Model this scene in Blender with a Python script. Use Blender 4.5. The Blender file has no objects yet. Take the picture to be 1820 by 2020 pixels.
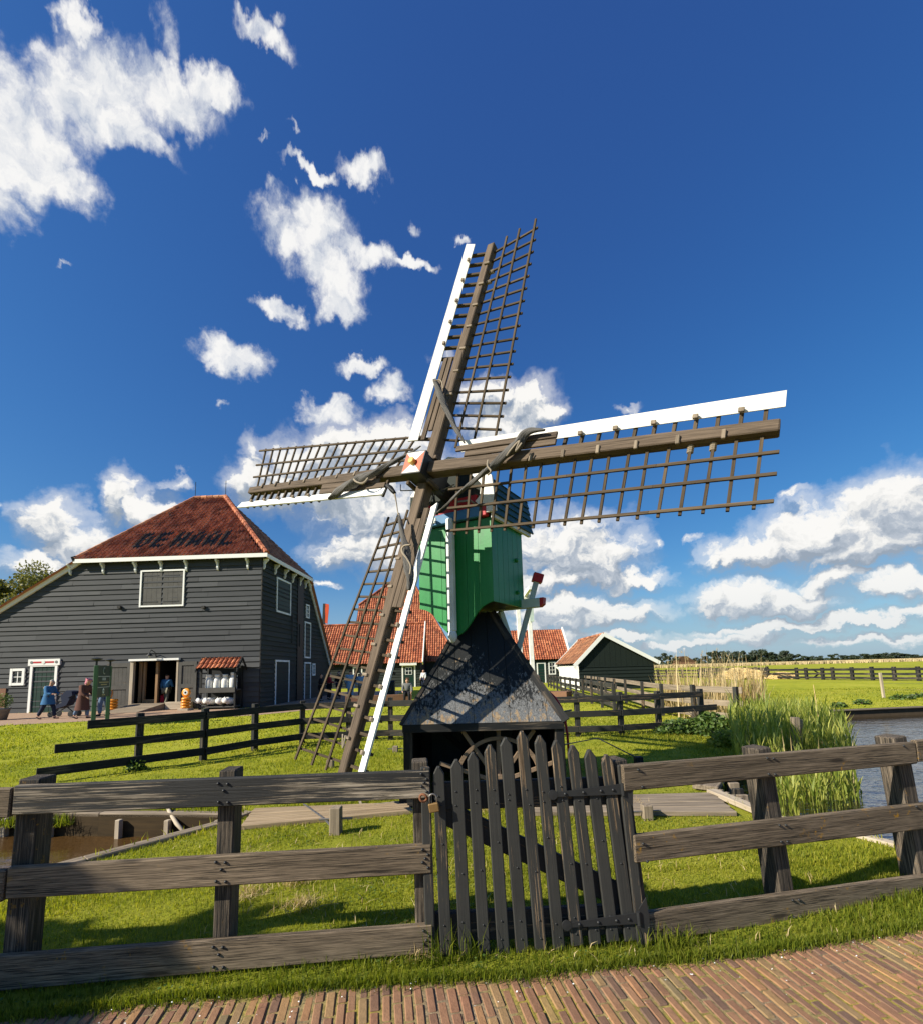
import bpy, bmesh, math, random
import numpy as np
from mathutils import Vector, Matrix, geometry
random.seed(7); rng = np.random.default_rng(7)
R_ = math.radians
scene = bpy.context.scene
C = scene.collection

# ------------------------------------------------------------------ camera and survey helpers
# The photograph was surveyed once: focal length, principal point, tilt and roll below.
F, CX, CY = 940.0, 910.0, 1213.0
PITCH, ROLL, EYE = math.atan(108/940), R_(1.5), 1.6
_f = Vector((0, math.cos(PITCH), math.sin(PITCH)))
_r0 = Vector((1, 0, 0)); _u0 = Vector((0, -math.sin(PITCH), math.cos(PITCH)))
_R = math.cos(ROLL)*_r0 - math.sin(ROLL)*_u0
_U = math.sin(ROLL)*_r0 + math.cos(ROLL)*_u0
EYEP = Vector((0, 0, EYE))
def ray(x, y): return _f + _R*((x-CX)/F) + _U*((CY-y)/F)
def gnd(x, y, z=0.0):
    v = ray(x, y); return EYEP + v*((z-EYE)/v.z)
def at(x, y, Y):
    v = ray(x, y); return EYEP + v*(Y/v.y)

cam_d = bpy.data.cameras.new('camera'); cam = bpy.data.objects.new('camera', cam_d); C.objects.link(cam)
m3 = Matrix((_R, _U, -_f)).transposed()
cam.matrix_world = Matrix.Translation(EYEP) @ m3.to_4x4()
cam_d.sensor_fit = 'HORIZONTAL'; cam_d.sensor_width = 36; cam_d.lens = F/1820*36
cam_d.shift_y = 203/1820; cam_d.clip_start = 0.05; cam_d.clip_end = 20000
scene.camera = cam
scene.view_settings.view_transform = 'Standard'; scene.view_settings.look = 'None'
scene.view_settings.exposure = 0.7
scene.cycles.max_bounces = 8; scene.cycles.use_denoising = True
try: scene.cycles.denoiser = 'OPENIMAGEDENOISE'
except Exception: pass
scene.cycles.caustics_reflective = False; scene.cycles.caustics_refractive = False

# ------------------------------------------------------------------ node helpers
class NT:
    def __init__(s, nt): s.nt = nt
    def n(s, typ, **kw):
        d = s.nt.nodes.new('ShaderNode'+typ)
        ins = kw.pop('i', {})
        for k, v in kw.items(): setattr(d, k, v)
        for k, v in ins.items():
            if isinstance(v, bpy.types.NodeSocket): s.nt.links.new(v, d.inputs[k])
            else: d.inputs[k].default_value = v
        return d
    def math(s, op, a, b=None, c=None, clamp=False):
        i = {0: a}
        if b is not None: i[1] = b
        if c is not None: i[2] = c
        return s.n('Math', operation=op, use_clamp=clamp, i=i).outputs[0]
    def vmath(s, op, a, b=None, c=None):
        i = {0: a}
        if b is not None: i[1] = b
        if c is not None: i[2] = c
        d = s.n('VectorMath', operation=op, i=i)
        return d.outputs['Value'] if op in ('DOT_PRODUCT', 'LENGTH') else d.outputs[0]
    def mix(s, fac, a, b, blend='MIX'):
        d = s.n('Mix', data_type='RGBA', blend_type=blend, i={0: fac})
        for k, v in ((6, a), (7, b)):
            if isinstance(v, bpy.types.NodeSocket): s.nt.links.new(v, d.inputs[k])
            else: d.inputs[k].default_value = (*v, 1) if len(v) == 3 else v
        return d.outputs[2]
    def ramp(s, fac, stops, interp='LINEAR'):
        d = s.n('ValToRGB', i={0: fac}); cr = d.color_ramp; cr.interpolation = interp
        while len(cr.elements) < len(stops): cr.elements.new(0.5)
        for e, (p, c) in zip(cr.elements, stops):
            e.position = p; e.color = (c, c, c, 1) if not hasattr(c, '__len__') else (*c, 1)
        return d.outputs[0]
    def noise(s, vec, scale, detail=4, rough=.55, dist=0):
        return s.n('TexNoise', i={'Vector': vec, 'Scale': scale, 'Detail': detail, 'Roughness': rough, 'Distortion': dist}).outputs[0]
    def map(s, vec, scale=(1, 1, 1), loc=(0, 0, 0), rot=(0, 0, 0)):
        return s.n('Mapping', i={'Vector': vec, 'Scale': scale, 'Location': loc, 'Rotation': rot}).outputs[0]
    def gc(s): return s.n('Attribute', attribute_name='gc').outputs['Vector']
    def isl(s): return s.n('NewGeometry').outputs['Random Per Island']
    def obj(s): return s.n('TexCoord').outputs['Object']
    def pos(s): return s.n('NewGeometry').outputs['Position']
    def bump(s, h, strength=.4, dist=.01):
        return s.n('Bump', i={'Strength': strength, 'Distance': dist, 'Height': h}).outputs[0]

MATS = {}
def mat(name, fn):
    m = bpy.data.materials.new(name); m.use_nodes = True
    nt = m.node_tree; nt.nodes.clear()
    s = NT(nt); out = s.n('OutputMaterial'); b = s.n('BsdfPrincipled')
    nt.links.new(b.outputs[0], out.inputs[0])
    r = fn(s, b) or {}
    for k, v in r.items():
        if k == 'surface': nt.links.new(v, out.inputs[0]); continue
        if isinstance(v, bpy.types.NodeSocket): nt.links.new(v, b.inputs[k])
        else: b.inputs[k].default_value = (*v, 1) if hasattr(v, '__len__') and len(v) == 3 else v
    MATS[name] = m
    return m

def plain(name, col, rough=.7, var=.15, scale=6, spec=.3, metal=0):
    def fn(s, b):
        n = s.noise(s.gc(), scale, 5, .6)
        k = s.math('MULTIPLY_ADD', n, 2*var, 1-var)
        c = s.mix(1.0, col, s.n('CombineColor', i={0: k, 1: k, 2: k}).outputs[0], 'MULTIPLY')
        return {'Base Color': c, 'Roughness': rough, 'Specular IOR Level': spec, 'Metallic': metal}
    return mat(name, fn)

def wood(name, dark, light, sx=1.2, sy=22, rough=.85, isl=.35, bump=.5, gap=None):
    """bare weathered timber: grain runs along gc.x"""
    def fn(s, b):
        g = s.gc()
        n = s.noise(s.map(g, (sx, sy, sy)), 1, 8, .68, .12)
        n2 = s.noise(s.map(g, (.6, 3, 3)), 1, 4, .6)
        f = s.math('ADD', s.math('MULTIPLY', n, .75), s.math('MULTIPLY', n2, .35))
        c = s.ramp(f, [(.34, dark), (.52, tuple((a+b_)/2 for a, b_ in zip(dark, light))), (.72, light)])
        k = s.math('MULTIPLY_ADD', s.isl(), isl, 1-isl/2)
        c = s.mix(1.0, c, s.n('CombineColor', i={0: k, 1: k, 2: k}).outputs[0], 'MULTIPLY')
        return {'Base Color': c, 'Roughness': rough, 'Specular IOR Level': .2, 'Normal': s.bump(n, bump, .006)}
    return mat(name, fn)

def worn(name, paint, dark, light, lo=.45, hi=.52, sx=1.6, sy=26, rough=.7, lichen=0, patch=.5, bump=.5):
    """old paint flaking off weathered timber"""
    def fn(s, b):
        g = s.gc()
        n = s.noise(s.map(g, (sx, sy, sy)), 1, 8, .70, .12)
        w = s.ramp(s.noise(s.map(g, (sx*1.7, sy*1.3, sy*1.3), (3, 7, 1)), 1, 6, .6), [(.35, dark), (.68, light)])
        p = s.noise(s.map(g, (1.1, 4.5, 4.5), (11, 3, 5)), 1, 3, .55)
        f = s.math('ADD', s.math('MULTIPLY', n, 1-patch), s.math('MULTIPLY', p, patch))
        m = s.ramp(f, [(lo, 1.0), (hi, 0.0)])
        pn = s.noise(g, 3, 4, .6)
        k = s.math('MULTIPLY_ADD', pn, .8, .6)
        pc = s.mix(1.0, paint, s.n('CombineColor', i={0: k, 1: k, 2: k}).outputs[0], 'MULTIPLY')
        ck = s.noise(s.map(g, (.9, 70, 70), (7, 1, 4)), 1, 3, .5, .1)
        w = s.mix(s.ramp(ck, [(.30, .85), (.36, 0.0)]), w, tuple(q*.35 for q in dark))
        kn = s.n('TexVoronoi', feature='F1', i={'Vector': s.map(g, (1.6, 9, 9), (2, 5, 3)), 'Scale': 1.0}).outputs[0]
        w = s.mix(s.ramp(kn, [(.07, .9), (.15, 0.0)]), w, tuple(q*.5 for q in dark))
        tn = s.math('MULTIPLY_ADD', s.noise(s.map(g, (.7, 2, 2), (9, 9, 9)), 1, 3, .5), 1.0, .5)
        w = s.mix(1.0, w, s.n('CombineColor', i={0: tn, 1: tn, 2: tn}).outputs[0], 'MULTIPLY')
        c = s.mix(m, w, pc)
        if lichen:
            l = s.ramp(s.noise(g, 14, 6, .7), [(.60, 0.0), (.65, 1.0)])
            l2 = s.ramp(s.noise(g, 2.2, 2, .5), [(.47, 0.0), (.60, 1.0)])
            c = s.mix(s.math('MULTIPLY', s.math('MULTIPLY', l, l2), lichen), c, (.42, .22, .02))
        return {'Base Color': c, 'Roughness': s.math('MULTIPLY_ADD', m, -.25, .9), 'Specular IOR Level': .25,
                'Normal': s.bump(s.math('ADD', n, s.math('MULTIPLY', m, .5)), bump, .005)}
    return mat(name, fn)

# ------------------------------------------------------------------ mesh builder
class MB:
    def __init__(s): s.v = []; s.f = []; s.g = []; s.m = []
    def add(s, vs, fs, g=None, m=0):
        o = len(s.v); s.v += [tuple(v) for v in vs]
        if g is None: g = vs
        s.g += [tuple(x) for x in g]
        for f in fs: s.f.append([o+i for i in f]); s.m.append(m)
        return s
    def beam(s, p, q, w, h, up=(0, 0, 1), c=0.0, m=0, w2=None, h2=None):
        """bar from p to q, w wide across, h deep along up; c = chamfer"""
        p, q = Vector(p), Vector(q); d = q-p; L = d.length or 1e-6; d = d/L
        up = Vector(up); sd = d.cross(up)
        if sd.length < 1e-5: sd = d.cross(Vector((1, 0, 0)))
        sd.normalize(); u = sd.cross(d).normalized()
        w2 = w if w2 is None else w2; h2 = h if h2 is None else h2
        off = Vector((random.random()*50, random.random()*50, random.random()*50))
        vs, gs = [], []
        def put(a, b, e):
            ww, hh = (w, h) if a < L/2 else (w2, h2)
            vs.append(p + d*a + sd*(b*ww/2) + u*(e*hh/2)); gs.append(off + Vector((a, b*ww/2, e*hh/2)))
        if c <= 0:
            for a in (0, L):
                for b, e in ((-1, -1), (1, -1), (1, 1), (-1, 1)): put(a, b, e)
            fs = [(0, 1, 2, 3), (7, 6, 5, 4), (0, 4, 5, 1), (1, 5, 6, 2), (2, 6, 7, 3), (3, 7, 4, 0)]
            fs = [f[::-1] for f in fs]
            s.add(vs, fs, gs, m); return s
        kw, kh = 1-2*c/w, 1-2*c/h
        for a0, a1 in ((0, c), (L-c, L)):
            for a in (a0, a1):
                e_ = (a == 0 or a == L)
                ring = ([(-kw, -kh), (kw, -kh), (kw, kh), (-kw, kh)] if e_ else
                        [(-kw, -1), (kw, -1), (1, -kh), (1, kh), (kw, 1), (-kw, 1), (-1, kh), (-1, -kh)])
                for b, e in ring: put(a, b, e)
        fs = [(3, 2, 1, 0), (20, 21, 22, 23)]
        for lo, hi, fl in ((0, 4, 0), (20, 12, 1)):
            for k in range(4):
                a, b = lo+k, lo+(k+1) % 4; r0 = hi+2*k; r1 = hi+2*k+1; r2 = hi+(2*k+2) % 8
                q1 = (a, b, r1, r0); t1 = (b, r2, r1)
                if fl: q1 = q1[::-1]; t1 = t1[::-1]
                fs += [q1, t1]
        for k in range(8):
            a, b = 4+k, 4+(k+1) % 8; fs.append((a, b, b+8, a+8))
        s.add(vs, fs, gs, m); return s
    def box(s, x0, x1, y0, y1, z0, z1, c=0.0, m=0):
        return s.beam((x0, (y0+y1)/2, (z0+z1)/2), (x1, (y0+y1)/2, (z0+z1)/2), abs(y1-y0), abs(z1-z0), c=c, m=m)
    def tube(s, pts, r, n=8, m=0, cap=True):
        pts = [Vector(p) for p in pts]; rs = r if hasattr(r, '__len__') else [r]*len(pts)
        o = len(s.v); vs, gs, fs = [], [], []; L = 0; ref = None
        off = Vector((random.random()*50, random.random()*50, 0))
        for i, p in enumerate(pts):
            d = (pts[min(i+1, len(pts)-1)] - pts[max(i-1, 0)]).normalized()
            if ref is None: ref = d.orthogonal().normalized()
            ref = (ref - d*ref.dot(d))
            if ref.length < 1e-6: ref = d.orthogonal()
            ref.normalize(); b = d.cross(ref)
            if i: L += (p-pts[i-1]).length
            for k in range(n):
                a = 2*math.pi*k/n
                vs.append(p + (ref*math.cos(a)+b*math.sin(a))*rs[i]); gs.append(off+Vector((L, math.cos(a)*rs[i], math.sin(a)*rs[i])))
        for i in range(len(pts)-1):
            for k in range(n): fs.append((i*n+k, i*n+(k+1) % n, (i+1)*n+(k+1) % n, (i+1)*n+k))
        if cap: fs += [tuple(range(n))[::-1], tuple(range((len(pts)-1)*n, len(pts)*n))]
        s.add(vs, fs, gs, m); return s
    def lathe(s, base, prof, n=16, axis=(0, 0, 1), m=0):
        ax = Vector(axis).normalized()
        ref = ax.orthogonal().normalized(); b = ax.cross(ref); base = Vector(base)
        vs, fs = [], []
        for r, z in prof:
            for k in range(n):
                a = 2*math.pi*k/n; vs.append(base + ax*z + (ref*math.cos(a)+b*math.sin(a))*max(r, 1e-4))
        P = len(prof)
        for i in range(P-1):
            for k in range(n): fs.append((i*n+k, i*n+(k+1) % n, (i+1)*n+(k+1) % n, (i+1)*n+k))
        fs += [tuple(range(n))[::-1], tuple(range((P-1)*n, P*n))]
        s.add(vs, fs, None, m); return s
    def prism(s, poly, ext, m=0, g=None):
        """closed 3-D polygon swept by vector ext"""
        poly = [Vector(p) for p in poly]; ext = Vector(ext); n = len(poly)
        nn = geometry.normal(poly) if n > 2 else Vector((0, 0, 1))
        if nn.dot(ext) > 0: poly = poly[::-1]
        vs = poly + [p+ext for p in poly]
        fs = [tuple(range(n)), tuple(range(2*n-1, n-1, -1))]
        for k in range(n): fs.append((k, k+n, (k+1) % n+n, (k+1) % n))
        s.add(vs, fs, g, m); return s
    def quad(s, a, b, c, d, m=0, g=None): return s.add([a, b, c, d], [(0, 1, 2, 3)], g, m)
    def build(s, name, mats, parent=None, smooth=False, loc=None):
        me = bpy.data.meshes.new(name)
        v = np.array(s.v, dtype=np.float32).reshape(-1, 3)
        if parent is None and loc is None:
            lo, hi = v.min(0), v.max(0); loc = Vector(((lo[0]+hi[0])/2, (lo[1]+hi[1])/2, lo[2]))
        org = Vector(loc) if parent is None else WORG[parent]
        o = bpy.data.objects.new(name, me); C.objects.link(o)
        if parent is None: o.location = org
        else: o.parent = parent
        WORG[o] = org
        me.from_pydata([tuple(x) for x in (v-np.array(org, dtype=np.float32))], [], s.f)
        at_ = me.attributes.new('gc', 'FLOAT_VECTOR', 'POINT')
        at_.data.foreach_set('vector', np.array(s.g, dtype=np.float32).ravel())
        mats = mats if isinstance(mats, (list, tuple)) else [mats]
        for x in mats: me.materials.append(MATS[x] if isinstance(x, str) else x)
        if len(mats) > 1: me.polygons.foreach_set('material_index', s.m)
        if smooth: me.polygons.foreach_set('use_smooth', [True]*len(me.polygons))
        me.update()
        return o
WORG = {}
def thing(name, label, cat, loc, group=None):
    o = bpy.data.objects.new(name, None); C.objects.link(o); o.location = Vector(loc); o.empty_display_size = .2
    WORG[o] = Vector(loc); return tag(o, label, cat, group)
def tag(o, label=None, cat=None, group=None, kind=None):
    if label: o['label'] = label
    if cat: o['category'] = cat
    if group: o['group'] = group
    if kind: o['kind'] = kind
    return o
def kids(o): return [c for c in list(C.objects) if c.parent is o]
def copy_thing(src, loc, rz=0.0, sc=1.0, label=None):
    """a thing, its parts and their sub-parts; meshes are shared"""
    base = src.copy(); C.objects.link(base); base.location = Vector(loc)
    base.rotation_euler = (0, 0, rz); base.scale = (sc, sc, sc) if not hasattr(sc, '__len__') else sc
    if label: base['label'] = label
    WORG[base] = Vector(loc)
    for ch in kids(src):
        c = ch.copy(); C.objects.link(c); c.parent = base
        for g in kids(ch):
            d = g.copy(); C.objects.link(d); d.parent = c
    return base
def inpoly(x, y, poly):
    x = np.asarray(x); y = np.asarray(y); r = np.zeros(x.shape, bool); n = len(poly)
    for i in range(n):
        x0, y0 = poly[i][0], poly[i][1]; x1, y1 = poly[(i+1) % n][0], poly[(i+1) % n][1]
        c = ((y0 > y) != (y1 > y)) & (x < (x1-x0)*(y-y0)/((y1-y0) or 1e-9)+x0)
        r ^= c
    return r
def text_mesh(name, txt, size, o, ux, uz, depth, matname, parent):
    """raised lettering: o = lower-left corner, ux / uz = reading and up direction"""
    cu = bpy.data.curves.new(name, 'FONT'); cu.body = txt; cu.size = size; cu.extrude = depth
    t = bpy.data.objects.new(name, cu); C.objects.link(t)
    dg = bpy.context.evaluated_depsgraph_get(); me = bpy.data.meshes.new_from_object(t.evaluated_get(dg))
    bpy.data.objects.remove(t)
    ux = Vector(ux).normalized(); uz = Vector(uz).normalized(); n = ux.cross(uz)
    mb = MB(); mb.add([Vector(o)+ux*v.co.x+uz*v.co.y+n*v.co.z for v in me.vertices], [tuple(p.vertices) for p in me.polygons])
    bpy.data.meshes.remove(me)
    return mb.build(name, matname, parent)
# ------------------------------------------------------------------ light and sky
SUN_AZ, SUN_EL = R_(65), R_(32)          # heading the light travels to, height of the sun
Ldir = Vector((math.cos(SUN_EL)*math.sin(SUN_AZ), math.cos(SUN_EL)*math.cos(SUN_AZ), -math.sin(SUN_EL)))
sun_d = bpy.data.lights.new('sun', 'SUN'); sun = bpy.data.objects.new('sun', sun_d); C.objects.link(sun)
sun_d.energy = 4.9; sun_d.angle = R_(.5); sun_d.color = (1, .92, .76)
sun.rotation_euler = Ldir.to_track_quat('-Z', 'Y').to_euler(); sun.location = (-60, -20, 40)

world = bpy.data.worlds.new('World'); scene.world = world; world.use_nodes = True
wt = world.node_tree; wt.nodes.clear(); S = NT(wt)
wo = S.n('OutputWorld'); bg = S.n('Background'); bg.inputs[1].default_value = .09
wt.links.new(bg.outputs[0], wo.inputs[0])
sky = S.n('TexSky', sky_type='NISHITA', sun_disc=False, sun_elevation=SUN_EL,
          sun_rotation=math.atan2(-Ldir.x, -Ldir.y), altitude=0, air_density=1.0, dust_density=.6, ozone_density=2.5)
D_ = S.n('TexCoord').outputs['Generated']
sep = S.n('SeparateXYZ', i={0: D_})
az = S.math('ARCTAN2', sep.outputs[0], sep.outputs[1]); el = S.math('ARCSINE', sep.outputs[2])
P_ = S.n('CombineXYZ', i={0: az, 1: el, 2: 0.0}).outputs[0]
def ae(x, y):
    v = ray(x, y).normalized(); return math.atan2(v.x, v.y), math.asin(v.z)
# clouds as seen that afternoon: centre and half-size of each puff (survey units)
HIGH = [(40,270,120,120),(-30,390,80,70),(150,190,90,90),(235,175,100,75),(335,190,90,60),(325,70,30,80),(155,40,42,40),(425,180,55,42),
 (90,340,110,50),(220,250,120,40),(-60,230,120,160),(520,62,52,34),(548,18,25,30),(545,95,20,20),
 (615,450,82,60),(650,530,62,62),(560,620,42,20),(670,600,42,34),(720,500,60,28),(805,505,46,14),(715,335,42,30),(610,335,44,14),(535,365,22,18),(522,275,14,8),(576,272,12,10),
 (455,705,62,32),(770,770,38,28),(660,815,56,26),(815,440,14,20),(450,805,18,10),(710,720,40,14),(130,538,20,6),(910,480,16,10)]
LOW = [(720,900,110,46),(620,920,90,40),(560,960,80,42),(680,965,110,52),(790,880,60,40),(750,1015,120,42),(760,1085,110,38),(690,1100,56,22),(840,960,60,80),
 (1030,800,60,42),(1075,808,34,24),(985,850,60,50),(870,705,22,16),(965,780,50,30),(1240,808,30,8),
 (235,985,36,52),(275,960,20,34),(290,1010,50,40),(110,1030,52,44),(160,1070,70,40),(50,1110,60,34),(350,950,26,16),(20,1000,14,10),(10,1100,30,20),(500,900,30,40),(495,960,36,46),
 (1110,1085,100,62),(1180,1105,76,48),(1060,1150,110,26),(1250,1140,56,16),(1120,1200,120,22),(1210,1212,90,20),(1120,1225,110,26),(1230,1258,64,12),(1080,1260,90,14),
 (1640,1045,150,50),(1760,995,110,62),(1500,1085,104,30),(1690,1080,150,36),(1810,1030,60,80),(1900,1040,120,80),(1440,1100,52,14),(1790,932,26,11),(1565,985,26,12),
 (1460,1175,82,32),(1560,1185,90,30),(1415,1195,46,20),(1760,1145,80,24),(1650,1140,80,24),(1860,1150,60,30),
 (1520,1238,150,13),(1700,1222,120,13),(1820,1205,60,13),(1440,1262,110,12),(1330,1275,60,9),(1700,1262,130,9),(1045,1060,30,14),(1290,1075,18,8),(1360,1070,14,8),(640,1150,30,6),(950,1180,60,60)]
def field(blobs, de=0.0, gr=1.10):
    cur = None
    for (x, y, rx, ry) in blobs:
        rx, ry = rx*gr, ry*gr
        a, e = ae(x, y); a0, e0 = ae(x-rx, y); a1, e1 = ae(x+rx, y); _, eb = ae(x, y+ry); _, et = ae(x, y-ry)
        ka = 2/abs(a1-a0); ke = 2/abs(et-eb)
        w = S.vmath('MULTIPLY_ADD', PW, (ka, ke, 0), (-a*ka, (de-e)*ke, 0))
        q = S.vmath('DOT_PRODUCT', w, w)
        if rx < 34: q = S.math('ADD', q, .75)
        cur = q if cur is None else S.n('Math', operation='SMOOTH_MIN', i={0: cur, 1: q, 2: .35}).outputs[0]
    return S.math('SUBTRACT', 1.0, cur)
warp = S.n('TexNoise', i={'Vector': P_, 'Scale': 14, 'Detail': 5, 'Roughness': .6}).outputs['Color']
PW = S.vmath('MULTIPLY_ADD', S.vmath('SUBTRACT', warp, (.5, .5, .5)), (.10, .10, 0), P_)
PL = S.vmath('MULTIPLY', PW, (1, 1.25, 1))
def smooth(x, a, b): return S.n('MapRange', interpolation_type='SMOOTHSTEP', i={0: x, 1: a, 2: b, 3: 0.0, 4: 1.0}).outputs[0]
def billow(vec, scale, off=(0, 0, 0), detail=7, rough=.58):
    return S.noise(S.vmath('ADD', vec, off), scale, detail, rough)
# high torn clouds: solid hearts, thin combed-out edges
hi_f = S.math('MAXIMUM', field(HIGH), -2.0)
PH = S.map(P_, (1.0, .95, 1), rot=(0, 0, -.4))
hi_n = billow(PL, 13, detail=9, rough=.60); hi_n2 = billow(PL, 13, (-.016, .022, 0), 9, .60)
hi_w = S.noise(PH, 38, 8, .62, .35)
hi_t = S.math('ADD', S.math('MULTIPLY_ADD', hi_f, 1.25, .12), S.math('ADD', S.math('MULTIPLY_ADD', hi_n, 2.3, -1.15), S.math('MULTIPLY_ADD', hi_w, 2.0, -1.0)))
hi_d = S.math('MULTIPLY', S.math('POWER', smooth(hi_t, -.75, 1.25), 1.25), .97)
lo_f = S.math('MAXIMUM', field(LOW), -2.0); lo_up = S.math('MAXIMUM', field(LOW, .022), -2.0)
lo_n = billow(PL, 15, detail=7, rough=.56); lo_n2 = S.noise(S.vmath('ADD', PL, (-.012, .018, 0)), 15, 3, .5)
lo_m = billow(PL, 48, detail=6, rough=.55); lo_m2 = billow(PL, 48, (-.004, .006, 0), 6, .55)
lo_t = S.math('ADD', S.math('MULTIPLY_ADD', lo_f, 1.1, .22), S.math('ADD', S.math('MULTIPLY_ADD', lo_n, 2.2, -1.1), S.math('MULTIPLY_ADD', lo_m, 1.5, -.75)))
lo_d = S.math('MAXIMUM', smooth(lo_t, -.15, .85), S.math('MULTIPLY', smooth(S.math('ADD', lo_f, S.math('MULTIPLY_ADD', lo_n, 2.4, -1.2)), -1.5, .6), .55))
# sunlit tops, grey undersides
hi_s = S.math('ADD', S.math('MULTIPLY_ADD', S.math('SUBTRACT', hi_n, hi_n2), 2.2, .42), S.math('MULTIPLY', hi_d, .42), clamp=True)
hi_c = S.mix(hi_s, (.42, .50, .64), (1.0, .99, .97))
lo_s = S.math('ADD', S.math('MULTIPLY_ADD', S.math('SUBTRACT', lo_n, lo_n2), 2.4, .50), S.math('MULTIPLY', S.math('SUBTRACT', lo_m, lo_m2), .9))
lo_s = S.math('ADD', lo_s, S.math('MULTIPLY', S.math('SUBTRACT', lo_f, lo_up), 1.0), clamp=True)
lo_c = S.ramp(lo_s, [(0.0, (.34, .40, .48)), (.40, (.52, .57, .64)), (.78, (.92, .91, .88)), (1.0, (1.03, 1.01, .97))])
hz = S.n('MapRange', i={0: el, 1: 0.0, 2: .16, 3: .45, 4: 0.0}).outputs[0]
blue = S.mix(1.0, sky.outputs[0], (.62, .86, 1.16), 'MULTIPLY')
blue = S.n('HueSaturation', i={'Saturation': 1.18, 'Value': 1.0, 'Color': blue}).outputs[0]
bs = S.n('SeparateColor', i={0: blue})
blue = S.n('CombineColor', i={0: S.math('MULTIPLY_ADD', S.math('POWER', bs.outputs[0], .9), 1.0, .15), 1: S.math('MULTIPLY', S.math('POWER', bs.outputs[1], .88), .92), 2: S.math('MULTIPLY', S.math('POWER', bs.outputs[2], .68), 1.22)}).outputs[0]
veil = S.n('MapRange', interpolation_type='SMOOTHSTEP', i={0: el, 1: 0.0, 2: .20, 3: .55, 4: 0.0}).outputs[0]
blue = S.mix(veil, blue, (2.0, 3.1, 4.3))
def up10(c): return S.vmath('SCALE', c) if False else S.n('VectorMath', operation='SCALE', i={0: c, 'Scale': 6.6}).outputs[0]
lo_c = S.mix(hz, lo_c, (.50, .60, .68))
col = S.mix(hi_d, blue, up10(hi_c)); col = S.mix(S.math('MULTIPLY', lo_d, .97), col, up10(lo_c))
wt.links.new(col, bg.inputs[0])
try: world.cycles.sampling_method = 'MANUAL'; world.cycles.sample_map_resolution = 512
except Exception: pass

# ------------------------------------------------------------------ materials
wood('grey_timber', (.045, .036, .027), (.36, .29, .215), sx=1.4, sy=40, bump=.8)
wood('sail_timber', (.014, .011, .008), (.185, .138, .100), sx=2.4, sy=70, bump=1.0)
wood('lath_timber', (.016, .012, .008), (.120, .088, .056), sx=2.5, sy=60, bump=.8)
wood('deck_timber', (.10, .07, .04), (.48, .36, .23), sx=1.2, sy=42, bump=.9)
wood('pale_timber', (.26, .21, .15), (.52, .44, .34), sx=1, sy=18)
wood('door_timber', (.16, .09, .045), (.38, .24, .13), sx=1.5, sy=18)
wood('wheel_timber', (.09, .065, .045), (.30, .21, .14), sx=2, sy=26)
worn('rail_pale', (.030, .030, .030), (.10, .082, .062), (.46, .39, .30), lo=.485, hi=.51, sx=2.2, sy=120, patch=.46, bump=1.0)
worn('rail_brown', (.020, .017, .014), (.070, .053, .037), (.29, .222, .152), lo=.405, hi=.475, sx=3.2, sy=170, patch=.22, lichen=.9, bump=1.0)
worn('post_dark', (.022, .021, .020), (.045, .036, .028), (.20, .16, .12), lo=.46, hi=.53, sx=3, sy=150, patch=.3, lichen=.5, bump=1.0)
worn('gate_paint', (.036, .036, .034), (.06, .042, .028), (.34, .24, .15), lo=.565, hi=.59, sx=1.6, sy=60, patch=.36, rough=.55)
worn('fence_tar', (.014, .015, .016), (.04, .034, .028), (.15, .12, .09), lo=.50, hi=.60, sx=2, sy=30, patch=.4)
worn('white_paint', (.80, .79, .75), (.22, .18, .13), (.50, .44, .36), lo=.635, hi=.67, sx=1.6, sy=24, patch=.3, bump=.12)
worn('post_paint', (.74, .76, .76), (.3, .28, .24), (.5, .48, .42), lo=.66, hi=.70, sx=1.4, sy=20, patch=.3, bump=.15)
worn('pale_green', (.46, .55, .50), (.18, .2, .17), (.3, .32, .28), lo=.66, hi=.72, sx=1.4, sy=20, patch=.3, bump=.15)
plain('white_trim', (.80, .80, .77), .55, .06)
plain('black_iron', (.022, .023, .025), .5, .3, 20, .4)
plain('black_tar', (.012, .013, .014), .6, .3, 9)
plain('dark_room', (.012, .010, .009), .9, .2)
plain('red_paint', (.42, .022, .030), .5, .15)
plain('orange_paint', (.62, .085, .030), .5, .12)
plain('blue_paint', (.05, .17, .34), .5, .15)
plain('brass_paint', (.62, .40, .10), .5, .15)
plain('teal_shutter', (.012, .040, .038), .6, .2)
plain('green_door', (.005, .030, .023), .5, .2)
plain('sign_green', (.012, .050, .032), .5, .2)
plain('sign_post', (.060, .125, .060), .6, .2)
plain('sign_white', (.66, .70, .66), .6, .08)
plain('sign_gold', (.45, .38, .20), .6, .15)
plain('rust', (.19, .075, .035), .75, .45, 60, .3)
plain('brass', (.30, .18, .07), .5, .4, 50, .5, .6)
plain('galvanised', (.20, .19, .18), .45, .2, 40, .5, .6)
plain('milk_can', (.78, .77, .73), .45, .14, 14)
plain('rope', (.28, .235, .175), .9, .3, 60)
plain('straw', (.58, .42, .19), .95, .35, 8)
plain('soil', (.085, .060, .036), .95, .4, 8)
plain('brick_wall', (.20, .105, .065), .9, .35, 18)
plain('glass_dark', (.015, .020, .024), .1, .2, 4, .6)
tile_later = True
plain('pot_grey', (.20, .19, .17), .8, .2, 10)
plain('paper', (.86, .86, .84), .8, .05)
wood('wet_board', (.012, .009, .005), (.070, .045, .020), sx=1.2, sy=14)
plain('grey_panel', (.055, .065, .062), .8, .3, 8)
plain('shaded_dark_green', (.007, .013, .010), .75, .3, 6)  # dark green of the shed front, its shade put into the colour
plain('concrete', (.33, .30, .26), .9, .25, 12)
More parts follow.
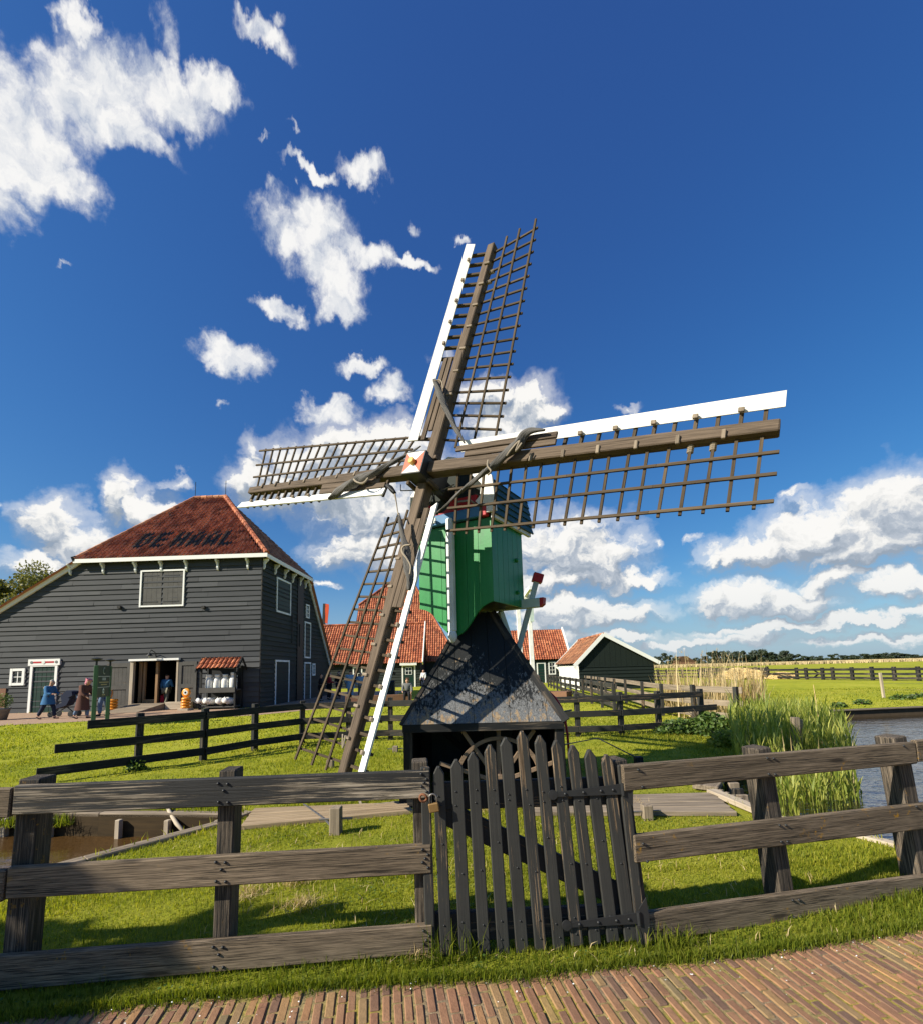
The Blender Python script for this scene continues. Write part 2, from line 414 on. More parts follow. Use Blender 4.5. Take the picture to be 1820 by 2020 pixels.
for nm, c_ in (('skin', (.50, .29, .20)), ('hair_grey', (.36, .33, .30)), ('hair_brown', (.10, .055, .03)), ('hair_dark', (.025, .02, .018)),
               ('cloth_blue', (.035, .13, .28)), ('cloth_yellow', (.75, .45, .02)), ('cloth_navy', (.014, .022, .05)), ('denim', (.11, .17, .27)),
               ('cloth_brown', (.10, .045, .034)), ('cloth_black', (.014, .014, .017)), ('cloth_light_blue', (.20, .33, .45)), ('cloth_grey', (.14, .145, .14)),
               ('cloth_khaki', (.16, .15, .11)), ('cloth_red', (.33, .02, .03)), ('cloth_white', (.70, .70, .68)), ('cloth_pink', (.55, .20, .26)), ('shoe_dark', (.03, .024, .022)), ('bag_red', (.5, .015, .035))):
    plain(nm, c_, .85, .22, 25)

def _cheese(s, b):
    n = s.noise(s.gc(), 12, 4, .6)
    return {'Base Color': s.ramp(n, [(.3, (.62, .20, .01)), (.7, (.85, .36, .03))]), 'Roughness': .32, 'Specular IOR Level': .5}
mat('cheese_wax', _cheese)
def _siding(s, b):
    g = s.gc(); n = s.noise(s.map(g, (1.1, 10, 10)), 1, 7, .65)
    st = s.noise(s.map(g, (.35, 2, 2)), 1, 3, .5); k = s.isl()
    f = s.math('ADD', s.math('MULTIPLY', n, .6), s.math('MULTIPLY', k, .4))
    c = s.ramp(f, [(.2, (.032, .035, .040)), (.55, (.052, .056, .062)), (.85, (.088, .091, .096))])
    c = s.mix(s.math('MULTIPLY', st, .35), c, (.05, .052, .056))
    return {'Base Color': c, 'Roughness': .75, 'Specular IOR Level': .25, 'Normal': s.bump(n, .35, .01)}
mat('tarred_siding', _siding)
def _siding2(s, b):
    g = s.gc(); n = s.noise(s.map(g, (1.1, 10, 10)), 1, 6, .65); k = s.isl()
    c = s.ramp(s.math('ADD', s.math('MULTIPLY', n, .6), s.math('MULTIPLY', k, .4)), [(.2, (.014, .020, .018)), (.8, (.034, .042, .038))])
    return {'Base Color': c, 'Roughness': .75, 'Specular IOR Level': .25, 'Normal': s.bump(n, .3, .01)}
mat('dark_green_siding', _siding2)
def tile_mat(name, a, m_, c_, dark):
    def fn(s, b):
        k = s.isl(); g = s.gc()
        c = s.ramp(k, [(0.0, dark), (.05, a), (.5, m_), (.96, c_), (1.0, (.55, .19, .07))])
        n = s.noise(g, 5, 6, .65); n2 = s.noise(g, .45, 3, .5)
        v = s.math('MULTIPLY_ADD', s.math('ADD', s.math('MULTIPLY', n, .3), s.math('MULTIPLY', n2, .7)), .9, .52)
        c = s.mix(1.0, c, s.n('CombineColor', i={0: v, 1: v, 2: v}).outputs[0], 'MULTIPLY')
        l = s.ramp(s.noise(g, 1.3, 5, .7), [(.55, 0.0), (.75, .45)])
        c = s.mix(l, c, (.13, .10, .06))
        return {'Base Color': c, 'Roughness': .75, 'Specular IOR Level': .3, 'Normal': s.bump(n, .3, .01)}
    return mat(name, fn)
tile_mat('pantile', (.27, .105, .055), (.44, .185, .098), (.56, .27, .15), (.15, .072, .046))
tile_mat('pantile_bright', (.25, .068, .032), (.37, .110, .050), (.47, .17, .080), (.14, .045, .025))
tile_mat('pantile_mossy', (.13, .060, .034), (.24, .10, .05), (.34, .16, .08), (.07, .04, .028))
plain('slate_tile', (.058, .062, .062), .7, .3, 6)
def _green(s, b):
    g = s.gc(); n = s.noise(s.map(g, (8, 8, 1.2)), 1, 6, .6); n2 = s.noise(g, 30, 4, .6)
    c = s.ramp(s.math('ADD', s.math('MULTIPLY', n, .7), s.math('MULTIPLY', n2, .3)), [(.3, (.010, .165, .042)), (.7, (.022, .245, .062))])
    w = s.ramp(s.noise(s.map(g, (14, 14, 2)), 1, 8, .7), [(.62, 0.0), (.72, .7)])
    c = s.mix(w, c, (.030, .12, .05))
    return {'Base Color': c, 'Roughness': .42, 'Specular IOR Level': .4, 'Normal': s.bump(n2, .12, .004)}
mat('green_paint', _green)
def _tower(s, b):
    # old paint flaking off the boards: more black with height, more grey and bare brown lower down
    g = s.gc(); v = s.map(g, (19, 19, 2.4))
    n = s.noise(v, 1.6, 10, .72, .4); p = s.noise(s.map(g, (2.6, 2.6, 1.1)), 1, 4, .55); w = s.noise(s.map(g, (11, 11, 2.6), (4, 9, 2)), 1.5, 8, .7)
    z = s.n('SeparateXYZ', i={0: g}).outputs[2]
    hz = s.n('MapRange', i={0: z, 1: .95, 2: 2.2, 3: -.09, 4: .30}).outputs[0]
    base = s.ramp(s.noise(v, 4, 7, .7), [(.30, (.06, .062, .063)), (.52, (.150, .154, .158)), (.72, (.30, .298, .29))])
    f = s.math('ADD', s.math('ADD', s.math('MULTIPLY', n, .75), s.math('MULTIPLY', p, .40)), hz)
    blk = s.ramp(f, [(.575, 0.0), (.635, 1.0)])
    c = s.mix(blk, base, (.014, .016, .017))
    br = s.ramp(s.math('ADD', s.math('SUBTRACT', s.math('MULTIPLY', w, .8), s.math('MULTIPLY', hz, .35)), s.math('MULTIPLY', s.noise(g, 1.7, 3, .5), .32)), [(.60, 0.0), (.655, 1.0)])
    c = s.mix(br, c, s.ramp(n, [(.3, (.12, .075, .04)), (.7, (.46, .34, .21))]))
    return {'Base Color': c, 'Roughness': .7, 'Specular IOR Level': .3, 'Normal': s.bump(s.math('ADD', n, s.math('MULTIPLY', blk, .6)), .7, .006)}
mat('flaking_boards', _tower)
def _canvas(s, b):
    g = s.gc(); n = s.noise(s.map(g, (2.5, 30, 30)), 1, 6, .6, 1.0)
    return {'Base Color': s.ramp(n, [(.3, (.050, .047, .044)), (.7, (.165, .155, .142))]), 'Roughness': .9, 'Normal': s.bump(n, .8, .02)}
mat('sail_canvas', _canvas)

def grass_col(s, k, p):
    a = s.noise(p, .23, 4, .6); b2 = s.noise(p, 1.9, 5, .68)
    f = s.math('ADD', s.math('ADD', s.math('MULTIPLY_ADD', a, .5, -.06), s.math('MULTIPLY', b2, .55)), s.math('MULTIPLY_ADD', k, .40, -.11))
    return s.ramp(f, [(.26, (.085, .125, .012)), (.46, (.215, .255, .020)), (.64, (.36, .365, .034)), (.88, (.50, .43, .10))])
def _blade(s, b):
    c = grass_col(s, s.isl(), s.pos())
    tr = s.n('BsdfTranslucent', i={0: s.mix(1.0, c, (1.25, 1.25, .5), 'MULTIPLY')})
    s.nt.links.new(c, b.inputs['Base Color']); b.inputs['Roughness'].default_value = .5; b.inputs['Specular IOR Level'].default_value = .25
    return {'surface': s.n('MixShader', i={0: .5, 1: b.outputs[0], 2: tr.outputs[0]}).outputs[0]}
mat('grass_blade', _blade)
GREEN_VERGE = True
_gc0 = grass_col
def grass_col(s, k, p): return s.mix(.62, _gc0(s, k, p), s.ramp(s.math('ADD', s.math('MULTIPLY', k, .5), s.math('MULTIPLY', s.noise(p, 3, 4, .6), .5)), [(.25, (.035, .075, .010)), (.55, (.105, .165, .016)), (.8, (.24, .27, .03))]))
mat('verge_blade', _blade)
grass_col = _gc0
def _ground(s, b):
    p = s.pos(); n = s.noise(p, 26, 6, .7); n3 = s.noise(s.map(p, (1, 1, 1)), 4, 5, .65)
    k = s.math('ADD', s.math('MULTIPLY', n, .6), s.math('MULTIPLY', n3, .5))
    c = grass_col(s, s.math('ADD', k, .06), p)
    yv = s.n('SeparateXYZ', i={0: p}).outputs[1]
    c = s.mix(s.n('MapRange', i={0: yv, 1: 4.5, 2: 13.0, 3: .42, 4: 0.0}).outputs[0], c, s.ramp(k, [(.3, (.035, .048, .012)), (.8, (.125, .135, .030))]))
    far = s.noise(s.map(p, (.03, .12, 1)), 1, 5, .6)
    c = s.mix(s.ramp(far, [(.45, 0.0), (.7, .35)]), c, (.20, .19, .04))
    return {'Base Color': c, 'Roughness': .95, 'Specular IOR Level': .05, 'Normal': s.bump(n, .45, .03)}
mat('meadow', _ground)
def leafmat(name, a, m_, c_, tr=.3):
    def fn(s, b):
        c = s.ramp(s.isl(), [(0, a), (.5, m_), (1, c_)])
        t = s.n('BsdfTranslucent', i={0: s.mix(1.0, c, (1.3, 1.3, .7), 'MULTIPLY')})
        s.nt.links.new(c, b.inputs['Base Color']); b.inputs['Roughness'].default_value = .55
        return {'surface': s.n('MixShader', i={0: tr, 1: b.outputs[0], 2: t.outputs[0]}).outputs[0]}
    return mat(name, fn)
leafmat('reed_green', (.16, .22, .03), (.33, .38, .06), (.56, .54, .14), .5)
leafmat('reed_dry', (.36, .26, .12), (.52, .39, .20), (.70, .56, .32))
leafmat('bramble_leaf', (.04, .09, .016), (.085, .15, .026), (.16, .22, .05))
leafmat('willow_leaf', (.075, .090, .016), (.14, .145, .026), (.24, .215, .05))
leafmat('far_leaf', (.026, .040, .026), (.042, .062, .034), (.07, .09, .042), .15)
plain('bark', (.09, .07, .05), .95, .35, 12)
plain('far_reed', (.46, .36, .20), .95, .25, .6)
def _brick(s, b):
    k = s.isl(); g = s.gc()
    c = s.ramp(k, [(0.0, (.145, .105, .095)), (.25, (.23, .140, .105)), (.5, (.285, .180, .125)), (.72, (.25, .145, .108)), (.86, (.35, .225, .125)), (.95, (.20, .175, .12)), (1.0, (.38, .28, .12))])
    n = s.noise(g, 55, 6, .7); n2 = s.noise(g, 9, 4, .6)
    v = s.math('MULTIPLY_ADD', s.math('ADD', s.math('MULTIPLY', n, .6), s.math('MULTIPLY', n2, .6)), 1.1, .36)
    c = s.mix(1.0, c, s.n('CombineColor', i={0: v, 1: v, 2: v}).outputs[0], 'MULTIPLY')
    d = s.ramp(s.noise(g, 5, 5, .65), [(.55, 0.0), (.75, .5)])
    c = s.mix(d, c, (.24, .175, .095))
    c = s.mix(1.0, c, (.98, .86, .70), 'MULTIPLY')
    return {'Base Color': c, 'Roughness': .85, 'Specular IOR Level': .25, 'Normal': s.bump(n, .7, .006)}
mat('paving_brick', _brick)
def _joint(s, b):
    p = s.pos(); n = s.noise(p, 40, 5, .7); m_ = s.ramp(s.noise(p, 2.3, 4, .6), [(.40, 0.0), (.62, 1.0)])
    c = s.mix(m_, s.ramp(n, [(.3, (.11, .078, .045)), (.7, (.36, .27, .16))]), s.ramp(n, [(.3, (.13, .115, .014)), (.7, (.42, .33, .06))]))
    return {'Base Color': c, 'Roughness': .95, 'Normal': s.bump(n, 1, .01)}
mat('mossy_sand', _joint)
def _path2(s, b):
    p = s.pos(); br = s.n('TexBrick', i={'Vector': s.map(p, (1, 1, 1), rot=(0, 0, .3)), 'Color1': (.33, .20, .13, 1), 'Color2': (.40, .26, .17, 1), 'Mortar': (.30, .23, .15, 1), 'Scale': 4.0, 'Mortar Size': .02}).outputs[0]
    n = s.noise(p, 6, 5, .6); v = s.math('MULTIPLY_ADD', n, .8, .6)
    return {'Base Color': s.mix(1.0, br, s.n('CombineColor', i={0: v, 1: v, 2: v}).outputs[0], 'MULTIPLY'), 'Roughness': .9}
mat('far_paving', _path2)
def _water(s, b):
    p = s.pos()
    w1 = s.noise(s.map(p, (1.0, 2.6, 1), rot=(0, 0, -.25)), 1.5, 3, .5, .5); w2 = s.noise(s.map(p, (1, 2.2, 1), rot=(0, 0, .15)), 5.5, 3, .5, .3)
    h = s.math('ADD', s.math('MULTIPLY', w1, .6), s.math('MULTIPLY', w2, .35))
    return {'Base Color': (.030, .022, .012), 'Roughness': .04, 'Specular IOR Level': .5, 'IOR': 2.6, 'Normal': s.bump(h, .42, .09)}
mat('pond_water', _water)
def _mud(s, b):
    p = s.pos(); n = s.noise(s.map(p, (1, 1.8, 1)), 3.0, 4, .55); n2 = s.noise(p, 30, 4, .6)
    c = s.ramp(n2, [(.3, (.048, .026, .009)), (.7, (.095, .052, .019))])
    return {'Base Color': c, 'Roughness': .10, 'IOR': 1.33, 'Specular IOR Level': .5, 'Normal': s.bump(n, .12, .05)}
mat('peat_water', _mud)
# ------------------------------------------------------------------ ground, water, paths
def xy(p): return (p[0], p[1])
WZ = -.27                                             # water level
A_, B_, C_ = gnd(167, 1700), gnd(423, 1631), gnd(500, 1603)
near_l = A_ + (A_-B_)*6.0; near_l = Vector((near_l.x, near_l.y, 0))
Dl = gnd(300, 1599)
DITCH = [xy(near_l), xy(A_), xy(B_), xy(C_), (Dl.x+.2, Dl.y), (Dl.x, Dl.y), (-16, Dl.y+.9), (-22, Dl.y+.9)]
POND = [xy(gnd(*p)) for p in ((1405, 1569), (1500, 1611), (1600, 1628), (1693, 1651), (1820, 1684))]
_e = Vector(POND[-1])-Vector(POND[-2]); _q = Vector(POND[-1])+_e*7
POND += [xy(_q), (60, 9), (60, 19), xy(gnd(1820, 1393)), xy(gnd(1626, 1401)), xy(gnd(1500, 1404)), xy(gnd(1465, 1440)), xy(gnd(1455, 1490)), xy(gnd(1440, 1535))]
PATH = [(-9, -6), (-9, 1.55), (-4, 2.28), (-2.26, 2.48), (-1.43, 2.585), (-.70, 2.655), (.185, 2.69), (.95, 2.785), (1.56, 2.84), (2.72, 3.065), (6, 3.75), (12, 5.1), (12, -6)]
BPATH = [xy(gnd(-300, 1447)), xy(gnd(0, 1432)), xy(gnd(175, 1423)), xy(gnd(411, 1417)), xy(gnd(509, 1411)), xy(gnd(600, 1402)), xy(gnd(720, 1389)), (-5.0, 25.5), (-4.5, 40), (-12, 40), (-10, 23.6), (-29, 24.6)]
def ring(poly, step=1.0):
    out = []
    for i in range(len(poly)):
        a, b = Vector(poly[i]), Vector(poly[(i+1) % len(poly)]); n = max(1, min(30, int((b-a).length/step)))
        out += [a+(b-a)*(k/n) for k in range(n)]
    return out
vs, es, fcs = [], [], []
for poly in ([(-4000, -400), (4000, -400), (4000, 9000), (-4000, 9000)], ring(DITCH), ring(POND)):
    o = len(vs); vs += [Vector((p[0], p[1])) for p in poly]; n = len(poly)
    es += [(o+k, o+(k+1) % n) for k in range(n)]
cd = geometry.delaunay_2d_cdt(vs, es, [], 0, 1e-5)
gv, gf = cd[0], cd[2]
cen = np.array([[sum(gv[i].x for i in f)/3, sum(gv[i].y for i in f)/3] for f in gf])
hole = inpoly(cen[:, 0], cen[:, 1], DITCH) | inpoly(cen[:, 0], cen[:, 1], POND)
mb = MB(); mb.add([(p.x, p.y, 0) for p in gv], [tuple(f) if (gv[f[1]]-gv[f[0]]).cross(gv[f[2]]-gv[f[0]]) > 0 else tuple(f[::-1]) for f, h in zip(gf, hole) if not h])
tag(mb.build('ground', 'meadow', loc=(0, 0, 0)), kind='structure')
mb = MB()
for poly in (DITCH, POND):
    r = ring(poly, .5); n = len(r)
    for k in range(n):
        a, b = r[k], r[(k+1) % n]
        mb.quad((a.x, a.y, 0), (a.x, a.y, -.9), (b.x, b.y, -.9), (b.x, b.y, 0))
tag(mb.build('bank', 'soil', loc=(0, 0, 0)), kind='structure')
def sheet(poly, z): return MB().add([(p[0], p[1], z) for p in poly], [tuple(range(len(poly)))])
def grown(poly, d):
    c = sum((Vector(p) for p in poly), Vector((0, 0)))/len(poly)
    return [tuple(Vector(p)+(Vector(p)-c).normalized()*d) for p in poly]
def fill(poly, z, name, m):
    cd = geometry.delaunay_2d_cdt([Vector(p) for p in poly], [(k, (k+1) % len(poly)) for k in range(len(poly))], [], 1, 1e-5)
    mb = MB(); mb.add([(p.x, p.y, z) for p in cd[0]], [tuple(f) if (cd[0][f[1]]-cd[0][f[0]]).cross(cd[0][f[2]]-cd[0][f[0]]) > 0 else tuple(f[::-1]) for f in cd[2]])
    return tag(mb.build(name, m, loc=(0, 0, 0)), kind='structure')
fill(DITCH, WZ, 'ditch_water', 'peat_water')
fill(POND, WZ, 'pond_water', 'pond_water')
fill(BPATH, .006, 'barn_path', 'far_paving')
fill(PATH, .004, 'path_bedding', 'mossy_sand')
# brick path: stretcher bond, bricks pointing away from the viewer
mb = MB(); d0 = Vector((-.17, .985)); s0 = Vector((.985, .17)); off = Vector((0, 2.0))
bw, bl, gp = .0535, .178, .0105
P2 = np.array(PATH)
for i in range(-95, 130):
    ph = (.5 if i % 2 else 0)*bl + random.uniform(-.025, .025)
    sh = random.uniform(-.004, .004)
    for j in range(-6, 14):
        c = off + s0*(i*bw+sh) + d0*(j*bl+ph)
        if not (-4.4 < c.x < 5.2 and c.y > .9): continue
        e = c + d0*(bl*.5); e2 = c + d0*(bl*.5)
        ln_ = bl
        for fr_ in (1, .82, .64, .48, .34, 0):
            ln_ = bl*fr_; e = c - d0*(bl/2) + d0*(ln_+.02)
            if inpoly(np.array([e.x]), np.array([e.y]), PATH)[0]: break
        if fr_ == 0: continue
        c = c - d0*(bl-ln_)/2
        z = .0095+random.uniform(-.003, .003); tl = random.uniform(-.003, .003); ro = random.uniform(-.025, .025)
        dd = Vector((d0.x-ro*d0.y, d0.y+ro*d0.x))
        p = c - dd*(ln_/2-gp/2); q = c + dd*(ln_/2-gp/2)
        mb.beam((p.x, p.y, z-.02), (q.x, q.y, z-.02+tl), bw-gp*random.uniform(.7, 1.5), .04, c=.005)
o = mb.build('brick_path', 'paving_brick', loc=(0, 0, 0), smooth=False); tag(o, kind='structure')
# bricks further out, beyond what the lens shows
# petals, grit and dead leaves along the edge of the bricks
mb = MB()
for k in range(150):
    x = random.uniform(-2.6, 3.4); y0 = np.interp(x, P2[2:11, 0], P2[2:11, 1]); y = y0 - abs(random.gauss(0, .16))-.01
    if random.random() < .25: y = y0-random.uniform(0, .8)
    r = random.uniform(.002, .006); a = random.uniform(0, 6.3); z = .018
    mb.add([(x+r*math.cos(a+t), y+r*.7*math.sin(a+t), z+random.uniform(0, .006)) for t in (0, 1.6, 3.1, 4.7)], [(0, 1, 2, 3)])
tag(mb.build('path_litter', 'paper'), 'pale petals and grit scattered along the edge of the brick path', 'litter', kind='stuff')

# ------------------------------------------------------------------ timber edging and boardwalks
def edging(name, label, pts, w=.16, h=.07, zt=.035, post=None, m='grey_timber', wall=.34, step=.62, inward=1):
    t = thing(name, label, 'edging', (pts[0][0], pts[0][1], 0))
    for a, b in zip(pts[:-1], pts[1:]):
        a, b = Vector((a[0], a[1], 0)), Vector((b[0], b[1], 0)); d = (b-a).normalized(); nrm = Vector((-d.y, d.x, 0))*inward
        mb = MB(); mb.beam(a+Vector((0, 0, zt-h/2)), b+Vector((0, 0, zt-h/2)), w, h, c=.008)
        mb.build('top_board', m, t)
        mb = MB(); mb.beam(a+nrm*.03+Vector((0, 0, -wall/2-.02)), b+nrm*.03+Vector((0, 0, -wall/2-.02)), .04, wall); mb.build('bank_board', 'wet_board', t)
        if post:
            n = int((b-a).length/step)
            for k in range(n):
                p = a+d*((k+.5)*step)+nrm*.10
                MB().beam(p+Vector((0, 0, -.5)), p+Vector((0, 0, post)), .06, .06, up=d, c=.006).build('pile', 'pale_timber', t)
    return t
far_l = Vector((Dl.x+.6, Dl.y, 0))
edging('ditch_edging', 'pale wooden piles and boards holding the far bank of the brown ditch', [(-9, Dl.y+.55), (Dl.x-.6, Dl.y), (C_.x, C_.y)], w=.10, h=.05, zt=.0, post=-.06, m='grey_timber', inward=-1)
edging('ditch_edging', 'long grey beam lying along the near edge of the brown ditch', [xy(C_+Vector((-.02, -.05, 0))), xy(B_), xy(A_), xy(A_+(A_-B_)*2)], w=.13, h=.07, inward=-1)
edging('pond_edging', 'low timber edge along the grass beside the near pond bank', [POND[1], POND[2], POND[3], POND[4], xy(_q)], w=.10, h=.06, zt=.03, m='pale_timber', inward=1)
edging('pond_edging', 'dark earth-stained boards along the far bank of the pond', [POND[9], POND[8], (30, 16.2)], w=.14, h=.05, zt=.0, m='grey_timber', wall=.30, inward=1)

def boardwalk(name, label, a, b, c, d, n=4, m='deck_timber'):
    """planks between edge a-b (far) and d-c (near)"""
    t = thing(name, label, 'boardwalk', ((a+d)/2).to_tuple()[:2]+(0,))
    for k in range(n):
        f = (k+.5)/n; p = a.lerp(d, f); q = b.lerp(c, f)
        w = ((a-d).length/n); w2 = ((b-c).length/n)
        p.z = q.z = .028+random.uniform(-.006, .006)
        MB().beam(p, q, w-.018, .05, c=.006, w2=w2-.018).build('plank', m, t)
    return t
boardwalk('boardwalk', 'pale plank boardwalk running from the ditch to the foot of the windmill', gnd(502, 1603), gnd(800, 1591), gnd(817, 1607), gnd(474, 1639), 5)
bw2 = boardwalk('boardwalk', 'brown plank boardwalk between the gate and the pond', gnd(1060, 1580), gnd(1405, 1571), gnd(1452, 1612), gnd(1050, 1612), 4, 'grey_timber')
MB().beam(gnd(1403, 1569)+Vector((0, 0, .045)), gnd(1502, 1611)+Vector((0, 0, .045)), .13, .06, c=.008).build('edge_beam', 'pale_timber', bw2)
for k in range(7):
    p = gnd(1415, 1569).lerp(gnd(1495, 1604), k/6.0)+Vector((.05, .02, 0))
    MB().beam(p+Vector((0, 0, -.3)), p+Vector((0, 0, .06)), .05, .05, up=(1, .6, 0), c=.006).build('pile', 'grey_timber', bw2)
# sluice cheek beside the pond
t = thing('sluice_wing', 'slanting grey timber sluice cheek at the corner of the pond', 'sluice', gnd(1400, 1565))
a, b, c = gnd(1391, 1563), gnd(1428, 1541), gnd(1462, 1572)
MB().beam(a+Vector((0, 0, .05)), b+Vector((.0, .15, .10)), .30, .06, c=.008).build('sloping_board', 'grey_timber', t)
for k in range(5):
    p = b.lerp(c, k/4.5)+Vector((.03, 0, 0))
    MB().beam(p+Vector((0, 0, -.6)), p+Vector((0, 0, .12-.03*k)), .13, .05, up=(0, 1, 0), c=.006).build('sheet_pile', 'fence_tar' if k % 2 else 'grey_timber', t)

# a pale broken branch lying against the far bank of the ditch
p = gnd(322, 1598); mb = MB(); mb.tube([p+Vector((0, .05, .05)), p+Vector((.14, -.10, .0)), p+Vector((.30, -.22, -.10)), p+Vector((.46, -.33, -.17))], [.016, .022, .024, .02], 7)
tag(mb.build('branch', 'pale_timber', smooth=True), 'pale broken branch leaning from the far ditch bank into the brown water', 'branch')
# ------------------------------------------------------------------ roadside fence and gate
def fence(name, label, posts, rails, post_m, rail_m, group=None, pw=.12, pd=.12, ptop=1.06, c=.008, rail_w=.04, lean=(0, 0), side=-1, rail_over=(.08, .08), cat='fence', pz=-.1, joint=None):
    """posts: list of (x, y) ; rails: list of (z_bottom, z_top) or callables; side -1 = rails toward the viewer"""
    t = thing(name, label, cat, (*posts[0], 0), group)
    P = [Vector((p[0], p[1], 0)) for p in posts]
    for i, p in enumerate(P):
        d = (P[min(i+1, len(P)-1)]-P[max(i-1, 0)]).normalized(); lz = Vector((lean[0], lean[1], 0))*ptop
        z = ptop + (random.uniform(-.02, .02) if len(P) > 4 else 0)
        MB().beam(p+Vector((0, 0, pz)), p-lz+Vector((0, 0, z)), pw, pd, up=d.cross(Vector((0, 0, 1))), c=c).build('post', post_m, t)
    for (z0, z1) in rails:
        for i in range(len(P)-1):
            if joint and i not in joint: continue
            j = i+1 if not joint else (joint[joint.index(i)+1] if joint.index(i)+1 < len(joint) else len(P)-1)
            a, b = P[i], P[j]; d = (b-a).normalized(); nrm = Vector((d.y, -d.x, 0))*(-side)*-1
            nrm = Vector((d.y, -d.x, 0)) if side < 0 else Vector((-d.y, d.x, 0))
            o = nrm*(pd/2+rail_w/2+.001)
            e0 = rail_over[0] if i == 0 else .0; e1 = rail_over[1] if j == len(P)-1 else -.004
            zm = (z0+z1)/2; l0 = -Vector((lean[0], lean[1], 0))*zm
            MB().beam(a-d*e0+o+l0+Vector((0, 0, zm)), b+d*e1+o+l0+Vector((0, 0, zm+random.uniform(-.006, .006))), rail_w, z1-z0, c=c).build('rail', rail_m[rails.index((z0, z1)) % len(rail_m)] if isinstance(rail_m, (list, tuple)) else rail_m, t)
    return t
def bolts(parent, centre, n, t, up, spots, m='black_iron', r=.0078):
    for (u, z) in spots: MB().lathe(Vector(centre)+Vector(t)*u+Vector((0, 0, z)), [(r, -.004), (r*1.1, .003), (r*.7, .008), (.001, .010)], 8, n).build('bolt_head', m, parent, smooth=True)

LF0, LF1 = Vector((-2.352, 2.70, 0)), Vector((-.25, 2.90, 0)); ld = (LF1-LF0).normalized(); ln = Vector((ld.y, -ld.x, 0))
RF0, RF1 = Vector((1.01, 2.955, 0)), Vector((2.92, 3.46, 0)); rd = (RF1-RF0).normalized(); rn = Vector((rd.y, -rd.x, 0))
def onl(u, off=0): return LF0+ld*u+ln*off
def onr(u, off=0): return RF0+rd*u+rn*off
# left run
fl = thing('roadside_fence', 'weathered three-rail fence left of the picket gate, pale flaking top rail', 'fence', LF0)
for u, lean, w in ((-.075, -.022, .112), (.985, -.012, .092), (2.105, .012, .095)):
    p = onl(u, -.078)
    MB().beam(p+Vector((0, 0, -.2)), p-ld*lean+Vector((0, 0, 1.062)), w, .13, up=ln, c=.007).build('post', 'post_dark', fl)
for k, (za, zb, ha, hb) in enumerate(((.963, .942, .152, .157), (.54, .529, .158, .158), (.098, .102, .168, .148))):
    m = ('rail_pale', 'rail_brown', 'rail_brown')[k]
    e = .035 if k == 2 else 0
    rl = MB().beam(onl(-.09-e, .021)+Vector((0, 0, za)), onl(2.15, .021)+Vector((0, 0, zb)), .042, ha, up=(0, 0, 1), c=.006, h2=hb).build('rail', m, fl)
    MB().beam(onl(-2.6, .023)+Vector((0, 0, za+.05)), onl(-.10-e, .023)+Vector((0, 0, za-.012)), .042, ha, c=.006).build('rail', 'rail_brown', fl)
    bolts(rl, onl(0, .042)+Vector((0, 0, (za+zb)/2)), ln, ld, None, [(.97, .05), (1.02, .045), (.975, -.05), (1.025, -.055), (1.0, .01), (2.10, .05), (2.13, .02), (2.10, -.02), (2.13, -.05), (2.115, .0)])
MB().beam(onl(-2.5, -.08)+Vector((0, 0, -.2)), onl(-2.5, -.08)+Vector((0, 0, 1.06)), .13, .13, up=ln, c=.008).build('post', 'post_dark', fl)
# right run, leaning posts
frt = thing('roadside_fence', 'dark brown three-rail fence right of the picket gate with leaning posts', 'fence', RF0)
for u, lean, w in ((-.0, .085, .10), (1.075, .085, .112), (2.30, .09, .125), (4.6, .06, .13)):
    p = onr(u, -.078)
    MB().beam(p+Vector((0, 0, -.2))+rd*lean*.2, p-rd*lean+Vector((0, 0, 1.035)), w, .14, up=rn, c=.008).build('post', 'post_dark', frt)
for k, (za, zb, ha, hb) in enumerate(((.940, .925, .148, .150), (.538, .490, .152, .172), (.106, .010, .156, .178))):
    s = .045*(k)-.05
    rl = MB().beam(onr(-.05+s, .021)+Vector((0, 0, za)), onr(2.32+s, .021)+Vector((0, 0, zb)), .042, ha, c=.006, h2=hb).build('rail', 'rail_brown', frt)
    MB().beam(onr(2.325+s, .024)+Vector((0, 0, zb+.012)), onr(4.7, .024)+Vector((0, 0, zb-.02)), .042, hb, c=.006).build('rail', 'rail_brown', frt)
    bolts(rl, onr(0, .042)+Vector((0, 0, (za+zb)/2)), rn, rd, None, [(1.0+s, .05), (1.05+s, .045), (1.0+s, -.05), (1.05+s, -.055), (2.2+s, .05), (.0, .05), (.02, -.05)])
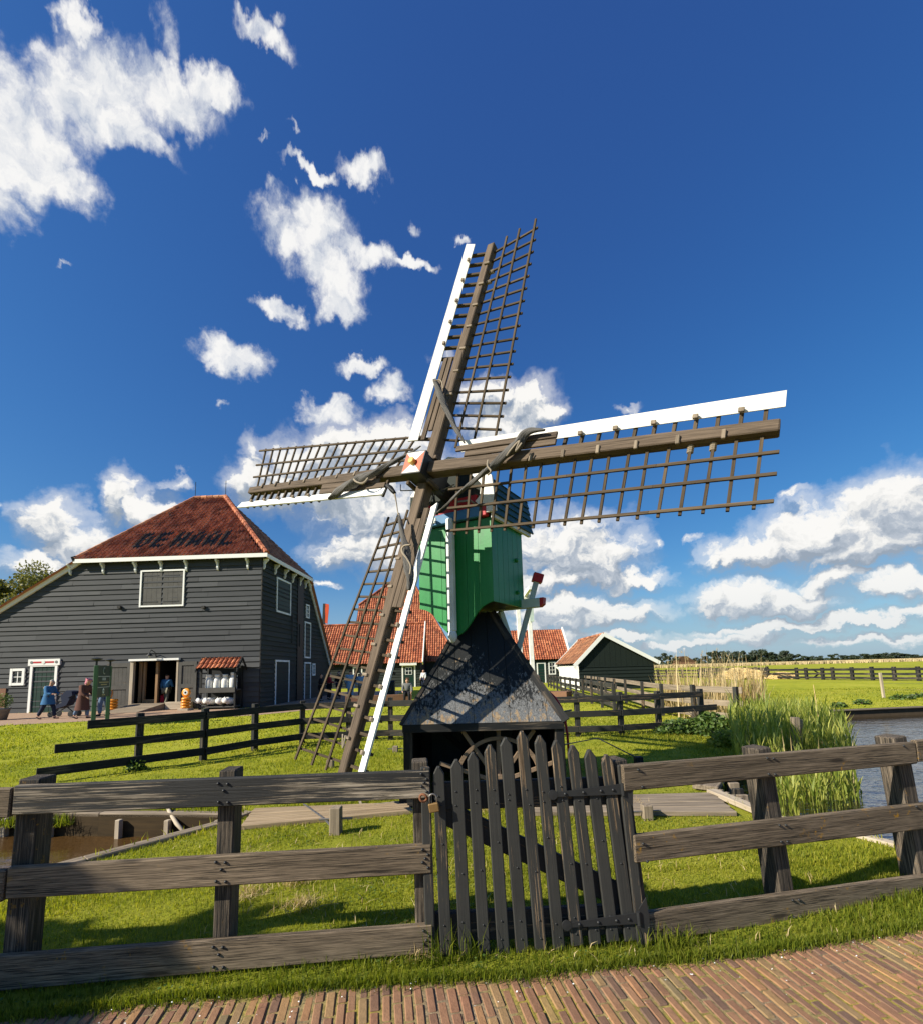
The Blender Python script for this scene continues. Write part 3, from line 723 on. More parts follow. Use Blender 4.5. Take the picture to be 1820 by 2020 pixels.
# the gate, arched picket heads
GF0, GF1 = Vector((-.2, 2.9, 0)), Vector((1.0, 2.95, 0)); gd = (GF1-GF0).normalized(); gn = Vector((gd.y, -gd.x, 0))
def ong(u, z, off=0): return GF0+gd*u+gn*off+Vector((0, 0, z))
gate = thing('picket_gate', 'dark grey wooden picket gate with arched heads and iron strap hinges', 'gate', ong(.5, 0))
tops = [1.037, 1.074, 1.112, 1.152, 1.190, 1.226, 1.196, 1.166, 1.134, 1.104, 1.072]
ut = [.040, .146, .243, .346, .441, .540, .645, .743, .840, .939, 1.041]
ub = [.067, .173, .279, .388, .494, .600, .704, .810, .914, 1.018, 1.120]
zb_ = [-.037, -.036, -.031, -.022, -.017, -.007, -.012, .008, .009, .020, .019]
for k in range(11):
    a, b = ong(ub[k], zb_[k]+.012, .01), ong(ut[k], tops[k], .01); dz = (b-a).normalized(); sd = gd - dz*gd.dot(dz); sd.normalize()
    w = random.uniform(.066, .072); ca = [Vector((-1, 0)), Vector((1, 0))]
    poly = [a-sd*w/2, a+sd*w/2, b+sd*w/2-dz*.045, b+sd*.008, b-sd*.008, b-sd*w/2-dz*.045]
    off = Vector((random.random()*50, random.random()*50, 0))
    gl = [(dz.dot(p-a), sd.dot(p-a), 0) for p in poly]
    # face first (toward the viewer), then the swept back
    mb = MB(); pv = [p+gn*.012 for p in poly]; bk = [p-gn*.012 for p in poly]; n = 6
    inner = [a-sd*(w/2-.005)+dz*.004, a+sd*(w/2-.005)+dz*.004, b+sd*(w/2-.005)-dz*.047, b+sd*.006-dz*.006, b-sd*.006-dz*.006, b-sd*(w/2-.005)-dz*.047]
    inn = [p+gn*.016 for p in inner]
    vsx = inn+pv+bk; gx = [off+Vector((dz.dot(p-a), sd.dot(p-a), gn.dot(p-a))) for p in vsx]
    fs = [tuple(range(6)), tuple(range(17, 11, -1))]
    for i in range(6): fs += [(6+i, 6+(i+1) % 6, (i+1) % 6, i), (12+i, 12+(i+1) % 6, 6+(i+1) % 6, 6+i)]
    mb.add(vsx, fs, gx)
    pk = mb.build('picket', 'gate_paint', gate)
    for z in (.82, .88, .16, .09, .45 if k % 3 else .6):
        mb = MB()
        f = (z-zb_[k])/(tops[k]-zb_[k]); u = ub[k]+(ut[k]-ub[k])*f+random.uniform(-.015, .015)
        mb.lathe(ong(u, z+random.uniform(-.02, .02), .025), [(.0055, -.004), (.006, .002), (.004, .005), (.001, .0055)], 7, gn); mb.build('bolt_head', 'black_iron', pk, smooth=True)
MB().beam(ong(-.022, .028, .012), ong(-.037, 1.037, .012), .056, .04, up=gn, c=.006).build('stile', 'gate_paint', gate)
MB().beam(ong(1.183, -.006, .012), ong(1.13, 1.012, .012), .058, .045, up=gn, c=.006).build('stile', 'gate_paint', gate)
for z0, z1 in ((.78, .94), (.055, .215)):
    MB().beam(ong(.0, (z0+z1)/2, -.03), ong(1.13, (z0+z1)/2-.005, -.03), .04, z1-z0, c=.006).build('cross_rail', 'gate_paint', gate)
MB().beam(ong(.06, .77, -.032), ong(1.12, .24, -.032), .036, .13, c=.006).build('diagonal_brace', 'gate_paint', gate)
for u0, u1, z0, z1 in ((.716, 1.118, .858, .876), (.761, 1.165, .140, .160)):
    mb = MB(); a, b = ong(u0, z0, .032), ong(u1, z1, .032)
    d = (b-a).normalized(); up = d.cross(gn)*-1
    up = Vector((0, 0, 1))-d*d.z; up.normalize()
    mb.prism([a-up*.012, b-up*.030, b+up*.030, a+up*.012], gn*.008)
    mb.lathe(a-d*.012, [(.028, 0), (.028, .009), (.001, .010)], 14, gn)
    mb.prism([ong(u1+.004, z1-.055, .036), ong(u1+.055, z1-.10, .036), ong(u1+.062, z1, .036), ong(u1+.05, z1+.11, .036), ong(u1+.004, z1+.05, .036)], gn*.007)
    mb.tube([b-up*.036+gn*.012, b+up*.036+gn*.012], .011, 8)
    h = mb.build('strap_hinge', 'black_iron', gate)
    mb = MB()
    for f in (.15, .42, .68, .86): mb.lathe(a.lerp(b, f)+gn*.008, [(.009, 0), (.009, .004), (.004, .008), (.001, .0085)], 8, gn)
    mb.build('rivets', 'black_iron', h, smooth=True)
# padlock and staple
pc = ong(-.0, .835, .06)
lock = thing('padlock', 'rusty brass padlock hanging from its shackle ring on the gate stile', 'padlock', pc-Vector((0, 0, .04)))
mb = MB(); tl = Vector((-.08, 0, 1)).normalized(); sx = gd
mb.beam(pc-tl*.042+sx*.012, pc+tl*.008+sx*.008, .058, .026, up=gn, c=.005); mb.build('lock_body', 'brass', lock)
pts = [pc+sx*(.010+.021*math.cos(a))+tl*(.008+max(0, .030)+.020*math.sin(a)) for a in [math.pi*k/10 for k in range(11)]]
pts = [pts[0]-tl*.03]+pts+[pts[-1]-tl*.03]
MB().tube(pts, .0052, 8).build('shackle', 'galvanised', lock, smooth=True)
rc = pc+sx*(-.045)+tl*.038
MB().tube([rc+sx*.02*math.cos(a)+tl*.02*math.sin(a)+gn*(.004*math.sin(a*2)) for a in [2*math.pi*k/16 for k in range(17)]], .007, 8).build('staple_ring', 'rust', lock, smooth=True)
# ------------------------------------------------------------------ the windmill
def zc(px, py, reg, w=1820.0):
    k = (reg[2]-reg[0])/w; return ((reg[0]+px*k)*1820/3024, (reg[1]+py*k)*1820/3024)
H = Vector((-.419, 5.96, 4.151)); n_ = Vector((-.509, -.83, .227)).normalized()
a_ = Vector((.821, -.548, -.161)); a_ = (a_-n_*a_.dot(n_)).normalized(); b_ = n_.cross(a_)
if b_.z < 0: b_ = -b_
nh = Vector((-.523, -.852, 0)).normalized(); t2 = Vector((-nh.y, nh.x, 0)); piv = Vector((.26, 6.9, 0)); ZU = Vector((0, 0, 1))
mill = thing('windmill', 'green post windmill with lattice sails standing on a flaking black pyramid base', 'windmill', (.23, 6.9, 0))
def hp(t, u, z): return piv + nh*t + t2*u + ZU*z
def onsail(x, y, off=0.0):
    v = ray(x, y); p0 = H+n_*off; return EYEP + v*((p0-EYEP).dot(n_)/v.dot(n_))

# --- lower pyramid
bc = Vector((.23, 6.9, 0))
def ring4(z):
    f = (z-.95)/1.45; w = 1.0-.80*f-.025*math.sin(math.pi*min(max(f, 0), 1)); return w
def pc4(sx, sy, z, ex=0): w = ring4(z)+ex; return bc + Vector((sx*w, sy*w, z))
zs = [.95, 1.3, 1.65, 2.0, 2.4]
mb = MB()
for i in range(4):
    for (s0, s1) in (((-1, -1), (1, -1)), ((1, -1), (1, 1)), ((1, 1), (-1, 1)), ((-1, 1), (-1, -1))):
        mb.quad(pc4(*s0, zs[i], -.03), pc4(*s1, zs[i], -.03), pc4(*s1, zs[i+1], -.03), pc4(*s0, zs[i+1], -.03))
core = mb.build('lower_tower', 'black_tar', mill)
for (s0, s1, nb) in (((-1, -1), (1, -1), 9), ((1, -1), (1, 1), 9), ((-1, 1), (-1, -1), 9), ((1, 1), (-1, 1), 9)):
    mb = MB()
    for k in range(nb):
        # vertical boards keep their width and are cut by the sloping corner
        x0, x1 = -1+2*k/nb+.003, -1+2*(k+1)/nb-.003; ex = random.uniform(-.004, .004)
        for i in range(len(zs)-1):
            zA, zB = zs[i], zs[i+1]; wA, wB = ring4(zA), ring4(zB)
            def P(x, z, e): 
                w = ring4(z)+e; xx = max(-w, min(w, x*1.0)); 
                m0 = Vector((s0[0], s0[1], 0)); m1 = Vector((s1[0], s1[1], 0)); mid = (m0+m1)/2; dr = (m1-m0)/2
                return bc + mid*w + dr*xx + ZU*z
            if max(abs(x0), abs(x1)) > 1: pass
            pts = [P(x0, zA, ex), P(x1, zA, ex), P(x1, zB, ex), P(x0, zB, ex)]
            if (pts[0]-pts[1]).length < .004 and (pts[2]-pts[3]).length < .004: continue
            pb = [P(x0, zA, ex-.02), P(x1, zA, ex-.02), P(x1, zB, ex-.02), P(x0, zB, ex-.02)]
            mb.add(pts+pb, [(0, 1, 2, 3), (0, 4, 5, 1), (1, 5, 6, 2), (3, 7, 4, 0)])
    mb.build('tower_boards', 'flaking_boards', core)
mb = MB()
for s in ((-1, -1), (1, -1), (1, 1), (-1, 1)):
    mb = MB()
    for i in range(4): mb.beam(pc4(*s, zs[i], .0), pc4(*s, zs[i+1], .0), .045 if s[0] < 0 else .10, .03, up=Vector((s[0]*.0, s[1], 0)))
    mb.build('corner_board', 'fence_tar', core)
# --- base frame
fr = MB()
for sx in (-1, 1):
    for sy in (-1, 1): fr.beam(bc+Vector((sx*.92, sy*.92, -.05)), bc+Vector((sx*.92, sy*.92, .93)), .11, .11, c=.006)
fr.beam(bc+Vector((-.98, -.95, .90)), bc+Vector((.98, -.95, .90)), .10, .09); fr.beam(bc+Vector((-.98, .95, .90)), bc+Vector((.98, .95, .90)), .10, .09)
for sx in (-1, 1): fr.beam(bc+Vector((sx*.95, -.90, .89)), bc+Vector((sx*.95, .90, .89)), .09, .08)
fr.beam(bc+Vector((-1.02, -1.0, .05)), bc+Vector((1.02, -1.0, .05)), .12, .12)
frame = fr.build('base_frame', 'fence_tar', mill)
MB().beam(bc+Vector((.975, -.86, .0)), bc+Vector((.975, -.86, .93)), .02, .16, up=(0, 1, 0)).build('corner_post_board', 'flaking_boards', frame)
mb = MB()
for k in range(8):
    x = -.9+k*.2286+.01
    mb.beam(bc+Vector((x+.1, .86, 0)), bc+Vector((x+.1, .86, .86)), .215, .02, up=(0, 1, 0))
    mb.beam(bc+Vector((.93, x+.1, 0)), bc+Vector((.93, x+.1, .86)), .215, .02, up=(1, 0, 0))
    mb.beam(bc+Vector((-.93, x+.1, 0)), bc+Vector((-.93, x+.1, .86)), .226, .02, up=(1, 0, 0))
mb.beam(bc+Vector((0, -.9, .925)), bc+Vector((0, .9, .925)), 1.86, .02); mb.beam(bc+Vector((0, .875, 0)), bc+Vector((0, .875, .87)), 1.84, .01, up=(0, 1, 0)); mb.build('back_boards', 'black_tar', frame)
mb = MB(); mb.beam(bc+Vector((-.7, .80, .75)), bc+Vector((.1, .80, .05)), .05, .08); mb.beam(bc+Vector((.75, .80, .75)), bc+Vector((.1, .80, .05)), .05, .08)
mb.beam(bc+Vector((-.75, .82, .12)), bc+Vector((-.75, .82, .74)), .34, .015, up=(0, 1, 0)) if False else None; mb.build('inner_braces', 'black_tar', frame)
for x in (-.52, .30):
    MB().beam(bc+Vector((x, .84, .1)), bc+Vector((x, .84, .78)), .46, .012, up=(0, 1, 0)).build('inner_panel', 'grey_panel', frame)
# --- capstan wheel under the tower
wc = Vector((.40, 6.03, .22)); wx = Vector((1, .03, 0)).normalized(); wz = Vector((.02, .10, 1)).normalized(); wy = wx.cross(wz)
NR = 40; mb = MB()
for k in range(NR):
    a0, a1 = 2*math.pi*k/NR, 2*math.pi*(k+1)/NR
    def rp(a, r, d): return wc + wx*(math.cos(a)*r) + wz*(math.sin(a)*r) + wy*d
    for (r0, r1) in ((.50, .545),):
        q = [rp(a0, r0, -.04), rp(a1, r0, -.04), rp(a1, r1, -.04), rp(a0, r1, -.04)]; w2 = [p+wy*.08 for p in q]
        mb.add(q+w2, [(0, 1, 2, 3), (7, 6, 5, 4), (3, 2, 6, 7), (1, 0, 4, 5)])
wheel = mb.build('capstan_wheel', 'wheel_timber', mill)
for k in range(10):
    a = math.pi*(k+.03)/5+.28
    mb = MB(); mb.beam(wc+wx*math.cos(a)*.08+wz*math.sin(a)*.08, wc+wx*math.cos(a)*.76+wz*math.sin(a)*.76, .05, .035, up=wy, c=.004); mb.build('spoke', 'wheel_timber', wheel)
MB().lathe(wc-wy*.12, [(.09, 0), (.10, .02), (.10, .22), (.09, .24)], 16, wy).build('wheel_hub', 'wheel_timber', wheel)

# --- upper house
HW, ZT, ZB = .585, 3.57, 2.46
sc = [(0, 0), (.14, .045), (.29, .136), (.42, .29), (.52, .47), (.62, .65), (.75, .83), (.87, .94), (1, 1)]
def zbot(u):
    f = 1-abs(u)/HW; f = max(0, min(1, f))
    return ZB-.42*float(np.interp(f, [p[0] for p in sc], [p[1] for p in sc]))
mb = MB()   # closed inner body
mb.prism([hp(.63, -HW+.02, ZB), hp(.63, HW-.02, ZB), hp(.63, HW-.02, ZT), hp(.63, -HW+.02, ZT)], -nh*.92)
house = mb.build('upper_house', 'black_tar', mill)
us = [-.585, -.40, -.20, 0, .20, .385, .585]; mb = MB()
for k in range(6):
    u0, u1 = us[k]+.0025, us[k+1]-.0025; e = .66+random.uniform(-.003, .003)
    n = 10; bot = [(u0+(u1-u0)*i/n) for i in range(n+1)]
    mb.prism([hp(e, u, zbot(u)) for u in bot]+[hp(e, u1, ZT), hp(e, u0, ZT)], -nh*.03)
mb.build('front_boards', 'green_paint', house)
mb = MB()
for k in range(6):
    s0, s1 = .66-.155*k-.003, .66-.155*(k+1)+.003
    for sg in (1, -1): mb.prism([hp(s0, sg*HW, ZB), hp(s1, sg*HW, ZB), hp(s1, sg*HW, ZT), hp(s0, sg*HW, ZT)], -t2*sg*.02)
    u0, u1 = us[k]+.003, us[k+1]-.003
    mb.prism([hp(-.29, u0, ZB), hp(-.29, u1, ZB), hp(-.29, u1, ZT), hp(-.29, u0, ZT)], nh*.02)
mb.build('side_boards', 'green_paint', house)
for z in (3.12, 2.66): MB().lathe(hp(-.06, HW+.001, z), [(.03, 0), (.032, .02), (.018, .035), (.001, .04)], 10, t2).build('bolt_head', 'green_paint', house)
# roof: boarded mansard cap
cap = MB(); sec = [(.655, 3.60), (.59, 4.10), (.30, 4.36), (0, 4.46)]; tF, tB = .70, -.52
for sg in (1, -1):
    for i in range(3):
        nb = (5, 3, 3)[i]
        for k in range(nb):
            f0, f1 = k/nb, (k+1)/nb+.06/nb
            A0 = (sec[i][0]+(sec[i+1][0]-sec[i][0])*f0, sec[i][1]+(sec[i+1][1]-sec[i][1])*f0)
            A1 = (sec[i][0]+(sec[i+1][0]-sec[i][0])*f1, sec[i][1]+(sec[i+1][1]-sec[i][1])*f1)
            o = .022
            e = random.uniform(0, .03)
            q = [hp(tF, sg*(A0[0]+o), A0[1]), hp(tB-e, sg*(A0[0]+o), A0[1]), hp(tB-e, sg*A1[0], A1[1]+.004), hp(tF, sg*A1[0], A1[1]+.004)]
            w2 = [hp(tF, sg*(A0[0]), A0[1]-.004), hp(tB-e, sg*A0[0], A0[1]-.004), hp(tB-e, sg*(A1[0]-.015), A1[1]-.01), hp(tF, sg*(A1[0]-.015), A1[1]-.01)]
            cap.add(q+w2, [(0, 1, 2, 3), (7, 6, 5, 4), (0, 4, 5, 1), (1, 5, 6, 2), (3, 7, 4, 0)])
MATS['teal_roof'] = plain('teal_roof', (.022, .075, .080), .55, .35, 10)
roof = cap.build('cap_roof', 'teal_roof', mill)
mb = MB(); mb.prism([hp(tB+.06, u, z) for u, z in [(-.63, 3.6), (.63, 3.6), (.57, 4.09), (.29, 4.34), (0, 4.44), (-.29, 4.34), (-.57, 4.09)]], nh*.02)
mb.build('rear_gable', 'dark_green_siding', roof)
for sg in (1, -1):
    MB().beam(hp(.68, sg*(HW+.035), 3.615), hp(-.50, sg*(HW+.035), 3.615), .05, .13, c=.006).build('eave_board', 'post_paint', roof)
mb = MB()
for sg in (1, -1):
    for t_, pts in ((.735, [(.70, 3.62), (.655, 4.10), (.33, 4.40), (0, 4.52), (0, 4.36), (.27, 4.27), (.50, 4.02), (.47, 3.86), (.40, 3.80), (.47, 3.72), (.50, 3.62)]),):
        mb.prism([hp(t_, sg*u, z) for u, z in pts], -nh*.04)
mb.build('bargeboard', 'white_paint', roof)
mb = MB(); mb.prism([hp(.655, u, z) for u, z in [(-.60, ZT+.004), (.60, ZT+.004), (.56, 4.08), (.29, 4.33), (0, 4.43), (-.29, 4.33), (-.56, 4.08)]], -nh*.03)
mb.build('front_gable', 'dark_green_siding', roof)
# painted breast beams
n = 14; arc = [(.16*math.cos(math.pi*(1-k/n))-.16, 3.90-.14*math.sin(math.pi*k/n)) for k in range(n+1)]
mb = MB(); mb.prism([hp(.71, u, z) for u, z in [(-.46, 3.90), (-.46, 3.735), (.40, 3.735), (.40, 3.90)]+arc[::-1]], -nh*.05)
mb.build('breast_beam', 'red_paint', mill)
mb = MB(); mb.beam(hp(.70, -.60, 3.655), hp(.70, .46, 3.655), .08, .14, c=.01); bb = mb.build('weather_beam', 'blue_paint', mill)
MB().beam(hp(.745, -.50, 3.655), hp(.745, -.22, 3.655), .01, .07).build('painted_panel', 'sign_white', bb)
MB().beam(hp(.70, .465, 3.655), hp(.70, .56, 3.655), .09, .15, c=.01).build('beam_end', 'red_paint', bb)
# front post
mb = MB(); mb.beam(hp(.73, 0, 2.10), hp(.73, 0, 3.64), .10, .085, up=nh, c=.014)
post = mb.build('front_post', 'post_paint', mill)
MB().lathe(hp(.73, 0, 1.95), [(.005, 0), (.03, .012), (.058, .06), (.062, .10), (.05, .15), (.035, .17)], 14).build('post_drop', 'post_paint', post, smooth=True)
# tail beams
mb = MB(); A, B = hp(-.24, -.90, ZB+.05), hp(-.24, .86, ZB+.05); mb.beam(A, B, .10, .13, c=.006); tb = mb.build('tail_beam', 'pale_green', mill)
for q, s in ((B, 1), (A, -1)):
    mb = MB(); mb.prism([q-t2*s*0-ZU*.065-nh*.05, q+t2*s*.05-ZU*.03-nh*.05, q+t2*s*.06+ZU*.065-nh*.05, q+ZU*.065-nh*.05], nh*.10); mb.build('beam_end', 'red_paint', tb)
MB().beam((.60, 7.02, 1.15), (1.13, 7.0, 2.90), .075, .085, up=(0, 1, 0), c=.006).build('tail_brace', 'pale_green', mill)
tp = MB().beam((1.125, 7.0, 2.86), (1.165, 7.0, 2.99), .15, .13, up=(0, 1, 0), c=.008).build('brace_cap', 'red_paint', mill)
MB().beam(hp(-.26, .20, ZB-.02), hp(-.80, .34, 1.25), .07, .10, c=.006).build('tail_brace', 'pale_green', mill)
MB().beam(hp(-.26, -.28, ZB-.02), hp(-.80, -.40, 1.25), .07, .10, c=.006).build('tail_brace', 'pale_green', mill)
MB().tube([(1.40, 7.9, 1.19), (1.50, 7.9, 1.09), (1.58, 7.9, .95), (1.63, 7.9, .79), (1.66, 7.9, .5), (1.67, 7.9, .02)], .02, 8).build('red_handrail', 'red_paint', mill, smooth=True)
MB().tube([(1.50, 7.85, .86), (1.74, 7.86, .90)], .016, 6).build('rail_peg', 'galvanised', mill)

# --- poll end, shaft
def ap(x, y, o): return H + a_*x + b_*y + n_*o
mb = MB(); mb.beam(ap(0, 0, -.30), ap(0, 0, .262), .30, .30, up=b_, c=.012); hub = mb.build('poll_end', 'black_iron', mill)
mb = MB(); q = .142
for k, (p, r) in enumerate((((-1, 1), (1, 1)), ((1, 1), (1, -1)), ((1, -1), (-1, -1)), ((-1, -1), (-1, 1)))):
    mb.add([ap(p[0]*q, p[1]*q, .268), ap(r[0]*q, r[1]*q, .268), ap(0, 0, .268)], [(0, 1, 2)] if True else [], m=k % 2)
    mb.f[-1] = mb.f[-1][::-1]
mb.build('star_face', ['white_trim', 'orange_paint'], hub)
mb = MB(); mb.beam(ap(0, 0, .20), ap(0, 0, .266), .318, .318, up=b_, c=.004); mb.build('hub_rim', 'black_iron', hub)
MB().lathe(ap(0, 0, .268), [(.045, 0), (.045, .05), (.036, .058), (.001, .06)], 14, n_).build('hub_boss', 'brass_paint', hub, smooth=False)
MB().tube([ap(0, 0, -.25), ap(0, 0, -1.0)], .12, 14).build('wind_shaft', 'black_iron', hub)
for x in (-.17, .17):
    for y in (-.17, .17): MB().beam(ap(x, y, -.12), ap(x, y, .10), .05, .05, up=b_, c=.006).build('wedge', 'sail_timber', hub)

# --- four sails
def sail(e, l, so, bo):
    def P(s, w, o): return H + e*s + l*w + n_*(o+so)
    L = 3.85
    def oo(s, w):
        k = -.24+(s-.55)/(3.78-.55)*.33
        return k*w/.75 if w > 0 else -.33*w
    spar = MB(); spar.beam(P(0, 0, 0), P(L, 0, 0), .16, .17, up=n_, c=.012, w2=.115, h2=.12)
    sp = spar.build('sail', 'sail_timber', mill)
    # leading board
    mb = MB()
    w0, w1 = -.248, -.372
    for (s0, s1) in ((.50, L+.02),):
        A = [P(s0, w0, bo-.02), P(s1, w0, bo-.02), P(s1, w1, bo+.03), P(s0-.03, w1, bo+.03)]
        nn = (A[1]-A[0]).cross(A[3]-A[0]).normalized()
        if nn.dot(n_) < 0: nn = -nn
        off = random.random()*50
        g0 = [(s+off, w, 0) for s, w in ((s0, w0), (s1, w0), (s1+.06, w1), (s0-.05, w1))]
        mb.prism(A, -nn*.022, g=(g0+g0) if True else None)
    mb.build('wind_board', 'white_paint', sp)
    # solid planks between board and spar near the hub
    mb = MB()
    for (wa, wb, ea, eb) in ((-.238, -.165, .52, 1.84), (-.155, -.083, .66, 1.84)):
        mb.beam(P(ea, (wa+wb)/2, .055-(wa+wb)*.05), P(eb, (wa+wb)/2, .055-(wa+wb)*.05), abs(wa-wb), .03, up=n_, c=.004)
    mb.build('storm_boards', 'sail_timber', sp)
    lat = MB(); N = 18
    for k in range(N):
        s = .56+k*(3.73-.56)/(N-1); we = .79 if True else .75
        jit = random.uniform(-.01, .01)
        lat.beam(P(s+jit, .02, -.015), P(s, we, oo(s, we)-.012), .027, .022, up=n_)
        if k > 6 or k in (0,):
            lat.beam(P(s, -.03, min(0, bo-.04)), P(s, -.34, bo-.07), .032, .04, up=n_)
    for w in (.26, .48, .745):
        pts = [P(s, w, oo(s, w)+.012) for s in (.44, 1.2, 2.0, 2.9, 3.86)]
        for i in range(4): lat.beam(pts[i], pts[i+1]+(pts[i+1]-pts[i]).normalized()*.004, .028, .020, up=n_)
    lat.build('sail_lattice', 'lath_timber', sp)
    for k in range(8, 18, 2):
        s = .56+k*(3.73-.56)/(N-1); MB().beam(P(s, -.235, bo+.005), P(s, -.275, bo+.015), .05, .03, up=n_, c=.005).build('cleat', 'grey_timber', sp)
    for k in range(3, 17, 2):
        s = .56+(k+.45)*(3.73-.56)/(N-1); MB().beam(P(s, .0, .075), P(s, .085, .062), .035, .035, up=n_, c=.005).build('cleat', 'grey_timber', sp)
    for k in (15, 14):
        s = .56+k*(3.73-.56)/(N-1); mb = MB()
        for j in range(4): mb.lathe(P(s, .07+.02*j, -.02), [(.026, -.008), (.032, 0), (.026, .008)], 8, l)
        mb.build('lashing', 'rope', sp)
    return sp, P
sR, PR = sail(a_, -b_, .06, -.03); sU, PU = sail(b_, a_, -.06, .14); sL, PL_ = sail(-a_, b_, .06, .10); sD, PD = sail(-b_, -a_, -.06, .08)
def cloth(parent, pts, reg, off, rad, name='rolled_sail', m='sail_canvas', w=1820.0, n=12):
    P = [onsail(*zc(px, py, reg, w), o) for (px, py), o in zip(pts, off if hasattr(off, '__len__') else [off]*len(pts))]
    # resample and add folds that wind round the roll
    Q, Rr = [], []
    M = 6*(len(P)-1)
    for i in range(M+1):
        f = i/M*(len(P)-1); k = min(int(f), len(P)-2); t = f-k
        p0, p1, p2, p3 = P[max(k-1, 0)], P[k], P[k+1], P[min(k+2, len(P)-1)]
        Q.append(.5*((2*p1)+(p2-p0)*t+(2*p0-5*p1+4*p2-p3)*t*t+(3*p1-p0-3*p2+p3)*t*t*t)); Rr.append(rad[k]*(1-t)+rad[k+1]*t)
    mb = MB(); vs, gs, fs = [], [], []; ref = None; L = 0
    for i, p in enumerate(Q):
        d = (Q[min(i+1, M)]-Q[max(i-1, 0)]).normalized()
        ref = d.orthogonal() if ref is None else ref-d*ref.dot(d); ref.normalize(); bq = d.cross(ref)
        if i: L += (p-Q[i-1]).length
        for k in range(n):
            a = 2*math.pi*k/n; fold = 1+.22*math.sin(3*a+L*16)+.10*math.sin(5*a-L*9+1)
            vs.append(p+(ref*math.cos(a)+bq*math.sin(a))*Rr[i]*.86*fold); gs.append((L, a*.06+L*.3, 0))
    for i in range(M):
        for k in range(n): fs.append((i*n+k, i*n+(k+1) % n, (i+1)*n+(k+1) % n, (i+1)*n+k))
    fs += [tuple(range(n))[::-1], tuple(range(M*n, M*n+n))]
    mb.add(vs, fs, gs); return mb.build(name, m, parent, smooth=True)
r5_ = (1300, 1300, 1900, 1800); r7_ = (750, 700, 1850, 1800); r78 = (780, 1400, 1500, 2000)
cloth(sR, [(1470, 330), (1340, 340), (1255, 392), (1200, 470), (1120, 540), (1010, 640), (930, 705), (850, 765)], r5_, .22, [.012, .035, .056, .066, .058, .050, .050, .03])
cloth(sR, [(870, 745), (760, 845), (680, 905), (600, 975), (500, 1070), (430, 1130), (350, 1195)], r5_, [.22, .2, .18, .16, .12, .05, -.05], [.036, .030, .026, .02, .014, .012, .012])
cloth(sR, [(905, 630), (900, 690), (935, 740), (900, 780)], r5_, .28, [.010, .012, .012, .010], 'rope', 'rope')
cloth(sR, [(1240, 460), (1180, 540), (1215, 440), (1130, 530), (1090, 590)], r5_, .30, [.010, .011, .011, .010, .01], 'rope', 'rope')
cloth(sU, [(1113, 900), (1135, 950), (1160, 1020), (1185, 1072), (1212, 1130), (1245, 1190), (1278, 1245)], r7_, .16, [.02, .050, .048, .036, .034, .028, .008])
cloth(sU, [(1115, 905), (1150, 905), (1162, 950)], r7_, .2, [.008, .008, .008], 'rope', 'rope')
cloth(sL, [(755, 592), (830, 540), (900, 490), (960, 462), (1010, 425), (1060, 412), (1150, 368), (1250, 310), (1340, 260), (1440, 208), (1515, 155)], r78, [.24]*6+[.2, .16, .12, .1, .08], [.03, .055, .062, .075, .062, .060, .048, .036, .028, .018, .010])
cloth(sL, [(1080, 420), (1040, 465), (985, 455), (960, 430)], r78, .32, [.014, .016, .016, .012], 'rope', 'rope')
cloth(sD, [(1335, 730), (1350, 820), (1375, 930), (1392, 1000), (1402, 1090), (1415, 1180), (1425, 1260), (1418, 1350)], r78, .18, [.014, .034, .036, .050, .052, .055, .050, .022])
cloth(sD, [(1300, 555), (1312, 620), (1325, 700), (1338, 745)], r78, .14, [.014, .008, .008, .012], 'rope', 'rope')
cloth(sD, [(1235, 480), (1262, 505), (1300, 545)], r78, .14, [.028, .034, .024], 'rope_block', 'black_tar')
cloth(sD, [(1430, 975), (1375, 985), (1360, 1030), (1400, 1090), (1432, 1150), (1425, 1220)], r78, .26, [.012]*6, 'rope', 'rope')
cloth(sD, [(985, 25), (965, 120), (965, 15)], (700, 2400, 1500, 2900), .14, [.010]*3, 'rope', 'rope')
mb = MB(); mb.tube([onsail(*zc(px, py, r5_), -.2) for px, py in ((40, 875), (40, 935), (180, 932), (330, 925), (480, 918), (575, 872))], .008, 6)
mb.tube([onsail(*zc(px, py, r5_), -.2) for px, py in ((380, 930), (345, 1040), (270, 1150))], .009, 6)
mb.build('brake_rod', 'galvanised', mill)
mb = MB(); mb.tube([hp(.74, .10, 3.80), hp(.80, .18, 3.82), hp(.80, .36, 3.80), hp(.72, .40, 3.76)], .014, 6); mb.build('iron_bracket', 'galvanised', mill)
# mooring chain to a stake on the right
st = gnd(1259, 1503)
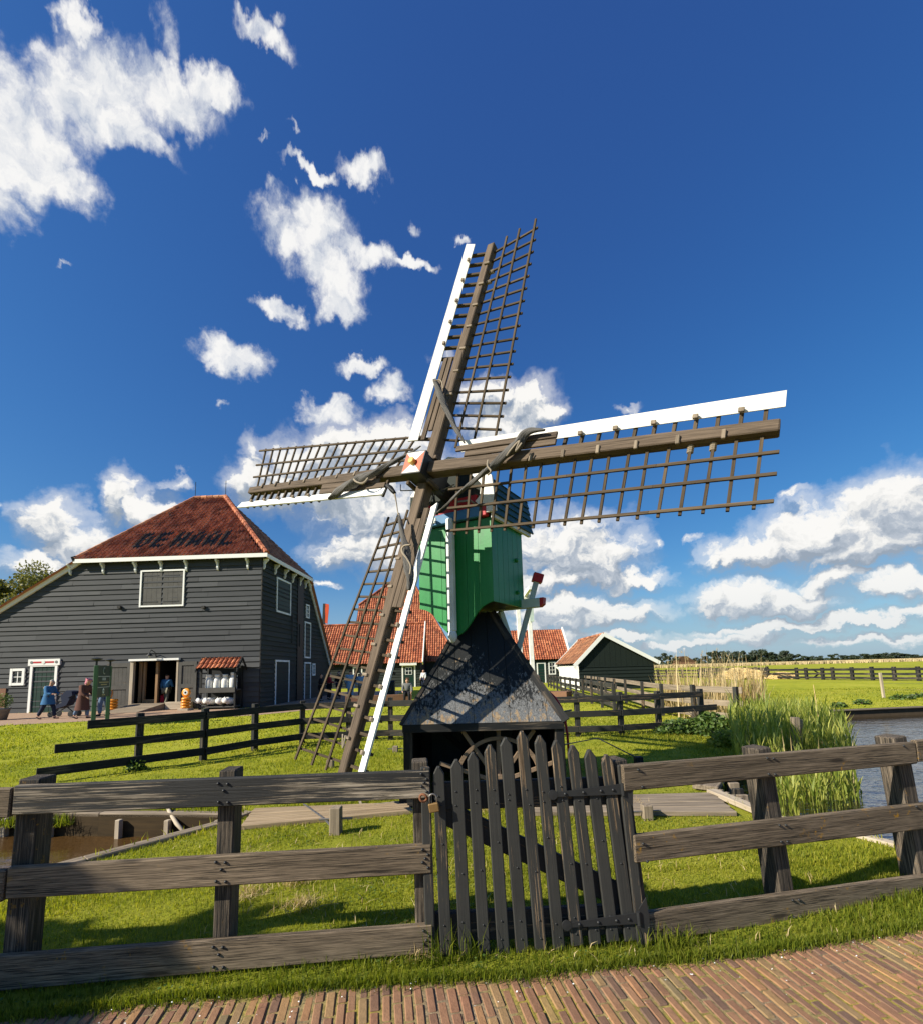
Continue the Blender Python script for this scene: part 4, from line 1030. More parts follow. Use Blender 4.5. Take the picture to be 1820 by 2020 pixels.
# ------------------------------------------------------------------ building helpers
def span(poly, z):
    """u-interval of a convex (u, z) polygon at height z"""
    us = []
    n = len(poly)
    for i in range(n):
        (u0, z0), (u1, z1) = poly[i], poly[(i+1) % n]
        if (z0-z)*(z1-z) <= 0 and abs(z1-z0) > 1e-9: us.append(u0+(u1-u0)*(z-z0)/(z1-z0))
    return (min(us), max(us)) if len(us) > 1 else None
def clap(name, O, U, N, poly, pitch, m, parent, holes=(), lap=.056, seg=4.5, jit=.15):
    """overlapping horizontal weatherboards on the plane O + u U + z Z, facing N"""
    O, U, N = Vector(O), Vector(U).normalized(), Vector(N).normalized(); mb = MB()
    zs = [min(p[1] for p in poly)]; zt = max(p[1] for p in poly)
    while zs[-1] < zt-1e-3: zs.append(min(zt, zs[-1]+pitch*random.uniform(1-jit, 1+jit)))
    for z0, z1 in zip(zs[:-1], zs[1:]):
        e = min(.004, (z1-z0)*.2); s0, s1 = span(poly, z0+e), span(poly, z1-e)
        if not s0 or not s1: continue
        cuts = [(s0[0], s0[1], s1[0], s1[1])]
        blocked = [(h[0], h[1]) for h in holes if h[2] < (z0+z1)/2 < h[3]]
        pieces = []
        cur = [(max(s0[0], s1[0]) if False else None)]
        L0, R0, L1, R1 = s0[0], s0[1], s1[0], s1[1]
        marks = []
        u = max(L0, L1)
        x = u + random.uniform(.4, seg)
        while x < min(R0, R1)-.4: marks.append(x); x += random.uniform(seg*.5, seg*1.2)
        iv = [(None, None)]
        edges_ = [None]+marks+[None]
        for a, b in zip(edges_[:-1], edges_[1:]):
            pieces.append(((L0 if a is None else a+.004), (R0 if b is None else b-.004), (L1 if a is None else a+.004), (R1 if b is None else b-.004)))
        for (ha, hb) in blocked:
            new = []
            for (l0, r0, l1, r1) in pieces:
                if hb <= min(l0, l1) or ha >= max(r0, r1): new.append((l0, r0, l1, r1)); continue
                if ha > min(l0, l1): new.append((l0, min(r0, ha), l1, min(r1, ha)))
                if hb < max(r0, r1): new.append((max(l0, hb), r0, max(l1, hb), r1))
            pieces = new
        for (l0, r0, l1, r1) in pieces:
            if r0-l0 < .01 and r1-l1 < .01: continue
            pr = lap*random.uniform(.8, 1.2); off = random.random()*60
            A, B, C2, D2 = O+U*l0+ZU*z0+N*pr, O+U*r0+ZU*z0+N*pr, O+U*r1+ZU*(z1+.01)+N*.006, O+U*l1+ZU*(z1+.01)+N*.006
            E, F2 = O+U*l0+ZU*z0-N*.0, O+U*r0+ZU*z0-N*.0
            vs = [A, B, C2, D2, E, F2]; gs = [(l0+off, z0, off), (r0+off, z0, off), (r1+off, z1, off), (l1+off, z1, off), (l0+off, z0-.03, off), (r0+off, z0-.03, off)]
            fl = (U.cross(ZU)).dot(N) > 0
            fs = [(0, 1, 2, 3), (4, 5, 1, 0)]
            if not fl: fs = [f[::-1] for f in fs]
            mb.add(vs, fs, gs)
    return mb.build(name, m, parent)
def tiles(name, O, U, V, poly, pu, pv, mats, parent, mark=None, amp=.035, under='dark_room', flat=False):
    """pantiles on the plane O + u U + v V (U along the eave, V up the slope); mark(i, j) picks the second material"""
    O, U, V = Vector(O), Vector(U).normalized(), Vector(V).normalized(); N = U.cross(V)
    if N.z < 0: N = -N
    mb = MB()
    u0, u1 = min(p[0] for p in poly), max(p[0] for p in poly); v1 = max(p[1] for p in poly); v0 = min(p[1] for p in poly)
    prof = ((0, .0), (.22, -.55), (.5, -.1), (.75, .9), (1.0, .25)) if not flat else ((0, 0), (.5, .2), (1, 0))
    for j in range(int((v1-v0)/pv)+1):
        va = v0+j*pv; vb = va+pv*1.12
        s = span(poly, min(max(va+pv*.5, v0+.001), v1-.001)); s2 = span(poly, min(va+.001, v1-.001)); s3 = span(poly, min(va+pv, v1-.001))
        if not s: continue
        for i in range(int((u1-u0)/pu)+1):
            ua = u0+i*pu; um = ua+pu/2
            if not (s[0]-pu*.2 <= um <= s[1]+pu*.2): continue
            j1, j2, tw = random.uniform(-.012, .012), random.uniform(-.006, .010), random.uniform(-.008, .008)
            vbb = min(vb, v1+.02)
            lo, hi = [], []; gl = []
            for (t, h) in prof:
                hh = h*amp
                lo.append(O+U*(ua+t*pu*1.04+tw)+V*(va+j1)+N*(hh+.045+j2)); hi.append(O+U*(ua+t*pu*1.04)+V*(vbb+j1)+N*(hh+.004))
            n = len(prof)
            lo2 = [p-N*.022 for p in lo]
            fs = [(k, k+1, n+k+1, n+k) for k in range(n-1)]+[(2*n+k, 2*n+k+1, k+1, k) for k in range(n-1)]
            if U.cross(V).dot(N) < 0: fs = [f[::-1] for f in fs]
            mb.add(lo+hi+lo2, fs, None, m=1 if (mark and mark(i, j)) else 0)
    o = mb.build(name, mats, parent, smooth=False)
    sh = MB(); sh.add([O+U*p[0]+V*p[1]-N*.012 for p in poly], [tuple(range(len(poly)))])
    sh.build('roof_underlay', under, o)
    return o
def ridge(name, pts, r, m, parent, step=.36):
    mb = MB()
    for a, b in zip(pts[:-1], pts[1:]):
        a, b = Vector(a), Vector(b); d = (b-a); n = max(1, int(d.length/step)); d.normalize(); st = (b-a).length/n
        for k in range(n): mb.tube([a+d*(k*st), a+d*((k+1)*st+.03)], [r*random.uniform(1.0, 1.08), r*.92], 8)
    return mb.build(name, m, parent)
def framed(name, O, U, N, u0, u1, z0, z1, panel_m, parent, frame_m='white_trim', fw=.07, dep=.07, bars=(0, 0), parts='frame'):
    """a door, window or shutter panel with a frame standing proud of the wall"""
    O, U, N = Vector(O), Vector(U), Vector(N)
    def P(u, z, d): return O+U*u+ZU*z+N*d
    mb = MB(); mb.prism([P(u0, z0, .0), P(u1, z0, .0), P(u1, z1, .0), P(u0, z1, .0)], N*.045); o = mb.build(name, panel_m, parent)
    mb = MB(); up = N
    for (ua, ub, za, zb) in ((u0-fw/2, u0-fw/2, z0-fw, z1+fw), (u1+fw/2, u1+fw/2, z0-fw, z1+fw)):
        mb.beam(P(ua, za, dep/2+.003), P(ub, zb, dep/2+.003), fw, dep, up=up)
    for z in ((z1+fw/2,) if z0 < .15 else (z0-fw/2, z1+fw/2)): mb.beam(P(u0+.001, z, dep/2), P(u1-.001, z, dep/2), dep-.002, fw-.002, up=ZU)
    for k in range(1, bars[0]+1): mb.beam(P(u0+(u1-u0)*k/(bars[0]+1), z0, .05), P(u0+(u1-u0)*k/(bars[0]+1), z1, .05), .035, .03, up=up)
    for k in range(1, bars[1]+1): mb.beam(P(u0, z0+(z1-z0)*k/(bars[1]+1), .047), P(u1, z0+(z1-z0)*k/(bars[1]+1), .047), .03, .035, up=ZU)
    mb.build(parts, frame_m, o)
    return o

# ------------------------------------------------------------------ the big barn
yaw = R_(-1.6); BU = Vector((math.cos(yaw), math.sin(yaw), 0)); BN = Vector((math.sin(yaw), -math.cos(yaw), 0))   # along front, out of front
SV = -BN                                                    # back along the side wall
K0 = Vector((-10.15, 24.0, 0))                              # front right corner
EH = 7.72
barn = thing('barn', 'big dark timber barn with red tiled hipped roof and white eaves', 'barn', K0+BU*-6)
def bp(u, z, d=0): return K0+BU*u+BN*d+ZU*z                  # front wall point (u negative to the left)
def sp_(v, z, d=0): return K0+SV*v+BU*d+ZU*z                 # side wall point
def solve_u(px, z=3):                                       # where a sight line meets the front wall
    v = ray(px[0], px[1]); t = ((K0-EYEP).dot(BN))/v.dot(BN); q = EYEP+v*t-K0; return q.dot(BU), q.z
def solve_v(px):
    v = ray(px[0], px[1]); t = ((K0-EYEP).dot(BU))/v.dot(BU); q = EYEP+v*t-K0; return q.dot(SV), q.z
z1r = (0, 1500, 1100, 2700)
def fu(x, y): return solve_u(zc(x, y, z1r))
UL = -9.55                                                   # left end of the high eave
uA = solve_u((0, 1205))                                      # verge line at the picture's edge
slope = (EH-uA[1])/(UL-uA[0]); uLow = UL-(EH-2.3)/slope
eu0, ez1 = fu(722, 1120); eu1, _ = fu(972, 1118)
ent = (eu0+.10, eu1-.05, -.01, 2.42)
dg0, dz1 = fu(165, 1150); dg1, _ = fu(318, 1150)
wall = clap('front_wall', K0, BU, BN, [(uLow, 0), (0, 0), (0, EH), (UL, EH), (uLow, 2.3)], .248, 'tarred_siding', barn, holes=[ent])
mb = MB(); mb.prism([bp(uLow, 0, -.015), bp(ent[0], 0, -.015), bp(ent[0], EH, -.015), bp(UL, EH, -.015), bp(uLow, 2.3, -.015)], -BN*.12)
mb.prism([bp(ent[1], 0, -.015), bp(0, 0, -.015), bp(0, EH, -.015), bp(ent[1], EH, -.015)], -BN*.12)
mb.prism([bp(ent[0], ent[3], -.015), bp(ent[1], ent[3], -.015), bp(ent[1], EH, -.015), bp(ent[0], EH, -.015)], -BN*.12)
mb.build('wall_core', 'black_tar', barn)
DS, DE, EL = 6.45, 11.3, 2.2                                 # end of high side eave, end of the rear slope
clap('side_wall', K0, SV, BU, [(0, 0), (DE, 0), (DE, EL), (DS, EH), (0, EH)], .25, 'dark_green_siding', barn)
mb = MB(); mb.prism([sp_(.02, 0, -.015), sp_(DE, 0, -.015), sp_(DE, EL, -.015), sp_(DS, EH, -.015), sp_(.02, EH, -.015)], -BU*.12); mb.build('wall_core', 'black_tar', barn)
mb = MB(); mb.beam(bp(.015, 0, .02), bp(.015, EH-.2, .02), .05, .05, up=BN); mb.build('corner_board', 'fence_tar', barn)
va_, vb_2 = solve_v((584.5, 1280))[0], solve_v((596, 1280))[0]
MB().beam(sp_((va_+vb_2)/2, 0, .05), sp_((va_+vb_2)/2, EH-.25, .05), vb_2-va_, .06, up=BU).build('recess_shadow_strip', 'black_tar', barn)  # flat black board standing in for the shadowed recess of the side wall
# interior seen through the open entrance
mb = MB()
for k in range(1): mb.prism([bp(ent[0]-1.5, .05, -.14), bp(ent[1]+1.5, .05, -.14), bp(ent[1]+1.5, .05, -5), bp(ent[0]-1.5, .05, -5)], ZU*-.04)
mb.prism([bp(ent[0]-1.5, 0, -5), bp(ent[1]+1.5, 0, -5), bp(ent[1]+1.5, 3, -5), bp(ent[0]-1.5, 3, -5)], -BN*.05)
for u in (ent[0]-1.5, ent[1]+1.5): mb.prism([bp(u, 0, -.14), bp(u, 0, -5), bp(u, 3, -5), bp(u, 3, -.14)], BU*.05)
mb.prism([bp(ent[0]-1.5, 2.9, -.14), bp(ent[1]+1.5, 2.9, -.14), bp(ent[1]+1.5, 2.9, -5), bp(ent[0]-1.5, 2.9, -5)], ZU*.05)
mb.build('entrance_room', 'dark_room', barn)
def fp(x, y, d):                                             # the same on a plane d metres in front of the wall
    v = ray(*zc(x, y, z1r)); p = K0+BN*d; t = ((p-EYEP).dot(BN))/v.dot(BN); q = EYEP+v*t-K0; return q.dot(BU), q.z
# roof planes
RA = K0+BU*-4.25+SV*4.1+ZU*12.45; RB = K0+BU*-6.15+SV*4.1+ZU*12.45     # ridge, right and left ends
ov = .32
E0 = bp(UL-.1, EH, ov); E1 = bp(ov*.7, EH, ov)                          # front eave
Vd = (RA-bp(-4.25, EH, ov)).normalized()
sl = (RA-bp(-4.25, EH, ov)).length
Lf = (E1-E0).length
polyF = [(0, 0), (Lf, 0), (Lf-4.25-ov*.7, sl), (Lf-6.15-ov*.7, sl)]
GL = {'D': ('XX.', 'X.X', 'X.X', 'X.X', 'XX.'), 'E': ('XXX', 'X..', 'XXX', 'X..', 'XXX'), 'H': ('X.X', 'X.X', 'XXX', 'X.X', 'X.X'), 'A': ('.X.', 'X.X', 'X.X', 'XXX', 'X.X'), 'L': ('X..', 'X..', 'X..', 'X..', 'XXX')}
cols = []
for k, ch in enumerate('DE HAAL'):
    if ch == ' ': cols += ['.....']; continue
    for c_ in range(3): cols.append(''.join(GL[ch][r][c_] for r in range(5)))
    cols.append('.....')
PU_, PV_ = .217, .30
i0 = int((Lf-solve_u((441, 1062))[0]*-1-0)/PU_)
# lettering: ends 1.65 m short of the right hip at its third course
def letter(i, j):
    k = i-LI; r = 4-(j-3)
    return 0 <= k < len(cols) and 0 <= r < 5 and cols[k][r] == 'X'
LI = int((Lf-ov*.7-1.62)/PU_)-len(cols)
rf = tiles('front_roof', E0, BU, Vd, polyF, PU_, PV_, ['pantile', 'slate_tile'], barn, letter, amp=.095)
# right side roof
S1 = sp_(DS+.15, EH, ov); Es = sp_(-ov*.7, EH, ov)
base = S1-Es; Us = base.normalized()
foot = Es+Us*((RA-Es).dot(Us)); Vs = (RA-foot).normalized()
rs = tiles('side_roof', Es, Us, Vs, [(0, 0), (base.length, 0), ((RA-Es).dot(Us), (RA-foot).length)], .22, .30, ['pantile'], barn, amp=.05)
# left slope and rear slopes
Lt = bp(uLow-.3, 2.3-.2, ov)
du = (E0-Lt); VL = du.normalized(); lenL = du.length
mb = MB(); mb.add([Lt, E0, RB, RB+SV*4, Lt+SV*12], [(0, 1, 2, 3, 4)]); 
mb.add([S1, sp_(DE+.3, EL-.3, ov), K0+SV*(DE+.3)+BU*-14+ZU*(EL-.3), RB+SV*.5, RA], [(0, 1, 2, 3, 4)])
mb.build('rear_roof', 'pantile', barn)
ridge('ridge_tiles', [Es+ZU*.05, RA+ZU*.08], .15, 'pantile_bright', barn); ridge('ridge_tiles', [RA+ZU*.08, RB+ZU*.08], .13, 'pantile', barn); ridge('ridge_tiles', [E0+ZU*.05, RB+ZU*.08], .12, 'pantile', barn)
mb = MB()
for p in (RA, RB): mb.tube([p, p+ZU*1.1], .018, 5)
mb.build('lightning_rod', 'black_iron', barn)
MB().beam(bp(UL-.12, EH-.08, ov+.03), bp(ov+.10, EH-.08, ov+.03), .06, .20, up=ZU).build('eave_board', 'white_trim', barn)
MB().beam(sp_(-ov-.04, EH-.08, ov+.03), sp_(DS+.2, EH-.08, ov+.03), .06, .20, up=ZU).build('eave_board', 'white_trim', barn)
MB().beam(bp(UL-.2, EH+.02, ov+.02), bp(UL-.02, EH+.10, ov-.05), .2, .22, up=ZU).build('gutter_end', 'fence_tar', barn)
vd = (bp(UL, EH, 0)-bp(uLow, 2.3, 0)).normalized()
MB().beam(bp(uLow-.2, 2.3-.14, .08)-vd*.3, bp(UL-.02, EH-.02, .08), .10, .30, up=ZU).build('verge_board', 'white_trim', barn)
vb_ = (sp_(DE, EL, 0)-sp_(DS, EH, 0)).normalized()
MB().beam(sp_(DS+.05, EH+.02, .08), sp_(DE+.2, EL-.25, .08), .08, .22, up=ZU).build('verge_board', 'post_paint', barn)
# scrolled eave brackets
def bracket(p, out, al):
    out = Vector(out); pts = [(0, 0), (ov-.02, 0), (ov-.03, -.10), (.20, -.16), (.13, -.26), (.13, -.42), (.08, -.52), (0, -.56)]
    mb = MB(); mb.prism([p+out*x+ZU*z-Vector(al)*.045 for x, z in pts], Vector(al)*.09); return mb.build('eave_bracket', 'post_paint', barn)
zf = (200, 1550, 1050, 2150)
for x in (80, 310, 535, 715, 890, 1108, 1318):
    u = solve_u(zc(x, 600, zf))[0]; bracket(bp(min(u, -.1), EH-.18, .005), BN, BU)
for v in (.08, 1.45, 2.75, 3.95, 5.1, 6.05, 6.95): bracket(sp_(v, EH-.18, .005), BU, SV)
# shuttered hatch
h0, hz0 = solve_u(zc(556, 945, zf)); h1, hz1 = solve_u(zc(876, 682, zf))
MATS['grey_shutter'] = worn('grey_shutter', (.075, .072, .066), (.05, .042, .034), (.15, .13, .105), lo=.58, hi=.66)
hm = (h0+h1)/2
mb = MB()
for u in (h0+.03, h1-.03): mb.beam(bp(u, hz0, .05), bp(u, hz1+.03, .05), .08, .09, up=BN)
for z in (hz0+.04, hz1): mb.beam(bp(h0+.072, z, .048), bp(h1-.072, z, .048), .088, .08)
hf = mb.build('hatch_frame', 'white_trim', barn)
for (ua, ub) in ((h0+.09, hm-.04), (hm+.04, h1-.09)):
    mb = MB(); n = 4
    for k in range(n):
        x0, x1 = ua+(ub-ua)*k/n+.004, ua+(ub-ua)*(k+1)/n-.004
        mb.prism([bp(x0, hz0+.10, .0), bp(x1, hz0+.10, .0), bp(x1, hz1-.05, .0), bp(x0, hz1-.05, .0)], BN*(.042+random.uniform(0, .006)))
    sh_ = mb.build('shutter', 'grey_shutter', hf); mb = MB()
    for z in (hz0+.27, hz1-.25): mb.beam(bp(ua+.02, z, .056), bp(ub-.18, z, .056), .014, .04)
    mb.build('shutter_irons', 'black_iron', sh_)
for x in (420, 1008):
    u, z = solve_u(zc(x, 945, zf)); MB().box(-.09, .09, -.1, .1, -.1, .1).build
    mb = MB(); mb.beam(bp(u, z, 0), bp(u, z, .16), .16, .13, up=ZU); mb.build('beam_stub', 'fence_tar', barn)
# little white window and the green door
w0, wz0 = fu(72, 1228); w1, wz1 = fu(130, 1155)
framed('window', K0, BU, BN, w0, w1, wz0+.05, wz1-.02, 'glass_dark', barn, fw=.13, dep=.10, bars=(1, 1))
d0, _ = fu(170, 1200); d1, _ = fu(306, 1200)
dr = framed('door', K0, BU, BN, d0+.12, d1-.03, 0.02, 2.30, 'green_door', barn, fw=.13, dep=.10)
MB().beam(bp(d0-.12, 2.52, .06), bp(d1+.22, 2.52, .06), .12, .32).build('lintel', 'white_trim', dr)
mb = MB(); mb.beam(bp(d0+.15, 2.52, .122), bp(d1-.08, 2.52, .122), .012, .085); c_ = (d0+d1)/2+.03
mb.build('lintel_ribbon', 'red_paint', dr)
mb = MB(); mb.lathe(bp(c_, 2.52, .125), [(.09, 0), (.09, .012), (.001, .014)], 12, BN); mb.build('lintel_shield', 'sign_white', dr)
mb = MB()
for u in (d0+.06, d1+.04): mb.lathe(bp(u, 2.52, .122), [(.075, 0), (.07, .012), (.001, .014)], 10, BN)
mb.build('lintel_scrolls', 'galvanised', dr)
mb = MB()
for k in range(1, 5):
    u = d0+.12+(d1-d0-.15)*k/5; mb.beam(bp(u, .05, .047), bp(u, 2.28, .047), .012, .01, up=BN)
mb.build('board_gaps', 'black_tar', dr)
# entrance frame and its folded-back doors
mb = MB(); fm = 'pale_timber'
mb.beam(bp(ent[0]-.06, 0, .06), bp(ent[0]-.06, 2.5, .06), .16, .16, up=BN)
efr = mb.build('entrance_frame', fm, barn)
MB().beam(bp(ent[1]+.04, 0, .05), bp(ent[1]+.04, 2.46, .05), .09, .14, up=BN).build('jamb', fm, efr)
MB().beam(bp(ent[0]-.2, 2.50, .09), bp(ent[1]+.14, 2.50, .09), .22, .10).build('lintel', 'white_trim', efr)
for u, w in ((ent[0]+.10, .16), (ent[0]+.30, .10), (ent[0]+.95, .12)):
    MB().beam(bp(u, .06, -.35), bp(u, 2.4, -.35), w, .12, up=BN).build('inner_post', 'door_timber', efr)
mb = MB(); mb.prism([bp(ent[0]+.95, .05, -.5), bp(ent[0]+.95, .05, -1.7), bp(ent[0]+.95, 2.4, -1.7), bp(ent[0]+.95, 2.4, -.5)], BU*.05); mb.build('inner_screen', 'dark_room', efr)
mb = MB(); mb.beam(bp(ent[0]+.3, .30, -.33), bp(ent[0]+.95, .30, -.33), .05, .42); mb.build('low_panel', 'door_timber', efr)
def open_door(u0, u1):
    mb = MB(); n = 6
    for k in range(n):
        a, b = u0+(u1-u0)*k/n+.004, u0+(u1-u0)*(k+1)/n-.004
        mb.prism([bp(a, .10, .05), bp(b, .10, .05), bp(b, 2.36, .05), bp(a, 2.36, .05)], BN*.03)
    d = mb.build('entrance_door', 'grey_shutter', barn); mb = MB()
    for u in (u0+.07, u1-.07): mb.beam(bp(u, .10, .10), bp(u, 2.36, .10), .15, .035, up=BN)
    for z in (.2, 1.15, 2.27): mb.beam(bp(u0+.15, z, .10), bp(u1-.15, z, .10), .033, .20)
    mb.build('door_rails', 'grey_shutter', d); return d
l0, _ = fu(585, 1200); open_door(l0, ent[0]-.16); r1, _ = fu(1072, 1200); open_door(ent[1]+.12, r1)
# barn lamp over the entrance
lu, lz = fu(845, 1062)
lamp = thing('barn_lamp', 'black gooseneck lamp on the barn wall above the open entrance', 'lamp', bp(lu, lz, .3))
MB().tube([bp(lu+.05, lz-.18, .03), bp(lu+.05, lz+.05, .14), bp(lu, lz+.16, .34), bp(lu, lz+.05, .46)], .022, 8).build('bracket', 'black_iron', lamp, smooth=True)
MB().lathe(bp(lu, lz-.14, .46), [(.15, 0), (.14, .02), (.07, .09), (.04, .15), (.001, .16)], 16).build('lamp_shade', 'black_iron', lamp, smooth=True)
MB().lathe(bp(lu, lz-.26, .46), [(.001, .02), (.035, .04), (.05, .08), (.04, .13)], 12).build('bulb_glass', 'sign_white', lamp, smooth=True)
# side wall openings
for (xa, ya, xb, yb, m, nm) in ((1498, 838, 1572, 672, 'teal_shutter', 'shutter'), (1490, 1335, 1562, 1108, 'dark_green_siding', 'side_door'), (1650, 1080, 1680, 900, 'teal_shutter', 'shutter'), (1648, 1305, 1680, 1118, 'teal_shutter', 'side_door')):
    va, za = solve_v(zc(xa, ya, z1r)); vb, zb = solve_v(zc(xb, yb, z1r)); vb, _ = solve_v(zc(xb, (ya+yb)/2, z1r)); va, _ = solve_v(zc(xa, (ya+yb)/2, z1r))
    _, za = solve_v(zc(xa, ya, z1r)); zt_ = solve_v(zc((xa+xb)/2, yb, z1r))[1]; z0_ = solve_v(zc((xa+xb)/2, ya, z1r))[1]
    if nm == 'side_door': z0_ = .02
    framed(nm, K0, SV, BU, va+.05, vb-.05, z0_, zt_, m, barn, frame_m='post_paint', fw=.10, dep=.07)
for (xa, ya, xb, yb) in ((1656, 865, 1673, 797), (1690, 1180, 1704, 1120)):
    va, _ = solve_v(zc(xa, ya, z1r)); vb, _ = solve_v(zc(xb, ya, z1r)); z0_ = solve_v(zc(xa, ya, z1r))[1]; zt_ = solve_v(zc(xa, yb, z1r))[1]
    framed('window', K0, SV, BU, va+.08, vb-.06, z0_+.05, zt_-.05, 'glass_dark', barn, fw=.09, dep=.08, bars=(1, 2))
mb = MB()
for v, za, zb in ((3.9, 3.4, 5.1), (5.1, 3.2, 4.7)): mb.tube([sp_(v-.05, zb, .03), sp_(v, zb-.1, .10), sp_(v, za+.1, .10), sp_(v+.05, za, .03)], .03, 6)
mb.build('wall_irons', 'black_iron', barn)
# brick plinth at the far left, stone flag by the side
u_, _ = fu(36, 1300); mb = MB(); mb.prism([bp(u_-2.2, 0, .04), bp(u_, 0, .04), bp(u_, 1.25, .04), bp(u_-2.2, 1.25, .04)], BN*.04); mb.build('brick_plinth', 'brick_wall', barn)
# ramp up to the entrance
mb = MB(); mb.prism([bp(ent[0]-.15, .015, .25), bp(ent[1]+.30, .015, .25), bp(ent[1]-.5, .02, 2.1), bp(ent[0]-.15, .02, 2.1)], ZU*.02)
ramp = thing('entrance_ramp', 'sloping wooden ramp laid in front of the barn entrance', 'ramp', bp((ent[0]+ent[1])/2, 0, 1))
mb = MB(); A = [bp(ent[0]+.1, .02, .16), bp(ent[1]-.1, .02, .16)]
q = [bp(ent[0]-.2, .02, 1.7), bp(ent[1]-.8, .02, 1.7), bp(ent[1]-.4, .34, .2), bp(ent[0]+.1, .34, .2)]
w2 = [bp(ent[0]-.2, .0, 1.7), bp(ent[1]-.8, .0, 1.7), bp(ent[1]-.4, .0, .2), bp(ent[0]+.1, .0, .2)]
mb.add(q+w2, [(0, 1, 2, 3), (1, 5, 6, 2), (4, 5, 1, 0), (3, 7, 4, 0), (2, 6, 7, 3)]); mb.build('ramp_deck', 'grey_timber', ramp)
MB().beam(bp(ent[1]-.38, .20, .18), bp(ent[1]+.9, .20, .18), .25, .36, c=.01).build('door_step', 'pale_timber', ramp)
# ------------------------------------------------------------------ houses beyond the mill
def onplane(px, p0, n):
    v = ray(*px); t = (Vector(p0)-EYEP).dot(n)/v.dot(n); return EYEP+v*t
X = Vector((1, 0, 0)); Y = Vector((0, 1, 0))
# low tiled house
hs = thing('tiled_house', 'low dark house with red pantile roof and green door behind the windmill', 'house', (-8, 48.4, 0))
xl, xr, yE, yR, zE, zR = -17.5, -4.05, 48.0, 52.2, 2.40, 6.75
clap('front_wall', (xl, 48.4, 0), X, -Y, [(0, 0), (xr-.25-xl, 0), (xr-.25-xl, 2.5), (0, 2.5)], .26, 'dark_green_siding', hs)
mb = MB(); mb.box(xl, xr-.2, 48.43, 56, 0, 2.5); mb.prism([(xr-.2, 48.43, 2.5), (xr-.2, 56, 2.5), (xr-.2, 52.2, 6.6)], X*-.1); mb.build('wall_core', 'black_tar', hs)
tiles('roof', (xl, yE, zE), X, Vector((0, yR-yE, zR-zE)), [(0, 0), (xr-xl, 0), (xr-xl, 6.03), (0, 6.03)], .26, .33, ['pantile_bright'], hs, amp=.055)
mb = MB(); mb.add([(xl, yR, zR), (xr, yR, zR), (xr, 56.4, zE), (xl, 56.4, zE)], [(0, 1, 2, 3)]); mb.build('rear_roof', 'pantile', hs)
ridge('ridge_tiles', [(xl, yR, zR+.06), (xr, yR, zR+.06)], .12, 'pantile_bright', hs)
MB().beam((xr+.06, yE-.1, zE-.05), (xr+.06, yR, zR+.10), .10, .42, up=(0, -1, 1)).build('bargeboard', 'white_trim', hs)
def w_at(px): q = onplane(px, (0, 48.4, 0), Y); return q.x-xl, q.z
u0, z0 = w_at((796, 1353)); u1, z1 = w_at((817, 1312))
d_ = framed('door', (xl, 48.4, 0), X, -Y, u0, u1, .02, z1-.1, 'green_door', hs, fw=.14)
MB().beam((xl+u0-.3, 48.2, z1+.12), (xl+u1+.3, 48.2, z1+.12), .4, .28).build('door_hood', 'white_trim', d_)
MB().beam((xl+(u0+u1)/2, 48.345, 1.25), (xl+(u0+u1)/2, 48.345, 1.95), .62, .02, up=Y).build('door_pane', 'glass_dark', d_)
mb = MB(); 
for dx in (-.32, 0, .32): mb.beam((xl+(u0+u1)/2+dx, 48.33, 1.25), (xl+(u0+u1)/2+dx, 48.33, 1.95), .045, .03, up=Y)
for z in (1.25, 1.6, 1.95): mb.beam((xl+(u0+u1)/2-.34, 48.331, z), (xl+(u0+u1)/2+.34, 48.331, z), .03, .045)
mb.build('door_bars', 'post_paint', d_)
u0, z0 = w_at((699, 1350)); u1, z1 = w_at((713, 1320))
framed('window', (xl, 48.4, 0), X, -Y, u0, u1, .95, 2.0, 'glass_dark', hs, fw=.12, bars=(1, 1))
MB().lathe((xl+w_at((772, 1315))[0], 48.3, 1.95), [(.001, 0), (.1, .02), (.12, .09), (.1, .16)], 10).build('wall_light', 'sign_white', hs)
# tall roof behind it
ts = thing('tall_roofed_house', 'tall house with steep hipped red pantile roof rising behind the low house', 'house', (-8, 62, 0))
p0 = Vector((0, 55, 2.6)); slp = Vector((0, 7.2, 11.0)).normalized(); nn = X.cross(slp)
def tp_(px): q = onplane(px, p0, nn)-p0; return (q.x, q.dot(slp))
pts = [tp_((708, 1195)), tp_((781, 1143)), tp_((811, 1143)), tp_((880, 1262))]
vmin = 0.0; dxr = (pts[3][0]-pts[2][0])/(pts[2][1]-pts[3][1]); xr2 = pts[3][0]+dxr*(pts[3][1]-vmin)*.9
pl = [(pts[0][0], vmin), (xr2, vmin), pts[3], pts[2], pts[1], pts[0]]
mn = min(p[0] for p in pl)
tiles('roof', p0+X*mn, X, slp, [(p[0]-mn, p[1]) for p in pl], .27, .34, ['pantile_bright'], ts, amp=.06)
P3 = [p0+X*p[0]+slp*p[1] for p in pl]
mb = MB(); mb.prism([p-nn*.08+Vector((0, .1, 0)) for p in P3], Y*9); mb.build('rear_roof', 'pantile', ts)
mb = MB(); mb.box(P3[0].x+.15, P3[1].x-.2, 55.4, 68, 0, 2.6); mb.build('wall', 'dark_green_siding', ts)
ridge('ridge_tiles', [P3[5]+ZU*.1, P3[4]+ZU*.12, P3[3]+ZU*.12, P3[2]+ZU*.1, P3[1]+ZU*.1], .13, 'pantile_bright', ts)
